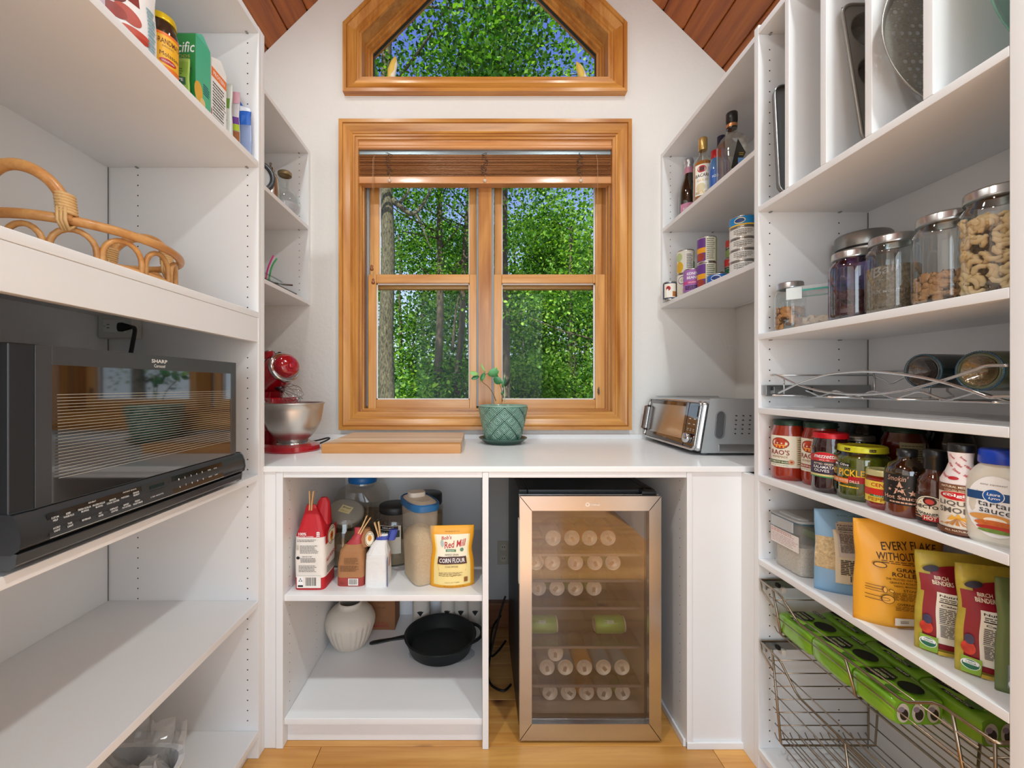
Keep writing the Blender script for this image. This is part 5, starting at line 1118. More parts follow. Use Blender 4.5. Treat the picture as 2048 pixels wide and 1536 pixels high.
# ------------------------------------------------------------ right: corner shelf bottles and tins
BZ = 1.943
def bottle(name, label, x, y, prof, m, fill=None, fm=None, cap=None, capm=None, n=36, cat='bottle', z=BZ):
    t = T(name, label, cat, (x, y, z)); b = B(m); b.lathe([(.001, .001)]+prof, n, cap=False); part('glass', b, t)
    if fill: b = B(fm); b.lathe(fill, n); part('contents', b, t)
    if cap: b = B(capm); b.lathe(cap, 32); part('cap', b, t)
    return t
t = bottle('sparkling_wine_bottle', 'dark sparkling wine bottle with silver foil and pink label, leftmost on corner shelf', .985, 1.925, [(.038, 0), (.043, .006), (.043, .13), (.040, .16), (.026, .20), (.019, .225), (.0185, .24)], M('141a12', .06, coat=1, spec=.8))
b = B(M('c98aa4', .4)); b.lathe([(.0195, .222), (.0190, .252)], 28, cap=False); part('neck_band', b, t)
b = B(M('c8c8cc', .3, .9, bump=.8, bs=90)); b.lathe([(.0192, .25), (.0175, .27), (.021, .274), (.0215, .284), (.0185, .294), (.001, .298)], 24); part('foil', b, t)
D = Dec(cyl(.0435, face_cam(.985, 1.925)-.2), .006); D.rect(-.03, .02, .03, .075, M('d78fb0', .5)); D.text('ROSE', 0, .05, .03, .010, WH); part('label', D.b, t)
RG = GL('f4f4ee', .08, .02, .6)
t = bottle('rum_bottle', 'rum bottle with gold cap and white label on corner shelf', .96, 1.758, [(.034, 0), (.038, .006), (.038, .165), (.034, .19), (.018, .215), (.015, .235), (.015, .25)], RG, [(.033, .004), (.0365, .01), (.0365, .165), (.03, .185)], M('b8742a', .3, var=.03), [(.0165, .238), (.0175, .24), (.0175, .286), (.016, .291), (.001, .291)], M('cfae6a', .3, .8))
D = Dec(cyl(.0385, face_cam(.96, 1.758)+.05), .006); D.rect(-.034, .035, .034, .165, M('f0ece2', .5)); D.ell(-.006, .145, .017, .015, RED); D.ell(-.006, .145, .010, .010, M('5a1010', .5)); D.text('BACARDI', .0, .118, .062, .014, M('3a1210', .5), off=.015); D.text('GOLD', -.004, .098, .04, .009, GOLD); D.ell(-.01, .068, .018, .018, M('d8c8a0', .5)); D.fine(-.03, .04, .03, .052, 3, GOLD)
D.rect(.022, .05, .040, .135, WH); D.text('E', .031, .115, .010, .022, M('a02a24', .5), off=.02); part('label', D.b, t)
t = bottle('spirits_bottle', 'short blue bottle with red cap between rum and clear bottles', .97, 1.678, [(.024, 0), (.027, .005), (.027, .13), (.02, .155), (.014, .165)], M('4a7ab0', .12, coat=.8), None, None, [(.0185, .158), (.019, .19), (.001, .192)], RED)
D = Dec(cyl(.0272, face_cam(.97, 1.678)), .006); D.rect(-.02, .03, .02, .11, M('2a5aa8', .4)); D.text('H2O', -.002, .08, .022, .010, WH); part('label', D.b, t)
t = bottle('spirits_bottle', 'tall dark blue bottle standing behind the blue and clear bottles', 1.055, 1.785, [(.03, 0), (.034, .006), (.034, .19), (.018, .235), (.0145, .26)], M('3a4a90', .1, coat=.8), None, None, [(.016, .26), (.016, .315), (.001, .318)], M('2e2a4a', .35))
t = T('whiskey_bottle', 'large clear square bottle with black diagonal label and dark cap', 'bottle', (.99, 1.606, BZ)); b = B(RG); b.loft([(0, 0, 0, .082, .082, 5), (0, 0, .01, .088, .088, 5), (0, 0, .175, .088, .088, 5), (0, 0, .20, .07, .07, 3.5), (0, 0, .215, .04, .04, 2), (0, 0, .245, .034, .034, 2)], 40, cap=False); part('glass', b, t)
b = B(M('8a3f14', .2, coat=.5)); b.loft([(0, 0, .004, .078, .078, 5), (0, 0, .04, .084, .084, 5)], 36); part('contents', b, t)
b = B(M('1a1614', .3)); b.lathe([(.0185, .235), (.019, .26), (.0205, .262), (.0205, .295), (.018, .299), (.001, .299)], 28); b.lathe([(.0195, .24), (.0197, .252)], 28, M('c98a5a', .3, .7), cap=False); part('cap', b, t)
for rot, nm in ((-PI*.75, 'label'),):
    n_ = face_cam(.99, 1.606); 
    D = Dec(flat((0, -.0442, 0), (1, 0, 0), (0, 0, 1)), 1); D.poly([(-.030, .06), (-.004, .172), (.026, .120), (-.008, .052)], M('26221e', .4)); D.rect(-.004, .05, .030, .100, M('6a9ad0', .3)); D.fine(.0, .108, .022, .122, 2, GOLD); part('label', D.b, t)
TZ = 1.578; TIN = M('c2c0ba', .25, 1.0, var=.02)
def tin(label, x, y, z, r, h, deco=None, base='e8e4da', off=0, group=None, grp='tins on the corner shelf'):
    t = T('food_tin', label, 'tin', (x, y, z), group=grp); b = B(TIN); b.lathe([(r*.97, 0), (r, .002), (r*.985, .004), (r*.985, h-.004), (r, h-.002), (r*.97, h), (r*.93, h-.003), (.001, h-.003)], 36, cap=False); b.lathe([(.001, .001), (r*.97, 0)], 24, cap=False); part('tin', b, t)
    b = B(M(base, .45, var=.02)); b.lathe([(r*.99, .005), (r*.99, h-.005)], 40, cap=False); part('paper_label', b, t)
    if deco: D = Dec(cyl(r*.992, face_cam(x, y)+off), .005); deco(D, r, h); part('print', D.b, t)
    return t
def dsmall(D, r, h): D.rect(-.026, .01, .03, h-.01, M('ece6d8', .5)); D.ell(-.006, h*.62, .010, .011, RED); D.ell(-.006, h*.62, .005, .006, M('7a1010', .5)); D.rect(.012, .014, .03, h*.45, M('b0703a', .5)); D.rect(-.012, .018, -.006, .05, WH)
tin('small white tin with a red emblem at the window end of the tin shelf', .905, 1.945, TZ, .030, .085, dsmall, '2a3a5a')
def dcorn2(D, r, h): D.rect(-.05, .006, .055, h-.006, M('e6e4d6', .5)); D.rect(.0, h*.15, .035, h-.012, M('f4f2ea', .5)); D.fine(.004, h*.2, .032, h-.02, 9, INK); D.ell(-.028, h*.28, .018, .026, M('f0b41a', .45, bump=1, bs=300, var=.2, vs=200)); D.rect(.036, h*.1, .05, h*.5, M('6a9a3a', .5)); D.ell(-.03, h*.7, .016, .02, M('b8c88a', .5))
def dcorn3(D, r, h): D.rect(-.05, .006, .055, h-.006, M('e8e8da', .5)); D.ell(.005, h*.30, .034, .026, M('f0b41a', .45, bump=1, bs=300, var=.2, vs=200)); D.ell(-.016, h*.72, .018, .018, PUR); D.ell(-.016, h*.72, .015, .015, M('e8e8da', .5)); D.text('Corn', -.006, h*.72, .03, .010, M('5a6a3a', .5)); D.rect(.03, h*.1, .05, h*.9, M('9ab84a', .5))
tin('lower yellow and white sweetcorn tin of the left stack', .955, 1.895, TZ, .0365, .108, dcorn3)
tin('upper sweetcorn tin with nutrition panel, on top of the left stack', .955, 1.895, TZ+.1085, .0365, .108, dcorn2)
def dbean(D, r, h): D.rect(-.05, .006, .055, h-.006, M('a06ab0', .5)); D.text('KIDNEY', .0, h*.78, .044, .012, WH, off=.02); D.text('BEANS', 0, h*.62, .044, .012, WH, off=.02); D.rect(-.05, h*.36, .055, h*.48, M('c84a8a', .5)); D.text('ORGANIC', 0, h*.42, .034, .006, WH); D.fine(-.03, .012, .03, h*.3, 3, M('2a1a3a', .5), .7); D.rect(.02, h*.85, .05, h-.006, YEL)
tin('single purple bean tin between the two tall stacks', .938, 1.803, TZ, .036, .105, dbean, 'a06ab0')
def dmix(D, r, h): D.rect(-.05, .006, .0, h-.006, PUR); D.rect(-.05, h*.38, -.004, h*.58, M('f0a81a', .5)); D.ell(-.026, h*.22, .018, .016, M('a8402a', .5, var=.3, vs=90)); D.rect(-.004, .006, .04, h-.006, M('dfe0c8', .5)); D.fine(.0, h*.1, .034, h*.92, 11, INK, .4); D.rect(.04, .006, .05, h-.006, M('9ab84a', .5))
tin('lower purple and yellow tin of the middle stack', .960, 1.728, TZ, .0365, .108, dmix); tin('upper purple and yellow tin with fine print, on top of middle stack', .960, 1.728, TZ+.1085, .0365, .108, dmix)
def dtun(c1, c2): return lambda D, r, h: (D.rect(-.06, .004, .06, h-.004, M(c1, .4)), D.ell(-.01, h*.55, .018, .011, M(c2, .4)), D.ell(-.01, h*.55, .015, .008, M('1a3a7a', .4)), D.rect(-.06, .004, .06, .009, YEL))
tin('low blue fish tin, lower of the short pair', .958, 1.640, TZ, .040, .038, dtun('1f6ac0', 'e8e8e8'), '1f6ac0', grp='fish tins on the corner shelf'); tin('dark tin with yellow band behind the low blue fish tin', 1.045, 1.735, TZ, .036, .075, dtun('2a2a3a', 'f0c22a'), '2a2a3a')
for k, (c, s_) in enumerate((('1f5a44', 'dark green tin at the bottom of the small spice tin stack'), ('1f6a4a', 'green tin second in the small spice tin stack'), ('c8302c', 'red tin third in the small spice tin stack'), ('8aa05a', 'light green tin fourth in the small spice tin stack'), ('c03a34', 'red tin on top of the small spice tin stack'))):
    tin(s_, 1.032+.003*(k % 2), 1.675-.004*k, TZ+.0375*k, .030, .037, (lambda D, r, h: (D.text('spice', 0, h*.5, .03, .01, WH),)), c, grp='spice tins on the corner shelf')
def dwt(D, r, h): D.fine(-.03, h*.35, .034, h*.8, 3, INK, .35); D.text('tuna', -.004, h*.35, .03, .009, M('7a6a5a', .5), shear=.3)
for k in range(4): tin('white paper-wrapped fish tin, number %s from the bottom of the tall tin stack' % ('one', 'two', 'three', 'four')[k], .957, 1.487, TZ+.0405*k, .0425, .040, dwt, 'e6e4de', grp='fish tins on the corner shelf')
tin('bright blue fish tin on top of the tall tin stack', .957, 1.487, TZ+.162, .0425, .040, dtun('1f86c8', 'f4e8a0'), '1f86c8', grp='fish tins on the corner shelf')
# ------------------------------------------------------------ right: pans standing between dividers
DZ = 1.721
PANM = M('8a847c', .32, .9, var=.05, vs=8); PANM2 = M('a8a49c', .3, .6, var=.04)
def upright(nm, label, cat, y, tilt=0, x=XF+.02): return T(nm, label, cat, (x, y, DZ), (tilt, 0, 0))
# grey baking sheet (first bay)
t = upright('baking_sheet', 'grey baking sheet on edge in first bay beside the side panel', 'baking sheet', 1.152, -.11, XF-.012); b = B(M('84878a', .42, .3))
pts = [(.03+.022*cos(a), .022+.022*sin(a)) for a in [PI+k*PI/12 for k in range(7)]]+[(.28, 0), (.30, .02), (.30, .31), (.28, .33)]+[(.045+.028*cos(a), .30+.028*sin(a)) for a in [PI/2+k*PI/12 for k in range(7)]]
b.prism(pts, .012, .015, 'Y'); part('sheet', b, t); b = B(M('9a9c9e', .3, .9)); b.tube([(p[0], .003, p[1]) for p in pts], .003, 6, closed=True); part('rim', b, t); b = B(M('84878a', .42, .3))
n = len(pts); b.add([(p[0], .004, p[1]) for p in pts]+[(p[0], .014, p[1]) for p in pts], [(i, (i+1) % n, (i+1) % n+n, i+n) for i in range(n)], sm=True); part('side', b, t)
# thin glass lid edge (second bay)
t = upright('glass_tray', 'thin clear glass tray edge standing in the second bay', 'tray', 1.035, -.02, 1.03); b = B(CLR); b.M = Matrix.Translation((.1, 0, .16)) @ Matrix.Rotation(PI/2, 4, 'X'); b.lathe([(.001, 0), (.13, 0), (.145, .008), (.158, .010), (.158, .006), (.145, .004), (.13, -.004), (.001, -.004)], 48, cap=False); part('dish', b, t)
# muffin tin
t = upright('muffin_tin', 'grey metal muffin tin standing on edge in the third bay', 'muffin tin', .930, -.155, XF+.020); L_, W_ = .24, .375
def rr_pts(w, h, r, x0=0, z0=0, k=6):
    P_ = []
    for cx_, cy_, a0 in ((x0+w-r, z0+h-r, 0), (x0+r, z0+h-r, PI/2), (x0+r, z0+r, PI), (x0+w-r, z0+r, 1.5*PI)):
        for q in range(k+1): a = a0+q*PI/2/k; P_.append((cx_+r*cos(a), cy_+r*sin(a)))
    return P_
MUF = M('857f78', .42, .4, var=.05, vs=10)
out = rr_pts(L_, W_, .028); b = B(MUF); b.tube([(p[0], .0, p[1]) for p in out], .0042, 6, closed=True); part('rim', b, t, label='rolled rim of muffin tin')
b = B(MUF)
cells = [(a, c) for a in (.062, .178) for c in (.07, .187, .305)]; cr_ = .047
for ax, az in cells:   # flat sheet around every cup: a ring filling its cell
    x0, x1 = (0, .12) if ax < .1 else (.12, L_); z0, z1 = (0, .1285) if az < .1 else ((.1285, .246) if az < .2 else (.246, W_)); v = []; n = 32
    for i in range(n):
        a = 2*PI*i/n; c_, s_ = cos(a), sin(a); v.append((ax+cr_*c_, 0, az+cr_*s_)); k = min(((x1-ax)/c_ if c_ > 1e-6 else (x0-ax)/c_ if c_ < -1e-6 else 9), ((z1-az)/s_ if s_ > 1e-6 else (z0-az)/s_ if s_ < -1e-6 else 9)); v.append((ax+k*c_, 0, az+k*s_))
    b.add(v, [(2*i, 2*i+1, (2*i+3) % (2*n), (2*i+2) % (2*n)) for i in range(n)])
part('top_sheet', b, t)
for ax, az in cells:
    b = B(MUF); b.M = Matrix.Translation((ax, 0, az)) @ Matrix.Rotation(-PI/2, 4, 'X'); b.lathe([(cr_+.002, -.0008), (cr_, .001), (cr_-.004, .005), (.038, .022), (.034, .024), (.001, .024)], 32, cap=False); part('cup', b, t)
# perforated pizza pan
t = upright('pizza_pan', 'round perforated metal pizza pan standing in the fourth bay', 'pan', .842, -.11, 1.014); R_ = .178
b = B(PANM2); b.M = Matrix.Translation((0, 0, R_+.002)) @ Matrix.Rotation(PI/2, 4, 'X'); b.lathe([(R_-.018, 0), (R_-.006, .010), (R_, .013), (R_+.0005, .011), (R_-.005, .008), (R_-.017, -.002)], 72, cap=False); part('rim', b, t)
b = B(M('98948a', .42, .4, var=.08, vs=14)); s_ = .0165; hr = .0047; v = []; rows_ = int(2*R_/s_)+1
b.M = Matrix.Translation((0, 0, R_+.002)) @ Matrix.Rotation(PI/2, 4, 'X')
for j in range(-rows_//2-1, rows_//2+2):
    for i in range(-rows_//2-1, rows_//2+2):
        cx_, cy_ = i*s_+(s_/2 if j % 2 else 0), j*s_
        if math.hypot(cx_, cy_) > R_-.004: continue
        n = 16; inner = []; outer = []; hole = math.hypot(cx_, cy_) < R_-.03
        for k in range(n):
            a = 2*PI*(k+.5)/n; c_, q_ = cos(a), sin(a); m_ = s_/2/max(abs(c_), abs(q_)); ox, oy = cx_+m_*c_, cy_+m_*q_; d_ = math.hypot(ox, oy); f_ = min(1, (R_-.016)/d_); outer.append((ox*f_, oy*f_, 0)); inner.append((cx_+hr*c_, cy_+hr*q_, 0) if hole else (min(1, (R_-.016)/max(.001, math.hypot(cx_, cy_)))*cx_, min(1, (R_-.016)/max(.001, math.hypot(cx_, cy_)))*cy_, 0))
        b.add(inner+outer, [(k, (k+1) % n, (k+1) % n+n, k+n) for k in range(n)])
part('perforated_base', b, t)
# glass cake stand (last bay), only its green-tinted edge shows
t = T('glass_cake_stand', 'green-tinted glass plate edge in the last bay at upper right', 'cake stand', (.965, .70, DZ)); GG = GL('dcece6', .05, .02, .5)
b = B(GG); b.M = Matrix.Translation((.045, .0, .155)) @ Matrix.Rotation(PI/2+.0, 4, 'X'); b.lathe([(.001, 0), (.13, 0), (.150, .004), (.1515, .006), (.150, .0085), (.13, .006), (.001, .005)], 64, cap=False); part('plate', b, t)
b = B(M('6fae9c', .1, coat=.8, alpha=.7)); b.M = Matrix.Translation((.045, .0, .155)) @ Matrix.Rotation(PI/2, 4, 'X'); b.lathe([(.1505, .0045), (.1520, .006), (.1505, .0075)], 64, cap=False); part('plate_edge', b, t)
# ------------------------------------------------------------ right: jars of nuts
NZ = 1.332
def scatter(shape, r, z0, z1, n, m, size, seed=1, top=True):
    """many small pieces packed inside a jar, joined"""
    rr = random.Random(seed); b = B(m); placed = 0
    for k in range(n):
        if top and k < n*.3: q = r*math.sqrt(rr.random())*.9; z = z1-size*.4*rr.random()
        else: q = r-size*.32; z = z0+size*.3+(z1-z0-size*.5)*rr.random()
        a = rr.random()*2*PI; R3 = Matrix.Rotation(a, 4, 'Z') @ Matrix.Translation((q, 0, z)) @ Matrix.Rotation(rr.uniform(-.5, .5), 4, 'Y') @ Matrix.Rotation(rr.random()*2*PI, 4, 'X')
        b.M = R3
        if shape == 'cashew': b.tube([(0, size*.42*cos(q_), size*.5*sin(q_)-size*.2) for q_ in (.25, .9, 1.57, 2.25, 2.9)], lambda t_: size*(.10+.095*sin(PI*(.1+.8*t_))), 7)
        elif shape == 'almond': b.ball((0, 0, 0), size/2, 8, sx=.35, sy=.62, sz=1)
        elif shape == 'walnut':
            k0 = len(b.v); b.ball((0, 0, 0), size/2, 8, sx=.55, sy=.9)
            for i in range(k0, len(b.v)): v = b.v[i]; b.v[i] = (v[0]+rr.uniform(-.12, .12)*size, v[1]+rr.uniform(-.12, .12)*size, v[2]+rr.uniform(-.12, .12)*size)
    b.M = Matrix(); return b
CAS_ = M('d9b684', .5, var=.08, vs=30); ALM = M('8a5a3c', .6, var=.15, vs=60, bump=.5, bs=300); WAL = M('a8784c', .65, var=.2, vs=60, bump=.5, bs=200); WAL2 = M('b87a3a', .6, var=.2, vs=60)
LIDM = M('bfc0bf', .28, 1.0, var=.02)
def mason(label, x, y, h=.172, r=.0475, glass=None, emb=None, emb2=None):
    t = jar('mason_jar', label, 'jar', x, y, NZ, r, h, fill=None, neck=.80, lidr=r*.86, lh=.018, body_m=glass, lidmat=LIDM, shoulder=.80, ribs=60, group='mason jars of nuts and seeds')
    if emb:
        D = Dec(cyl(r+.0006, face_cam(x, y)-.25), .006); gm = M('dfe6ea', .15, .3, alpha=.22); D.text(emb, 0, h*.55, r*1.05, r*.42, gm, rot=.28, shear=.3); D.rect(-r*.5, h*.42, r*.35, h*.425, gm)
        if emb2: D.text(emb2, 0, h*.27, r*1.3, r*.13, gm, off=.01)
        part('embossing', D.b, t)
    return t
t = mason('small mason jar of walnut pieces at far end of the nut shelf', .900, 1.186, .138, .0375, emb='Ball'); part('walnuts', scatter('walnut', .035, .004, .065, 110, WAL2, .016, 2), t, kind='stuff')
# plastic container
t = T('food_container', 'clear plastic box of cashews with teal seal next to small walnut jar', 'container', (.952, 1.132, NZ), -.71); PC = FROST('f0f4f6', .22, .12)
b = B(PC); b.loft([(0, 0, .001, .125, .085, 6), (0, 0, .104, .150, .100, 6)], 44, cap=False); b.loft([(0, 0, 0, .001, .001, 6), (0, 0, .001, .125, .085, 6)], 40, cap=False); part('tub', b, t)
b = B(M('3aa898', .35)); b.loft([(0, 0, .101, .1535, .1035, 6), (0, 0, .1055, .1555, .1055, 6)], 44, cap=False); part('seal', b, t)
b = B(FROST('e2ecee', .45, .2)); b.loft([(0, 0, .1055, .156, .106, 6), (0, 0, .114, .158, .108, 6), (0, 0, .116, .15, .10, 6)], 44, cap=True); part('lid', b, t)
b = B(FROST('eef4f4', .6, .2)); b.box(-.080, -.057, .080, -.045, -.052, .112); part('clip', b, t, bevel=.001)
sb = scatter('cashew', .040, .002, .030, 60, M('cdb596', .55, var=.08), .026, 4); sb.v = [(v[0]*1.35, v[1]*.9, v[2]) for v in sb.v]; part('cashews', sb, t, kind='stuff')
t = mason('purple-tinted mason jar of almonds in front of the steel canister', .910, .998, .166, .0465, GL('aca6c8', .10, .02, .7), None); part('almonds', scatter('almond', .044, .004, .066, 150, ALM, .027, 5), t, kind='stuff')
t = T('steel_canister', 'brushed steel canister with lid at the back of the nut shelf', 'canister', (1.100, 1.174, NZ)); b = B(M('aaa6a0', .3, 1.0, var=.05, vs=4)); b.lathe([(.059, 0), (.061, .004), (.061, .228)], 44, cap=False); part('canister', b, t)
b = B(BK); b.lathe([(.0612, .228), (.0612, .234)], 44, cap=False); part('seal', b, t); b = B(M('9a9894', .3, 1.0, var=.05)); b.lathe([(.062, .234), (.063, .238), (.063, .268), (.059, .273), (.001, .273)], 44, cap=False); part('lid', b, t)
t = mason('mason jar half full of dark chia seeds', .920, .912, .172, .0465, emb='Ball', emb2='WIDE MOUTH'); b = B(M('6e5e4c', .7, bump=1, bs=400, var=.9, vs=170)); b.lathe([(.040, .004), (.0445, .012), (.0445, .103), (.001, .104)], 32); part('chia_seeds', b, t, kind='stuff')
t = mason('mason jar with a shallow layer of walnuts beside the cashew jar', .922, .811, .178, .0475, emb=None); part('walnuts', scatter('walnut', .045, .004, .058, 130, WAL, .018, 6), t, kind='stuff')
t = mason('largest mason jar filled with whole cashews, next to the end panel', .925, .7305, .190, .0485, emb=None); part('cashews', scatter('cashew', .0465, .004, .135, 330, CAS_, .026, 7), t, kind='stuff')
# ------------------------------------------------------------ wine rack and bottles
RK = T('wine_rack', 'chrome wire pull-out wine rack with curved front rails', 'wine rack', (1.0, .95, 1.107)); CHR = M('cfd0d0', .14, 1.0, var=.02)
def rail(pts, r, name='wire', x=None, m=CHR, k=5):
    b = B(m); b.tube(smoothpath(pts, k), r, 8); part(name, b, RK, world=True)
def rp(px, py, x): y = YX(px, x); return (x, y, Z(py, y))
rail([rp(*p, .864) for p in ((1557, 786), (1568, 781), (1597, 767), (1632, 755), (1669, 747), (1732, 743), (1806, 749), (1876, 762), (1943, 782), (1976, 794), (1990, 794), (2010, 793))]+[(.864, .664, Z(793, .67))], .0028, 'front_rail')
rail([rp(*p, .870) for p in ((1542, 750), (1553, 750), (1575, 760), (1597, 770), (1632, 780), (1669, 786), (1732, 789), (1806, 781), (1881, 762), (1943, 742), (1973, 732), (2016, 731))], .0028, 'front_rail')
def wave(x, z, amp, y0, y1, n, nm): rail([(x, y0+(y1-y0)*i/(n*4), z+amp*cos(2*PI*i/4)) for i in range(n*4+1)], .0024, nm, k=3)
wave(.955, 1.152, .008, 1.20, .68, 5, 'cradle_wire'); wave(1.10, 1.190, .010, 1.14, .68, 5, 'cradle_wire')
for x, z in ((.955, 1.142), (1.10, 1.142), (1.165, 1.215)): rail([(x, 1.215, z), (x, .672, z)], .0024, 'long_wire')
for y in (1.21, 1.02, .85, .69): rail([(.866, y, 1.146), (1.16, y, 1.142), (1.165, y, 1.160), (1.165, y, 1.215)], .0024, 'cross_wire', k=2)
for x, y in ((1.10, 1.14), (1.10, 1.0), (.90, 1.21)): rail([(x, y, 1.142), (x, y, 1.198)], .0022, 'upright_wire', k=1)
rail([(.866, 1.215, 1.205), (1.165, 1.215, 1.205)], .0024, 'cross_wire', k=1)
b = B(M('a8aaab', .3, .9)); b.box(.860, 1.236, 1.146, 1.18, 1.2495, 1.176); b.box(.862, 1.232, 1.142, 1.17, 1.237, 1.148); b.box(.860, 1.228, 1.146, .868, 1.236, 1.175); b.box(.885, 1.230, 1.150, .905, 1.236, 1.170); part('slide', b, RK, world=True, bevel=.001, label='grey metal drawer slide')
b = B(M('2e3436', .5)); b.box(.99, 1.228, 1.155, 1.0, 1.236, 1.17); b.box(.875, 1.226, 1.16, .88, 1.231, 1.172); part('slide_clip', b, RK, world=True)
for (x, y, c, lab) in ((.972, .900, '1d2a2e', 'dark wine bottle lying on the rack, left of the pair'), (.935, .768, '4a5236', 'olive green wine bottle lying on the rack, right of the pair')):
    zz = Z(744, y)+.002; t = T('wine_bottle', lab, 'bottle', (x, y, zz), (0, PI/2, .05), 'wine bottles on the rack')
    b = B(M(c, .06, coat=1, spec=.9, var=.02)); b.lathe([(.001, .022), (.014, .016), (.024, .005), (.031, .001), (.035, .002), (.0375, .008), (.0375, .13), (.034, .155), (.018, .19), (.0145, .20), (.0145, .215)], 48, cap=False); part('glass', b, t)
    b = B(M('2a566a', .15, .5, coat=1)); b.lathe([(.0345, .0008), (.0358, -.0004), (.0372, .001), (.0378, .0025)], 240, ribs=60, ra=.014, cap=False); part('base_ring', b, t)
    b = B(M('6a5a3c' if y < .8 else '3a3430', .1, .5, coat=1, bump=1, bs=90, var=.6, vs=50)); b.lathe([(.001, .0215), (.013, .0155), (.0235, .0045), (.028, .0015)], 36, cap=False); part('punt', b, t)
# ------------------------------------------------------------ sauces
QZ = .902
def curved(t, r, x, y, off=0, step=.005): return Dec(cyl(r+.0005, face_cam(x, y)+off), step)
SAU = dict(fill='9c2c12', body_m=M('9c2c14', .16, coat=.9, var=.18, vs=35), lid='2c4436', lidm=.4)
def rao(x, y, lab, flav, fc, off=-.25, r=.042):
    t = jar('sauce_jar', lab, 'jar', x, y, QZ, r, .172, neck=.84, lh=.015, ribs=0, shoulder=.78, group='tomato sauce jars', **dict(SAU, fill=None)); D = curved(t, r, x, y, off)
    D.rect(-.040, .038, .058, .128, M('ece6d2', .55)); D.ell(-.010, .106, .0235, .0165, M('5a2c1c', .5)); D.ell(-.010, .106, .022, .015, M('b83a1c', .5, var=.5, vs=90)); D.rect(-.026, .099, .006, .102, M('f0b060', .5))
    for k in range(3): D.rect(-.020+.009*k, .093, -.016+.009*k, .101, M('ffa43a', .5))
    D.text("RAO'S", -.010, .080, .048, .014, M('8c1f1c', .5), off=.012); D.text('HOMEMADE', -.010, .067, .040, .006, M('9a6a2a', .5)); D.rect(-.040, .048, .020, .057, M(fc, .5)); D.text(flav, -.012, .0525, .048, .005, CREAM, off=.01); D.text('NET WT 32 OZ (2 LB) 907g', -.010, .043, .042, .003, INK); D.ell(.018, .054, .007, .007, M('d8a070', .5)); D.rect(.0155, .0515, .0205, .0565, RED)
    D.rect(.030, .042, .056, .124, M('dccfa8', .55)); D.fine(.032, .046, .054, .12, 12, INK, .4); part('label', D.b, t); return t
rao(.907, 1.203, 'red sauce jar with green tomato basil label, leftmost on the sauce shelf', 'TOMATO BASIL', '3a5a2c'); rao(.938, 1.127, 'red sauce jar with red marinara label, second from left', 'MARINARA', '9a2430', -.35)
x, y = .905, 1.068-.012; t = jar('olive_jar', 'jar of dark kalamata olives with red lid', 'jar', x, y, QZ, .0395, .152, 'cc1424', .2, None, neck=.86, lh=.014, ribs=0, body_m=M('2a0e12', .1, coat=1, var=.5, vs=30)); D = curved(t, .0395, x, y, -.15)
D.rect(-.045, .040, .045, .092, M('3f8a4a', .5)); D.rect(-.045, .043, .045, .089, M('d8cc8a', .5)); D.rect(-.045, .048, .032, .085, M('33213c', .5)); D.rect(-.045, .080, .030, .098, RED); D.ell(-.006, .092, .027, .013, M('2f7a3c', .5)); D.ell(-.006, .092, .026, .0118, M('cf2030', .4)); D.text('mezzetta', -.006, .093, .046, .009, WH, shear=.3, off=.015); D.text('SINCE 1935', -.006, .084, .02, .003, WH)
D.text('PITTED GREEK', -.008, .074, .042, .005, CREAM, off=.01); D.text('KALAMATA', -.008, .066, .044, .007, WH, off=.01); D.text('OLIVES', -.012, .057, .032, .007, WH, off=.01); part('label', D.b, t)
x, y = .922, .986; t = jar('pickle_jar', 'wide jar of green pickles with yellow lid', 'jar', x, y, QZ, .050, .129, 'd8d42a', .15, None, neck=.86, lh=.015, ribs=0, body_m=GL('dfe6b8', .10, .02, .6))
PK = M('6f7a24', .35, coat=.4, var=.25, vs=25); b = B(PK); rr = random.Random(12)
for k in range(17):
    a = 2*PI*k/11; q = .031 if k < 11 else .012; zz = .012+rr.random()*.01; b.tube(smoothpath([(q*cos(a), q*sin(a), zz), (q*1.08*cos(a+.12), q*1.08*sin(a+.12), .055), (q*cos(a+.2), q*sin(a+.2), .098+rr.random()*.008)], 5), lambda u: .0135*max(.15, sin(PI*(.08+.84*u)))**.5, 9)
part('pickles', b, t, kind='stuff'); b = B(M('8a8c30', .3, alpha=.45)); b.lathe([(.044, .004), (.0475, .012), (.0475, .104)], 32); part('brine', b, t)
D = curved(t, .050, x, y, -.50); D.rect(-.038, .0795, .004, .088, BK); D.text('Mt. Olive', -.017, .084, .036, .006, WH, shear=.2, off=.01); D.text('SIMPLY', -.040, .066, .022, .016, YEL, off=.02); D.text('PICKLES', .008, .066, .058, .016, YEL, off=.02); D.rect(-.055, .040, .0, .052, ORG); D.rect(.0, .044, .045, .058, RED); D.text('KOSHER PETITE DILLS', -.015, .046, .070, .006, CREAM, off=.015); D.rect(-.055, .020, -.03, .038, M('2a3a2a', .4)); D.fine(-.02, .030, .02, .036, 1, YEL); part('label', D.b, t)
D = Dec(cyl(.0460, face_cam(x, y)), .005); 
for u in (-.028, .018): D.rect(u-.006, .118, u+.006, .124, BK); D.text('Mt. Olive', u, .121, .010, .003, YEL)
part('lid_print', D.b, t)
x, y = .903, .910; t = jar('pepper_jar', 'small jar of red peppers with pale gold lid', 'jar', x, y, QZ, .0335, .086, 'd6cf96', .4, None, neck=.92, lh=.013, ribs=0, body_m=M('8a1c14', .15, coat=.9, var=.3, vs=50)); D = curved(t, .0335, x, y, -.15)
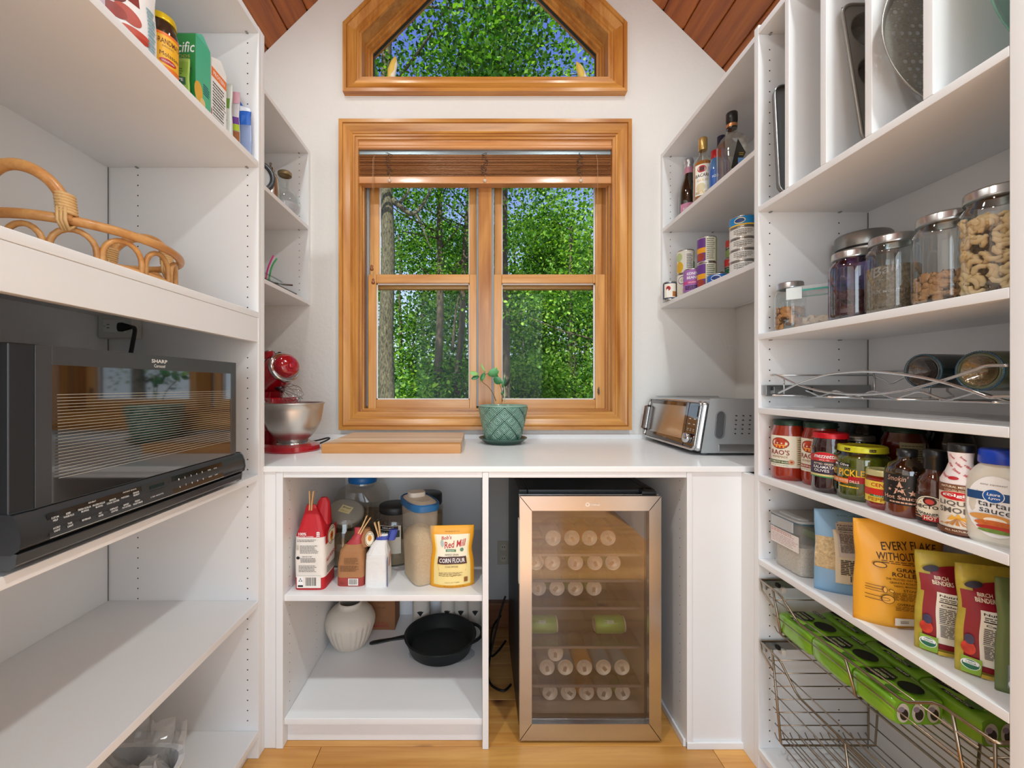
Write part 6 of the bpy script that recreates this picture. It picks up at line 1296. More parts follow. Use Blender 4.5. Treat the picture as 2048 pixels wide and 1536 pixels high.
D.rect(-.040, .016, .040, .062, M('f0d24a', .5)); D.text('CENTO', 0, .054, .040, .008, RED, off=.02); D.rect(-.040, .030, .040, .046, M('c8301c', .5, var=.3, vs=90)); D.ell(-.012, .038, .010, .008, M('d8281c', .4)); D.ell(.010, .038, .009, .008, M('c81c1c', .4)); D.rect(-.022, .0285, .018, .0325, GRN); D.text('ROASTED', -.002, .0305, .024, .003, WH); D.text('PEPPERS', 0, .0225, .052, .008, M('b87a10', .5), off=.02); part('label', D.b, t)
def prodbottle(nm, lab, x, y, prof, bm, cap, capm, n=36):
    t = T(nm, lab, 'bottle', (x, y, QZ)); b = B(bm); b.lathe([(.001, .001)]+prof, n, cap=False); part('glass', b, t); b = B(capm); b.lathe(cap, 36, ribs=0); part('cap', b, t); return t
BRS = M('6a2c18', .12, coat=1, var=.12, vs=30)
x, y = .899, .861; t = prodbottle('hot_sauce_bottle', 'hot sauce bottle with black star label and short black cap', x, y, [(.032, 0), (.0345, .005), (.0345, .085)], BRS, [(.0155, .123), (.016, .125), (.016, .138), (.001, .139)], M('1a1c1e', .3))
b = B(GL('b49c88', .12, .02, .6)); b.lathe([(.0345, .085), (.034, .095), (.028, .107), (.016, .115), (.0135, .125)], 36, cap=False); b2 = part('shoulder', b, t)
D = curved(t, .0345, x, y, -.2); D.rect(-.042, .026, .042, .088, M('17130f', .45)); PKC = M('e2b49a', .4, .3); D.text("Smokin'", -.008, .080, .034, .011, PKC, shear=.3); D.star(-.004, .059, .016, PKC, 5, .38); D.star(-.004, .059, .005, M('17130f', .45), 5, .5); D.star(.015, .052, .007, PKC); D.star(-.020, .056, .004, PKC); D.text('Hot Sauce', -.004, .041, .056, .008, PKC, off=.02); D.fine(-.02, .028, .03, .034, 1, PKC); part('label', D.b, t)
x, y = .893, .804; t = prodbottle('hot_sauce_bottle', 'slim habanero sauce bottle with tall black cap and round label', x, y, [(.022, 0), (.0245, .004), (.0245, .062), (.0235, .066), (.0245, .072), (.0225, .078), (.0235, .084), (.018, .095), (.013, .101), (.0125, .112)], M('4a2416', .1, coat=1, var=.15, vs=30), [(.0150, .108), (.0155, .110), (.0155, .130), (.0165, .131), (.0165, .144), (.015, .146), (.001, .146)], M('16191c', .28))
D = curved(t, .0245, x, y, -.12); D.rect(-.040, .006, .040, .058, M('2a1c16', .5)); 
for k in range(7): D.rect(-.030, .014+.005*k, .030, .0158+.005*k, M('c98a60', .5))
D.ell(-.003, .036, .0225, .022, CREAM); D.ell(-.003, .036, .0205, .020, M('2a1c16', .5)); D.ell(-.003, .036, .0195, .019, CREAM); D.ell(-.003, .048, .009, .008, M('3a1414', .5)); D.ell(-.003, .047, .006, .005, M('c8443a', .5)); D.text("HECTOR'S", -.002, .037, .044, .007, M('2a1410', .5), off=.025); D.text('HABANERO', -.003, .026, .032, .005, BK, off=.02, arc=-.003); D.rect(-.012, .010, .008, .020, RED); D.text('HOT', -.002, .0155, .016, .007, CREAM, off=.02); part('label', D.b, t)
x, y = .884, .752; t = prodbottle('liquid_smoke_bottle', 'liquid smoke bottle with patterned paper neck and black cap', x, y, [(.024, 0), (.026, .004), (.026, .095)], M('5a2c18', .15, coat=.8), [(.0165, .150), (.0175, .152), (.0175, .162), (.016, .165), (.001, .165)], M('141618', .3))
b = B(M('efe4e2', .5)); b.lathe([(.0262, .093), (.0262, .099), (.019, .116), (.0150, .130), (.0165, .151)], 36, cap=False); part('neck_wrap', b, t)
def nk(u, v, d):
    rr_ = np.interp(v, [.093, .099, .116, .130, .151], [.0262, .0262, .019, .0150, .0165])+d+.0002; a = face_cam(x, y)-.15+u/.018; return (rr_*cos(a), rr_*sin(a), v)
D = Dec(nk, .004); 
for k, (u, v, s_) in enumerate(((-.010, .142, 'Oven'), (.006, .139, 'Soups'), (.0, .128, 'brisket'), (-.012, .127, 'dip'), (.012, .125, 'ribs'), (-.002, .117, 'Stews'), (-.014, .108, 'beef'), (.010, .108, 'stew'))): D.text(s_, u, v, .011, .0042, M('c0303a', .5), rot=-.7, off=.02)
D.ell(-.004, .104, .005, .003, RED); part('neck_print', D.b, t)
D = curved(t, .026, x, y, -.15); D.rect(-.034, .014, .034, .093, M('e6dccb', .5)); D.rect(-.034, .078, .034, .093, M('7a4a2c', .5)); D.text('NATURAL MESQUITE', .0, .088, .046, .0045, CREAM, off=.01); D.text('LIQUID SMOKE', 0, .082, .034, .003, CREAM); D.ell(0, .072, .026, .0085, M('f0e0c0', .5)); D.ell(0, .072, .025, .0075, M('c4141e', .4)); D.text('colgin', -.002, .0725, .036, .007, WH, off=.02); 
DG = M('5a544e', .5); D.text('LIQUID', 0, .058, .050, .010, DG, off=.015); D.text('SMOKE', -.001, .046, .048, .010, DG, off=.015)
for k in range(7): D.poly([(0, .032), (-.024+.008*k-.002, .020), (-.024+.008*k+.003, .019)], M('b87a3a', .5)) 
D.poly([(-.012, .028), (-.006, .038), (-.002, .034), (.001, .041), (.005, .034), (.010, .036), (.013, .028)], M('e0a83a', .5)); D.rect(-.034, .004, .034, .014, M('6a3c22', .5)); D.text('ALL NATURAL', 0, .010, .03, .003, CREAM); part('label', D.b, t)
# tartar sauce
x, y = .896, .702; t = T('tartar_sauce_bottle', 'white squeeze bottle of tartar sauce with bright blue cap', 'bottle', (x, y, QZ), face_cam(x, y)+PI/2-.28)
b = B(M('dcd6c8', .3, coat=.3, var=.05, vs=60)); rg = [(0, 0, 0, .070, .042, 3), (0, 0, .006, .078, .048, 3), (0, 0, .045, .086, .052, 2.8), (0, 0, .090, .084, .052, 2.8), (0, 0, .118, .074, .050, 2.5), (0, 0, .130, .060, .046, 2.2), (0, 0, .136, .050, .044, 2), (0, 0, .140, .046, .044, 2)]; b.loft(rg, 40); part('bottle', b, t)
b = B(M('1340b8', .3)); b.lathe([(.0265, .138), (.0275, .140), (.0265, .160), (.024, .163), (.001, .163)], 40, cap=False); b.lathe([(.01, .138), (.0265, .138)], 30, cap=False); part('cap', b, t)
def tmp_(u, v, d):
    zz = [r[2] for r in rg]; w_ = np.interp(v, zz, [r[3] for r in rg])/2; dd = np.interp(v, zz, [r[4] for r in rg])/2; p_ = 2.8; k = max(0, 1-min(1, abs(u)/w_)**p_)**(1/p_); return (u, -(dd*k+d+.0003), v)
D = Dec(tmp_, .004); n = 30; 
lab = [(.034*math.copysign(abs(cos(a))**.8, cos(a)), .068+.048*math.copysign(abs(sin(a))**.9, sin(a))) for a in [2*PI*i/n for i in range(n)]]
D.ell(0, .066, .035, .052, M('f4f4f4', .35), 30); NB = M('1c4a80', .4)
for u0, u1 in ((-.034, .034),): D.rect(u0, .076, u1, .090, NB)
D.ell(-.002, .084, .0125, .012, WH); D.ell(-.002, .084, .0115, .011, M('1c5aa8', .4)); D.text('Laura', -.002, .087, .015, .005, WH, shear=.2, off=.02); D.text('Lynn', -.001, .080, .013, .005, WH, shear=.2, off=.02)
D.text('easy squeeze!', -.002, .103, .030, .0035, INK); D.text('tartar', .0, .069, .040, .008, M('26303c', .5), rot=-.06); D.text('sauce', 0, .058, .036, .007, M('26303c', .5), rot=-.06)
D.ell(-.006, .047, .024, .006, M('d89a50', .5)); D.ell(0, .043, .013, .005, M('f4eede', .5)); D.ell(.002, .037, .026, .006, M('c8682c', .5, var=.3, vs=120)); D.ell(.002, .030, .024, .004, M('b8342a', .5)); D.ell(.0, .025, .020, .0035, M('6a8a3a', .5, var=.4, vs=120)); part('label', D.b, t)
# back row
x, y = 1.050, 1.013; t = jar('sauce_jar', 'tall dark red sauce jar with beige text label turned away, back row', 'jar', x, y, QZ, .043, .172, neck=.84, lh=.015, ribs=0, shoulder=.8, **dict(SAU, fill=None, body_m=M('5a120c', .14, coat=.9, var=.1))); D = curved(t, .043, x, y, .25); D.rect(-.018, .045, .03, .135, M('b9ad84', .6)); D.fine(-.015, .05, .027, .13, 14, INK, .35); part('label', D.b, t)
x, y = 1.015, 1.100; t = jar('preserve_jar', 'dark jar with a flat silver lid behind the pickle jar', 'jar', x, y, QZ, .037, .140, '9a948c', .7, None, neck=.92, lh=.015, ribs=0, body_m=M('14100f', .1, coat=1)); D = Dec(cyl(.0365, face_cam(x, y)), .005); D.text('HAND CRAFTED', .0, .1325, .034, .0035, BK, off=.01); part('lid_print', D.b, t)
x, y = 1.108, 1.075; t = jar('olive_jar', 'jar of green olives with pale leafy label, back row by the wall', 'jar', x, y, QZ, .038, .150, '1f2c22', .3, None, neck=.9, lh=.014, ribs=0, body_m=M('4a4a24', .12, coat=1, var=.5, vs=40)); D = curved(t, .038, x, y, 0); D.rect(-.03, .045, .03, .100, M('b8bc98', .6)); D.star(0, .08, .014, M('2a4a2c', .5), 7, .4); D.text('8', 0, .058, .01, .014, BK); part('label', D.b, t)
for x, y, s_ in ((1.125, 1.19, 'dark jar with green lid in the back corner of the sauce shelf'), (1.135, .985, 'dark jar with green lid behind the tall red sauce jar')):
    jar('sauce_jar', s_, 'jar', x, y, QZ, .040, .174, neck=.84, lh=.015, ribs=0, **dict(SAU, fill=None, body_m=M('2a100c', .14, coat=.9)))
# ------------------------------------------------------------ oats shelf
OZ = .647
t = T('storage_box', 'clear plastic box of oat bran with grey clip lid, far end of lower shelf', 'container', (.985, 1.172, OZ)); w2, d2, hb = .112, .056, .145
b = B(FROST('e4e4e0', .20, .12)); b.loft([(0, 0, 0, 2*w2*.94, 2*d2*.94, 8), (0, 0, .01, 2*w2*.97, 2*d2*.97, 8), (0, 0, hb, 2*w2, 2*d2, 8)], 48, cap=False); part('tub', b, t)
b = B(M('d2c8b8', .85, bump=1, bs=420, var=.25, vs=260)); b.loft([(0, 0, .003, 2*w2*.92, 2*d2*.92, 8), (0, 0, .080, 2*w2*.945, 2*d2*.945, 8)], 44); part('contents', b, t)
b = B(M('93b04a', .6)); b.box(-w2*.2, -d2*.93, .082, w2*.9, d2*.9, .104); part('green_packet', b, t, bevel=.004)
b = B(M('46606c', .4)); b.loft([(0, 0, hb, 2*w2+.010, 2*d2+.010, 8), (0, 0, hb+.005, 2*w2+.012, 2*d2+.012, 8)], 48); part('lid_seal', b, t)
b = B(FROST('b4b2ae', .75, .3)); b.loft([(0, 0, hb+.005, 2*w2+.010, 2*d2+.010, 8), (0, 0, hb+.010, 2*w2+.006, 2*d2+.006, 8), (0, 0, hb+.009, 2*w2-.02, 2*d2-.02, 8), (0, 0, hb+.013, 2*w2-.025, 2*d2-.025, 8)], 48); part('lid', b, t)
b = B(FROST('d4d6d6', .5, .2)); b.box(-w2-.010, -.042, hb-.026, -w2-.005, .042, hb+.004); part('clip', b, t, bevel=.002); b = B(FROST('d4d6d6', .5, .2)); b.box(-.05, -d2-.010, hb-.026, .05, -d2-.005, hb+.004); part('clip', b, t, bevel=.002)
D = Dec(flat((-w2-.0005, 0, 0), (0, -1, 0), (0, 0, 1)), 1); D.rect(-.052, .068, .054, .112, M('e8e2dc', .5)); D.fine(-.050, .100, .052, .110, 3, M('b8444a', .5), .4); D.fine(-.048, .072, .052, .098, 6, M('b8848a', .5), .3); part('sticker', D.b, t)
t = T('tea_tin', 'dark tin with a red heart on its lid behind the blue oat pouch', 'tin', (1.075, 1.095, OZ)); b = B(M('4a4440', .35, .5)); b.loft([(0, 0, 0, .085, .06, 4), (0, 0, .13, .085, .06, 4), (0, 0, .135, .08, .056, 4)], 30); part('tin', b, t)
b = B(M('8c0f1e', .12, coat=1)); hpts = [(.019*(16*sin(a)**3)/16, .019*(13*cos(a)-5*cos(2*a)-2*cos(3*a)-cos(4*a))/16) for a in [2*PI*i/28 for i in range(28)]]
b.prism([(p[0], p[1]+.158) for p in hpts], -.030, -.018, 'Y'); part('heart', b, t, bevel=.003)
OATM = M('d8b98e', .75, bump=1, bs=260, var=.4, vs=150)
def dblue(D):
    SB = M('8fb8d8', .45); CRM = M('e2d4b8', .55); D.rect(-.087, .060, -.052, .140, OATM); D.rect(-.053, .030, .085, .160, CRM); D.rect(-.040, .160, .085, .180, CRM)
    nutri(D, -.046, .095, .040, .176, 'cfc6bc'); D.fine(-.044, .052, .07, .09, 9, BK, .45); D.bars(-.030, .034, .03, .053, CRM, BK); D.text('best of oat', -.01, .195, .06, .004, M('4a7a9a', .5)); D.rect(.046, .07, .056, .10, M('c8c0a8', .5))
pouch('oat_pouch', 'light blue pouch with window showing rolled oats', 'pouch', (.958, 1.050, OZ), -.22, .172, .207, .062, M('86b0d2', .42), dblue, waist=.03)
def dyel(D):
    BRN_ = M('40240c', .55); D.text('EVERY FLAKE', .010, .172, .105, .017, BRN_, off=.01, arc=.004); D.text('WITHOUT MISTAKE', .012, .151, .130, .016, BRN_, off=.01, arc=.003); D.fine(-.045, .136, .072, .144, 2, BRN_, .35)
    D.text('GRAND OLD', .020, .126, .080, .008, BRN_, off=.012); D.text('ROLLED OATS', .018, .115, .090, .009, BRN_, off=.012); 
    for k, s_ in enumerate(('THE TRUSTED OAT GROATS SINGLE SOURCE', 'GRANOLA ROASTS ARE NOW YOURS', 'TAKING, MAKING, AND EVEN BAKING')): D.text(s_, .016, .105-.007*k, .11-.012*k, .0042, BRN_, off=.008)
    D.text('STOVETOP', .012, .083, .044, .005, BRN_, off=.01); D.fine(-.030, .062, .074, .079, 6, BRN_, .35); D.text('OVERNIGHT OATS', .012, .054, .070, .005, BRN_, off=.01); D.fine(-.026, .040, .074, .050, 4, BRN_, .35)
    for v_ in (.082, .066, .058): D.rect(-.072, v_-.0006, -.044, v_+.0006, BRN_)
    for v_ in (.088, .077): D.rect(-.072, v_-.0005, -.046, v_+.0005, BRN_)
    D.ell(-.044, .0825, .004, .0065, BRN_); D.ell(-.044, .0825, .003, .0055, M('e8a83c', .5)); D.ell(-.033, .0815, .005, .003, BRN_, rot=-.3); D.ell(-.033, .0815, .004, .0022, M('f0b850', .5), rot=-.3); D.ell(-.040, .0635, .011, .0095, BRN_); D.ell(-.040, .0635, .0098, .0083, M('e8a83c', .5)); D.ell(-.044, .063, .007, .0035, BRN_); D.ell(-.044, .063, .006, .0025, M('e8a83c', .5)); D.ell(-.050, .133, .012, .006, BRN_, rot=-.1); D.ell(-.050, .133, .010, .0045, M('e8a83c', .5), rot=-.1)
    D.star(.026, .030, .014, M('d8602a', .5), 11, .75); D.text('NON GMO', .026, .0325, .018, .0035, M('7a2410', .5), off=.01); D.text('VERIFIED', .026, .0275, .018, .0035, M('7a2410', .5), off=.01); D.text('HEART HEALTHY', .058, .029, .034, .006, BRN_, off=.01); D.fine(.044, .016, .074, .024, 2, BRN_, .6); D.rect(-.030, .010, .014, .026, M('efe4d6', .6)); D.fine(-.020, .015, .002, .021, 2, INK)
pouch('oat_bag', 'large yellow bag of rolled oats with brown lettering', 'bag', (.934, .915, OZ), -.22, .168, .226, .066, M('e8a42c', .42), dyel, wr=.003, waist=.05)
def dred(D):
    DR = M('8e1226', .42); YB_ = M('c9a93a', .42, var=.25, vs=40); D.rect(-.071, .012, .074, .125, DR); D.rect(-.075, .118, .075, .152, DR); D.rect(-.060, .150, .074, .160, DR); D.ell(-.002, .158, .058, .016, DR)
    D.text('BIRCH', -.046, .148, .020, .007, CREAM, off=.02); D.text('BENDERS', -.045, .139, .030, .008, CREAM, off=.02); D.fine(.004, .136, .066, .156, 4, M('e8a8a8', .5), .4)
    nutri(D, -.056, .024, .026, .122); D.rect(.028, .095, .058, .120, M('c8903a', .5)); D.rect(.028, .024, .066, .093, M('e8dccb', .5)); D.fine(.03, .05, .064, .09, 6, INK); D.bars(-.020, .015, .026, .036, M('e8dccb', .5), BK)
    D.ell(-.068, .050, .007, .012, M('c83a2a', .45, var=.5, vs=90)); D.ell(-.067, .066, .005, .009, M('3a3a5a', .45, var=.4, vs=90)); D.rect(-.075, .004, -.055, .034, M('8ab03a', .5)); D.ell(-.066, .021, .0095, .0095, WH); D.ell(-.066, .021, .0085, .0085, M('1f6a4a', .5)); D.rect(-.0735, .021, -.0585, .0275, WH); D.text('USDA', -.066, .024, .010, .004, M('1f6a4a', .5), off=.01)
    D.ell(-.060, .165, .012, .006, M('2a2434', .5), rot=.3); D.ell(.060, .178, .010, .004, M('5a2a24', .5)); D.rect(-.055, .002, .074, .010, YB_)
pr = pouch('pancake_mix_pouch', 'dark red pancake mix pouch next to the yellow oat bag', 'pouch', (.955, .804, OZ), -.34, .155, .196, .056, M('b7a43c', .4, var=.3, vs=30), dred, wr=.003, waist=.06, group='red pancake mix pouches')
pr = pouch('pancake_mix_pouch', 'second dark red pancake mix pouch, nearer the end panel', 'pouch', (.960, .738, OZ), -.34, .155, .198, .054, M('b7a43c', .4, var=.3, vs=30), dred, wr=.003, waist=.06, group='red pancake mix pouches')
def dpur(D): D.rect(-.055, .01, .055, .05, M('8a9a9e', .45)); D.rect(-.05, .05, .05, .165, M('cfc4c6', .5)); D.fine(-.045, .06, .04, .15, 9, M('6a5a6a', .5)); D.ell(-.04, .03, .014, .014, M('4a3a6a', .5)); D.ell(-.045, .018, .01, .01, WH)
pouch('snack_pouch', 'grey and purple pouch squeezed against the end panel', 'pouch', (.958, .694, OZ), -.26, .130, .195, .030, M('6a7a4a', .42, var=.2), dpur)
# ------------------------------------------------------------ wire baskets
NIK = M('a0917f', .28, 1.0, var=.03)
def basket(label, zt, zb, zdip, pulled=.0):
    t = T('wire_basket', label, 'basket', (1.0, .95, zb), group='pull-out wire baskets')
    x0, x1 = .848+pulled, 1.165; xi0, xi1 = .876, 1.145; y0, y1 = 1.238, .672
    def w(nm, pts, r, k=1, closed=False):
        b = B(NIK); b.tube(smoothpath(pts, k, closed) if k > 1 else pts, r, 7, closed=closed); return part(nm, b, t, world=True)
    w('rim', [(x1, y0, zt), (x0+.004, y0, zt), (x0, y0-.004, zt), (x0, 1.165, zt-.002), (x0, 1.15, zt-.006), (x0+.001, 1.10, zdip+.006), (x0+.001, 1.085, zdip), (x0+.001, .825, zdip), (x0+.001, .81, zdip+.005), (x0, .765, zt-.006), (x0, .75, zt-.001), (x0, y1+.004, zt), (x0+.004, y1, zt), (x1, y1, zt)], .0030)
    w('back_rim', [(x1, y0, zt), (x1, y1, zt)], .0030)
    for y in (1.185, .950, .735):
        w('frame_hoop', [(x0, y, zt if y != .950 else zdip), (xi0-.003, y, zb+.006), (xi0+.002, y, zb), (xi1, y, zb), (x1, y, zt)], .0030)
    for s_, ye in ((1, 1.205), (-1, .70)):   # end walls
        w('end_hoop', [(x0+.02, ye+.01*s_, zt-.01), (xi0+.008, ye, zb), (xi1, ye, zb), (x1-.01, ye+.01*s_, zt-.01)], .0026)
        n = max(2, int((zt-zb)/.035))
        for i in range(1, n): z = zb+(zt-zb)*i/n; k = i/n; w('end_wire', [(xi0+(x0-xi0)*k*.7+.004, ye+.004*s_, z), (xi1+(x1-xi1)*k, ye+.004*s_, z)], .0016)
    w('corner_brace', [(x0+.002, y0, zt), (x0+.004, y0-.004, zt-.03), (x0+.010, 1.195, zt-.06)], .0022)
    n = max(2, int((zdip-zb)/.042))
    for i in range(1, n+1):                 # long wires of front and back
        k = i/(n+.6); w('front_wire', [(xi0+(x0-xi0)*k-.001, 1.205, zb+(zt-zb)*k), (xi0+(x0-xi0)*k-.001, .70, zb+(zt-zb)*k)], .0016); w('back_wire', [(xi1+(x1-xi1)*k, 1.205, zb+(zt-zb)*k), (xi1+(x1-xi1)*k, .70, zb+(zt-zb)*k)], .0016)
    for i in range(13): x = xi0+(xi1-xi0)*i/12; w('bottom_wire', [(x, 1.215, zb+.012), (x, 1.205, zb+.003), (x, .70, zb+.003), (x, .69, zb+.012)], .0016)
    b = B(M('a8aaa6', .35, .8)); b.box(XF+.006, 1.238, zt-.026, XB-.01, YA-.0005, zt+.002-.004); b.box(XF+.006, 1.228, zt-.026, XF+.012, 1.239, zt-.004); part('slide', b, t, world=True, bevel=.001, label='grey metal drawer slide')
    b = B(M('d8d2c8', .5)); b.box(.905, 1.222, zt-.034, .917, 1.234, zt-.018); part('slide_stop', b, t, world=True, bevel=.002); b = B(BK); b.box(.893, 1.224, zt-.018, .901, 1.236, zt-.008); part('slide_clip', b, t, world=True)
    return t
basket('upper pull-out wire basket filled with green snack packs', .588, .449, .543)
basket('empty deep wire basket below the one with green packs', .402, .134, .347)
# green seaweed packs
GP = M('7fb52a', .28, coat=.6, bump=.35, bs=22, var=.12, vs=14); GPD = M('4f7f22', .3, coat=.5)
def pack(label, x0, x1, y0, y1, z0, z1, ribbon=1, endpic=False, tilt=0):
    cx_, cy_ = (x0+x1)/2, (y0+y1)/2; t = T('snack_pack', label, 'snack pack', (cx_, cy_, z0), (0, tilt, 0), 'green seaweed snack packs'); W_, L_, H = x1-x0, y1-y0, z1-z0
    b = B(GP); rr = random.Random(int(cx_*1e4+cy_*1e3)); n = 10; nx_ = 7
    rings = []
    for j in range(n+1):
        u = j/n; s_ = 1-.10*(abs(2*u-1)**6); y = -L_/2+L_*u
        for i in range(24):
            a = 2*PI*(i+.5)/24; c_, q_ = cos(a), sin(a); k = 2/6.0
            rings.append((W_/2*s_*math.copysign(abs(c_)**k, c_)+rr.uniform(-.0012, .0012), y, H/2+H/2*s_*math.copysign(abs(q_)**k, q_)+rr.uniform(-.001, .001)))
    b.add(rings, [(j*24+i, (j+1)*24+i, (j+1)*24+(i+1) % 24, j*24+(i+1) % 24) for j in range(n) for i in range(24)], GP, True); b.add(rings[:24], [tuple(range(24))]); b.add(rings[-24:], [tuple(range(23, -1, -1))]); part('wrapper', b, t)
    D = Dec(flat((0, 0, H+.0012), (0, -1, 0), (1, 0, 0)), 1); q = L_/2
    D.rect(-q*.9, W_/2-.017, -q*.25, W_/2-.007, BK); D.text('KIRKLAND', -q*.58, W_/2-.012, q*.56, .0055, WH, off=.02); D.text('Signature', -q*.02, W_/2-.013, q*.36, .006, CREAM, shear=.3)
    D.ell(q*.45, W_*.10, q*.42, W_*.20, M('161c12', .35, var=.4, vs=60), rot=.25); D.poly([(-q*.85, -W_*.30), (-q*.1, -W_*.30), (-q*.02, -W_*.02), (-q*.2, W_*.14), (-q*.85, W_*.12)], M('18201a', .4)); D.text('ORGANIC ROASTED', -q*.46, W_*.04, q*.64, .005, CREAM, off=.01); D.text('SEAWEED', -q*.46, -W_*.08, q*.6, .009, M('c8d890', .4), off=.02); D.text('SNACK', -q*.46, -W_*.20, q*.4, .006, CREAM, off=.01)
    for k in range(3): D.ell(q*(-.2+.35*k), -W_*.34+.004*k, q*.30, W_*.07, M('a0d04a', .3), rot=.2)
    D.ell(q*.5, -W_*.28, q*.26, W_*.10, GPD, rot=-.2); D.rect(-q*.3, -W_/2+.006, q*.7, -W_/2+.014, BK); D.text('AUTHENTIC', q*.2, -W_/2+.010, q*.8, .005, WH, off=.02)
    part('print', D.b, t)
    if endpic:
        D = Dec(flat((0, -L_/2-.0008, 0), (1, 0, 0), (0, 0, 1)), 1)
        for k in range(3): u = W_*(-.30+.28*k); D.ell(u, H*.48, W_*.12, H*.34, M('d8cfc0', .4)); D.ell(u+.002, H*.42, W_*.08, H*.20, M('3a2e24', .45, var=.6, vs=120)); D.ell(u-.004, H*.60, W_*.06, H*.10, M('9a8a98', .4))
        part('print', D.b, t)
gz = .4545
pack('green snack pack at the far end of the basket, front row', .872, .985, 1.082, 1.198, gz, gz+.062)
pack('green snack pack in the middle of the front row', .872, .985, .966, 1.079, gz, gz+.062)
pack('green snack pack with pictures on its end, nearest in the front row', .872, .985, .866, .963, gz, gz+.060, endpic=True)
pack('green snack pack at the far end of the back row by the wall', .990, 1.105, 1.060, 1.195, gz, gz+.064)
pack('green snack pack in the middle of the back row by the wall', .990, 1.105, .930, 1.057, gz, gz+.064)
pack('green snack pack nearest the end panel in the back row', .990, 1.105, .812, .927, gz, gz+.062, endpic=True)
# ------------------------------------------------------------ outside: woodland
def BARK(c1, c2):
    m, nt, o = newmat('bark'); L = nt.links.new; p = N(nt, 'ShaderNodeBsdfPrincipled', i_Roughness=.95); t = N(nt, 'ShaderNodeTexCoord'); mp = N(nt, 'ShaderNodeMapping'); mp.inputs['Scale'].default_value = (34, 34, 9)
    n = N(nt, 'ShaderNodeTexNoise', i_Scale=1.6, i_Detail=6.0, i_Roughness=.7); L(t.outputs['Object'], mp.inputs[0]); L(mp.outputs[0], n.inputs[0]); mr = N(nt, 'ShaderNodeMapRange'); mr.inputs[1].default_value = .35; mr.inputs[2].default_value = .68; L(n.outputs[0], mr.inputs[0])
    mx = N(nt, 'ShaderNodeMix', data_type='RGBA'); mx.inputs[6].default_value = lin(c1); mx.inputs[7].default_value = lin(c2); L(mr.outputs[0], mx.inputs[0]); L(mx.outputs[2], p.inputs['Base Color']); b = N(nt, 'ShaderNodeBump', i_Strength=1.0, i_Distance=.02); L(n.outputs[0], b.inputs['Height']); L(b.outputs[0], p.inputs['Normal']); L(p.outputs[0], o.inputs[0]); return m
BK1 = BARK('262016', '8c8468'); BK2 = BARK('2a241c', '80705a')
def LEAFM(c1, c2, c3):
    m, nt, o = newmat('foliage'); L = nt.links.new; g = N(nt, 'ShaderNodeNewGeometry'); cr = N(nt, 'ShaderNodeValToRGB'); e = cr.color_ramp.elements; e[0].color = lin(c1); e[1].color = lin(c3); x = e.new(.5); x.color = lin(c2); L(g.outputs['Random Per Island'], cr.inputs[0])
    p = N(nt, 'ShaderNodeBsdfPrincipled', i_Roughness=.55); tr = N(nt, 'ShaderNodeBsdfTranslucent'); L(cr.outputs[0], p.inputs['Base Color']); hs = N(nt, 'ShaderNodeHueSaturation', i_Value=1.3, i_Saturation=1.1); L(cr.outputs[0], hs.inputs['Color']); L(hs.outputs[0], tr.inputs[0])
    mx = N(nt, 'ShaderNodeMixShader'); mx.inputs[0].default_value = .45; L(p.outputs[0], mx.inputs[1]); L(tr.outputs[0], mx.inputs[2]); L(mx.outputs[0], o.inputs[0]); return m
LV = [LEAFM('1f4610', '4c8422', 'a4cc4c'), LEAFM('1a3c10', '3e7620', '8cbc44'), LEAFM('2c5814', '68a02c', 'b8d85c')]
def foliage(seed, centers, per, sig, size, m, parent, offset):
    per = int(per*1.9); size *= .70
    rg = np.random.default_rng(seed); c = np.repeat(np.array(centers), per, axis=0); n = len(c)
    p = c+rg.normal(0, 1, (n, 3))*np.array([sig, sig, sig*.55])
    az = rg.uniform(0, 2*PI, n); tl = rg.normal(0, .65, n)-.25; roll = rg.normal(0, .6, n); s = size*rg.uniform(.6, 1.25, n)
    d = np.stack([np.cos(az)*np.cos(tl), np.sin(az)*np.cos(tl), np.sin(tl)], 1); up = np.array([0, 0, 1.0]); sd = np.cross(d, up); sd /= np.linalg.norm(sd, axis=1)[:, None]; nn = np.cross(sd, d)
    sd2 = sd*np.cos(roll)[:, None]+nn*np.sin(roll)[:, None]; n2 = np.cross(sd2, d)
    S = s[:, None]; v = np.stack([p-d*S*.5, p+sd2*S*.38-d*S*.05+n2*S*.10, p+d*S*.5, p-sd2*S*.38-d*S*.05+n2*S*.10], 1).reshape(-1, 3)-np.array(offset)
    i = np.arange(n)*4; tri = np.stack([i, i+1, i+2, i, i+2, i+3], 1).reshape(-1)
    me = bpy.data.meshes.new('foliage'); me.vertices.add(4*n); me.vertices.foreach_set('co', v.astype(np.float32).reshape(-1)); me.loops.add(6*n); me.loops.foreach_set('vertex_index', tri.astype(np.int32)); me.polygons.add(2*n); me.polygons.foreach_set('loop_start', np.arange(0, 6*n, 3, dtype=np.int32)); me.polygons.foreach_set('loop_total', np.full(2*n, 3, dtype=np.int32)); me.update(); me.validate(); me.materials.append(m)
    o = bpy.data.objects.new('foliage', me); C.objects.link(o); o.parent = parent; o['kind'] = 'stuff'; return o
GZ0 = -2.4
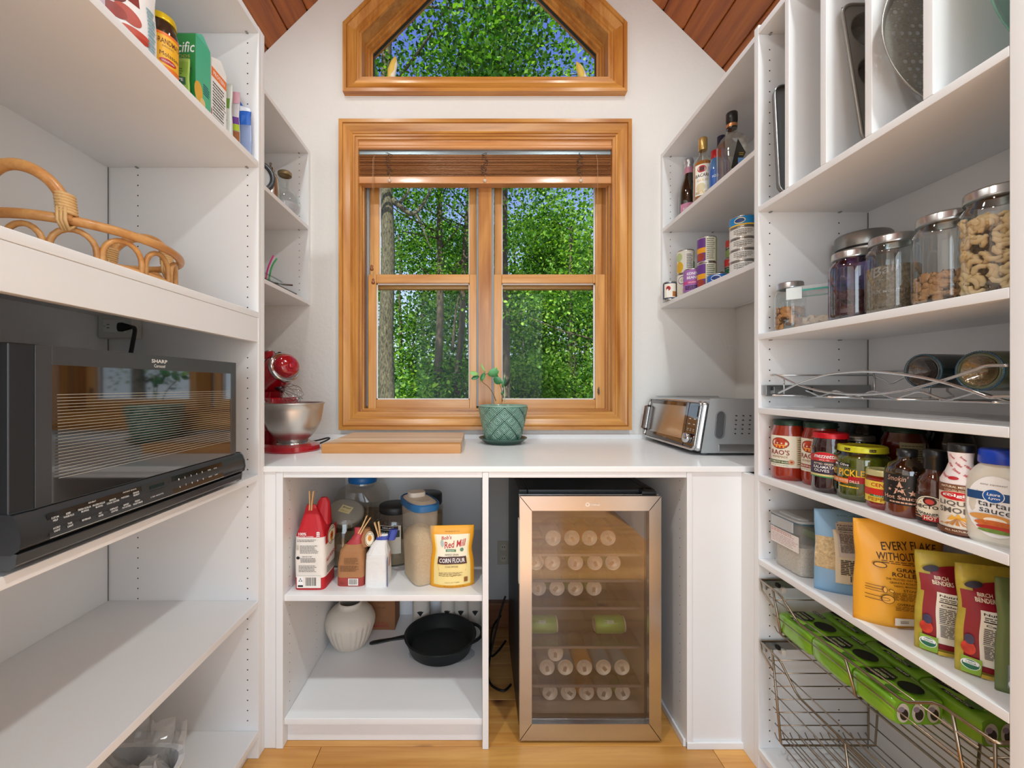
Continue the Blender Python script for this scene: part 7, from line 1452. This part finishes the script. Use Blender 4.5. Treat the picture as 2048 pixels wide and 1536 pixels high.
def tree(label, px, Y, r, cz, crown, ncl, per, size, lm, bark=BK2, ht=None, lean=0, seed=1, branches=(), cx=0, sig=.45, trunkpts=None, name='tree'):
    x = X(px, Y); t = T(name, label, 'tree', (x, Y, GZ0), group='woodland trees outside the window'); top = ht or cz+crown[2]*.6
    rr = random.Random(seed); pts = trunkpts or [(lean*k/8+rr.uniform(-.04, .04), rr.uniform(-.04, .04), (top-GZ0)*k/8) for k in range(9)]
    b = B(bark); b.tube(smoothpath(pts, 3), lambda u: r*(1.25 if u < .02 else 1)*(1-.6*u), 14); part('trunk', b, t)
    if branches:
        b = B(bark)
        for br in branches: b.tube(smoothpath([(q[0]-x, q[1]-Y, q[2]-GZ0) for q in br[1]], 4), br[0], 8, r1=br[0]*.3)
        part('branches', b, t)
    cs = []; b = B(bark)
    for k in range(ncl):
        while True:
            q = [rr.uniform(-1, 1) for _ in range(3)]; d = math.sqrt(sum(a*a for a in q))
            if .35 < d < 1: break
        c = (x+cx+q[0]*crown[0], Y+q[1]*crown[1], cz+q[2]*crown[2]); cs.append(c)
        if k % 4 == 0:
            zt = min(max(c[2]-.8, cz-crown[2]*1.1), top-.2); k_ = (zt-GZ0)/(top-GZ0); b.tube([(lean*k_, 0, zt-GZ0), ((c[0]-x)*.55+lean*k_*.5, (c[1]-Y)*.5, zt-GZ0+(c[2]-zt)*.45), (c[0]-x, c[1]-Y, c[2]-GZ0)], r*.16+.006, 5, r1=.005)
    if b.v: part('twigs', b, t)
    foliage(seed, cs, per, sig, size, lm, t, (x, Y, GZ0)); return t
# ground
b = B(M('4a4a26', .95, bump=1, bs=4, var=.5, vs=1.5)); b.box(-40, YB+.6, GZ0-.3, 40, 60, GZ0); part('ground', b, kind='structure')
def pz(px, py, Y): return (X(px, Y), Y, Z(py, Y))
Y0 = 7.2
tree('large pale-barked tree trunk at the left of the window', 775, Y0, .165, 7.6, (2.6, 2.2, 1.8), 26, 130, .13, LV[1], BK1, ht=9.5, seed=11, cx=1.2,
     branches=((.06, [pz(785, 400, Y0), pz(800, 412, Y0), pz(826, 428, Y0), pz(848, 405, Y0), pz(866, 370, Y0)]), (.035, [pz(800, 405, Y0), pz(815, 385, Y0), pz(822, 355, Y0)]), (.03, [pz(780, 385, Y0), pz(772, 365, Y0), pz(768, 350, Y0)]), (.022, [pz(830, 425, Y0), pz(845, 455, Y0), pz(862, 500, Y0)])))
tree('straight dark tree trunk left of the window centre', 876, 12.5, .155, 7.5, (2.4, 2.0, 3.2), 34, 120, .14, LV[1], seed=12, lean=.1)
tree('dark forked tree trunk beside the straight one', 905, 13.2, .14, 6.8, (2.2, 2.0, 2.8), 26, 110, .14, LV[0], seed=13, lean=.55, branches=((.09, [pz(900, 555, 13.2), pz(915, 530, 13.2), pz(945, 508, 13.2), pz(985, 480, 13.2)]), (.05, [pz(905, 700, 13.2), pz(912, 620, 13.2), pz(925, 560, 13.2)])))
info = [(806, 17, .10, 6.5, 'thin trunk between the pale and the dark trees'), (843, 21, .15, 8.0, 'far straight trunk left of the dark pair'), (925, 22, .11, 7.5, 'far slim trunk near the window mullion'), (944, 16, .07, 5.5, 'thin sapling close to the window mullion'),
        (1032, 19, .10, 7.0, 'slim trunk right of the window mullion'), (1064, 23, .13, 8.0, 'far trunk left in the right window'), (1089, 18, .13, 7.0, 'dark trunk left of centre in the right window'), (1113, 22, .12, 8.0, 'far trunk at the centre of the right window'), (1138, 16, .13, 6.5, 'dark trunk right of centre in the right window'), (1168, 18, .13, 7.0, 'dark trunk near the right edge of the right window'), (1186, 24, .12, 8.0, 'far trunk at the right edge of the right window')]
for i, (px, Y, r, cz, s_) in enumerate(info):
    tree(s_, px, Y, r, cz-1.6, (2.6, 2.2, 4.2), 34, 90, .16+.004*Y, LV[i % 3 if px < 960 else (2 if i % 2 else 0)], seed=20+i, lean=random.uniform(-.3, .3), sig=.6)
# near crowns seen through the right and the gabled window
tree('light green leafy tree close behind the right window', 1262, 7.6, .10, 4.5, (2.1, 1.5, 2.6), 44, 115, .105, LV[2], seed=40, cx=-.9, sig=.38)
tree('tall leafy tree filling the left of the gabled window', 700, 6.4, .12, 6.9, (2.2, 1.6, 1.9), 48, 140, .11, LV[1], seed=41, cx=1.3, sig=.36)
tree('tree with dark branches at the right of the gabled window', 1330, 7.5, .11, 8.0, (2.2, 1.6, 1.8), 22, 80, .085, LV[0], seed=42, cx=-1.3, sig=.36)
tree('tall tree seen at the top of the gabled window', 1010, 9.5, .13, 10.2, (2.4, 1.8, 2.2), 24, 90, .13, LV[2], seed=43, sig=.45)
for i, (x_, Y_) in enumerate(((6.5, 9.5), (9.5, 13), (12.5, 10.5), (-6.5, 10), (-9.5, 14))):
    px_t = 958+F*x_/Y_; tree('woodland tree out of sight beyond the '+('right', 'right', 'right', 'left', 'left')[i]+' side of the window, '+('nearest', 'second', 'third', 'nearer', 'farther')[i], px_t, Y_, .14, 4.2, (2.6, 2.2, 3.6), 34, 100, .15, LV[i % 3], seed=90+i, sig=.6)
# understorey
und = [(770, 11, 0), (825, 14, 1), (860, 18, 1), (900, 17, 0), (940, 12.5, 1), (1000, 14, 0), (1045, 13, 2), (1080, 16, 2), (1120, 19, 1), (1150, 13, 2), (1195, 15, 0), (1230, 19, 1), (730, 17, 2), (980, 21, 1), (1060, 24, 1), (890, 25, 2), (1160, 26, 0)]
for i, (px, Y, k) in enumerate(und):
    s_ = ['low dark green undergrowth', 'mid green undergrowth', 'bright green undergrowth'][k]+' outside, '+['at the far left', 'right of the pale trunk', 'behind the dark pair', 'between the dark trunks', 'left of the mullion', 'right of the mullion', 'left in the right window', 'left of centre in the right window', 'centre of the right window', 'right of centre in the right window', 'at the right edge', 'beyond the right edge', 'beyond the left edge', 'far behind the mullion', 'farthest in the right window', 'farthest in the left window', 'farthest at the right'][i]
    tree(s_, px, Y, .035, .3+.03*Y, (1.5, 1.0, 1.3+.03*Y), 20, 90, .12+.005*Y, LV[k], seed=60+i, sig=.42, name='sapling', ht=2.6)
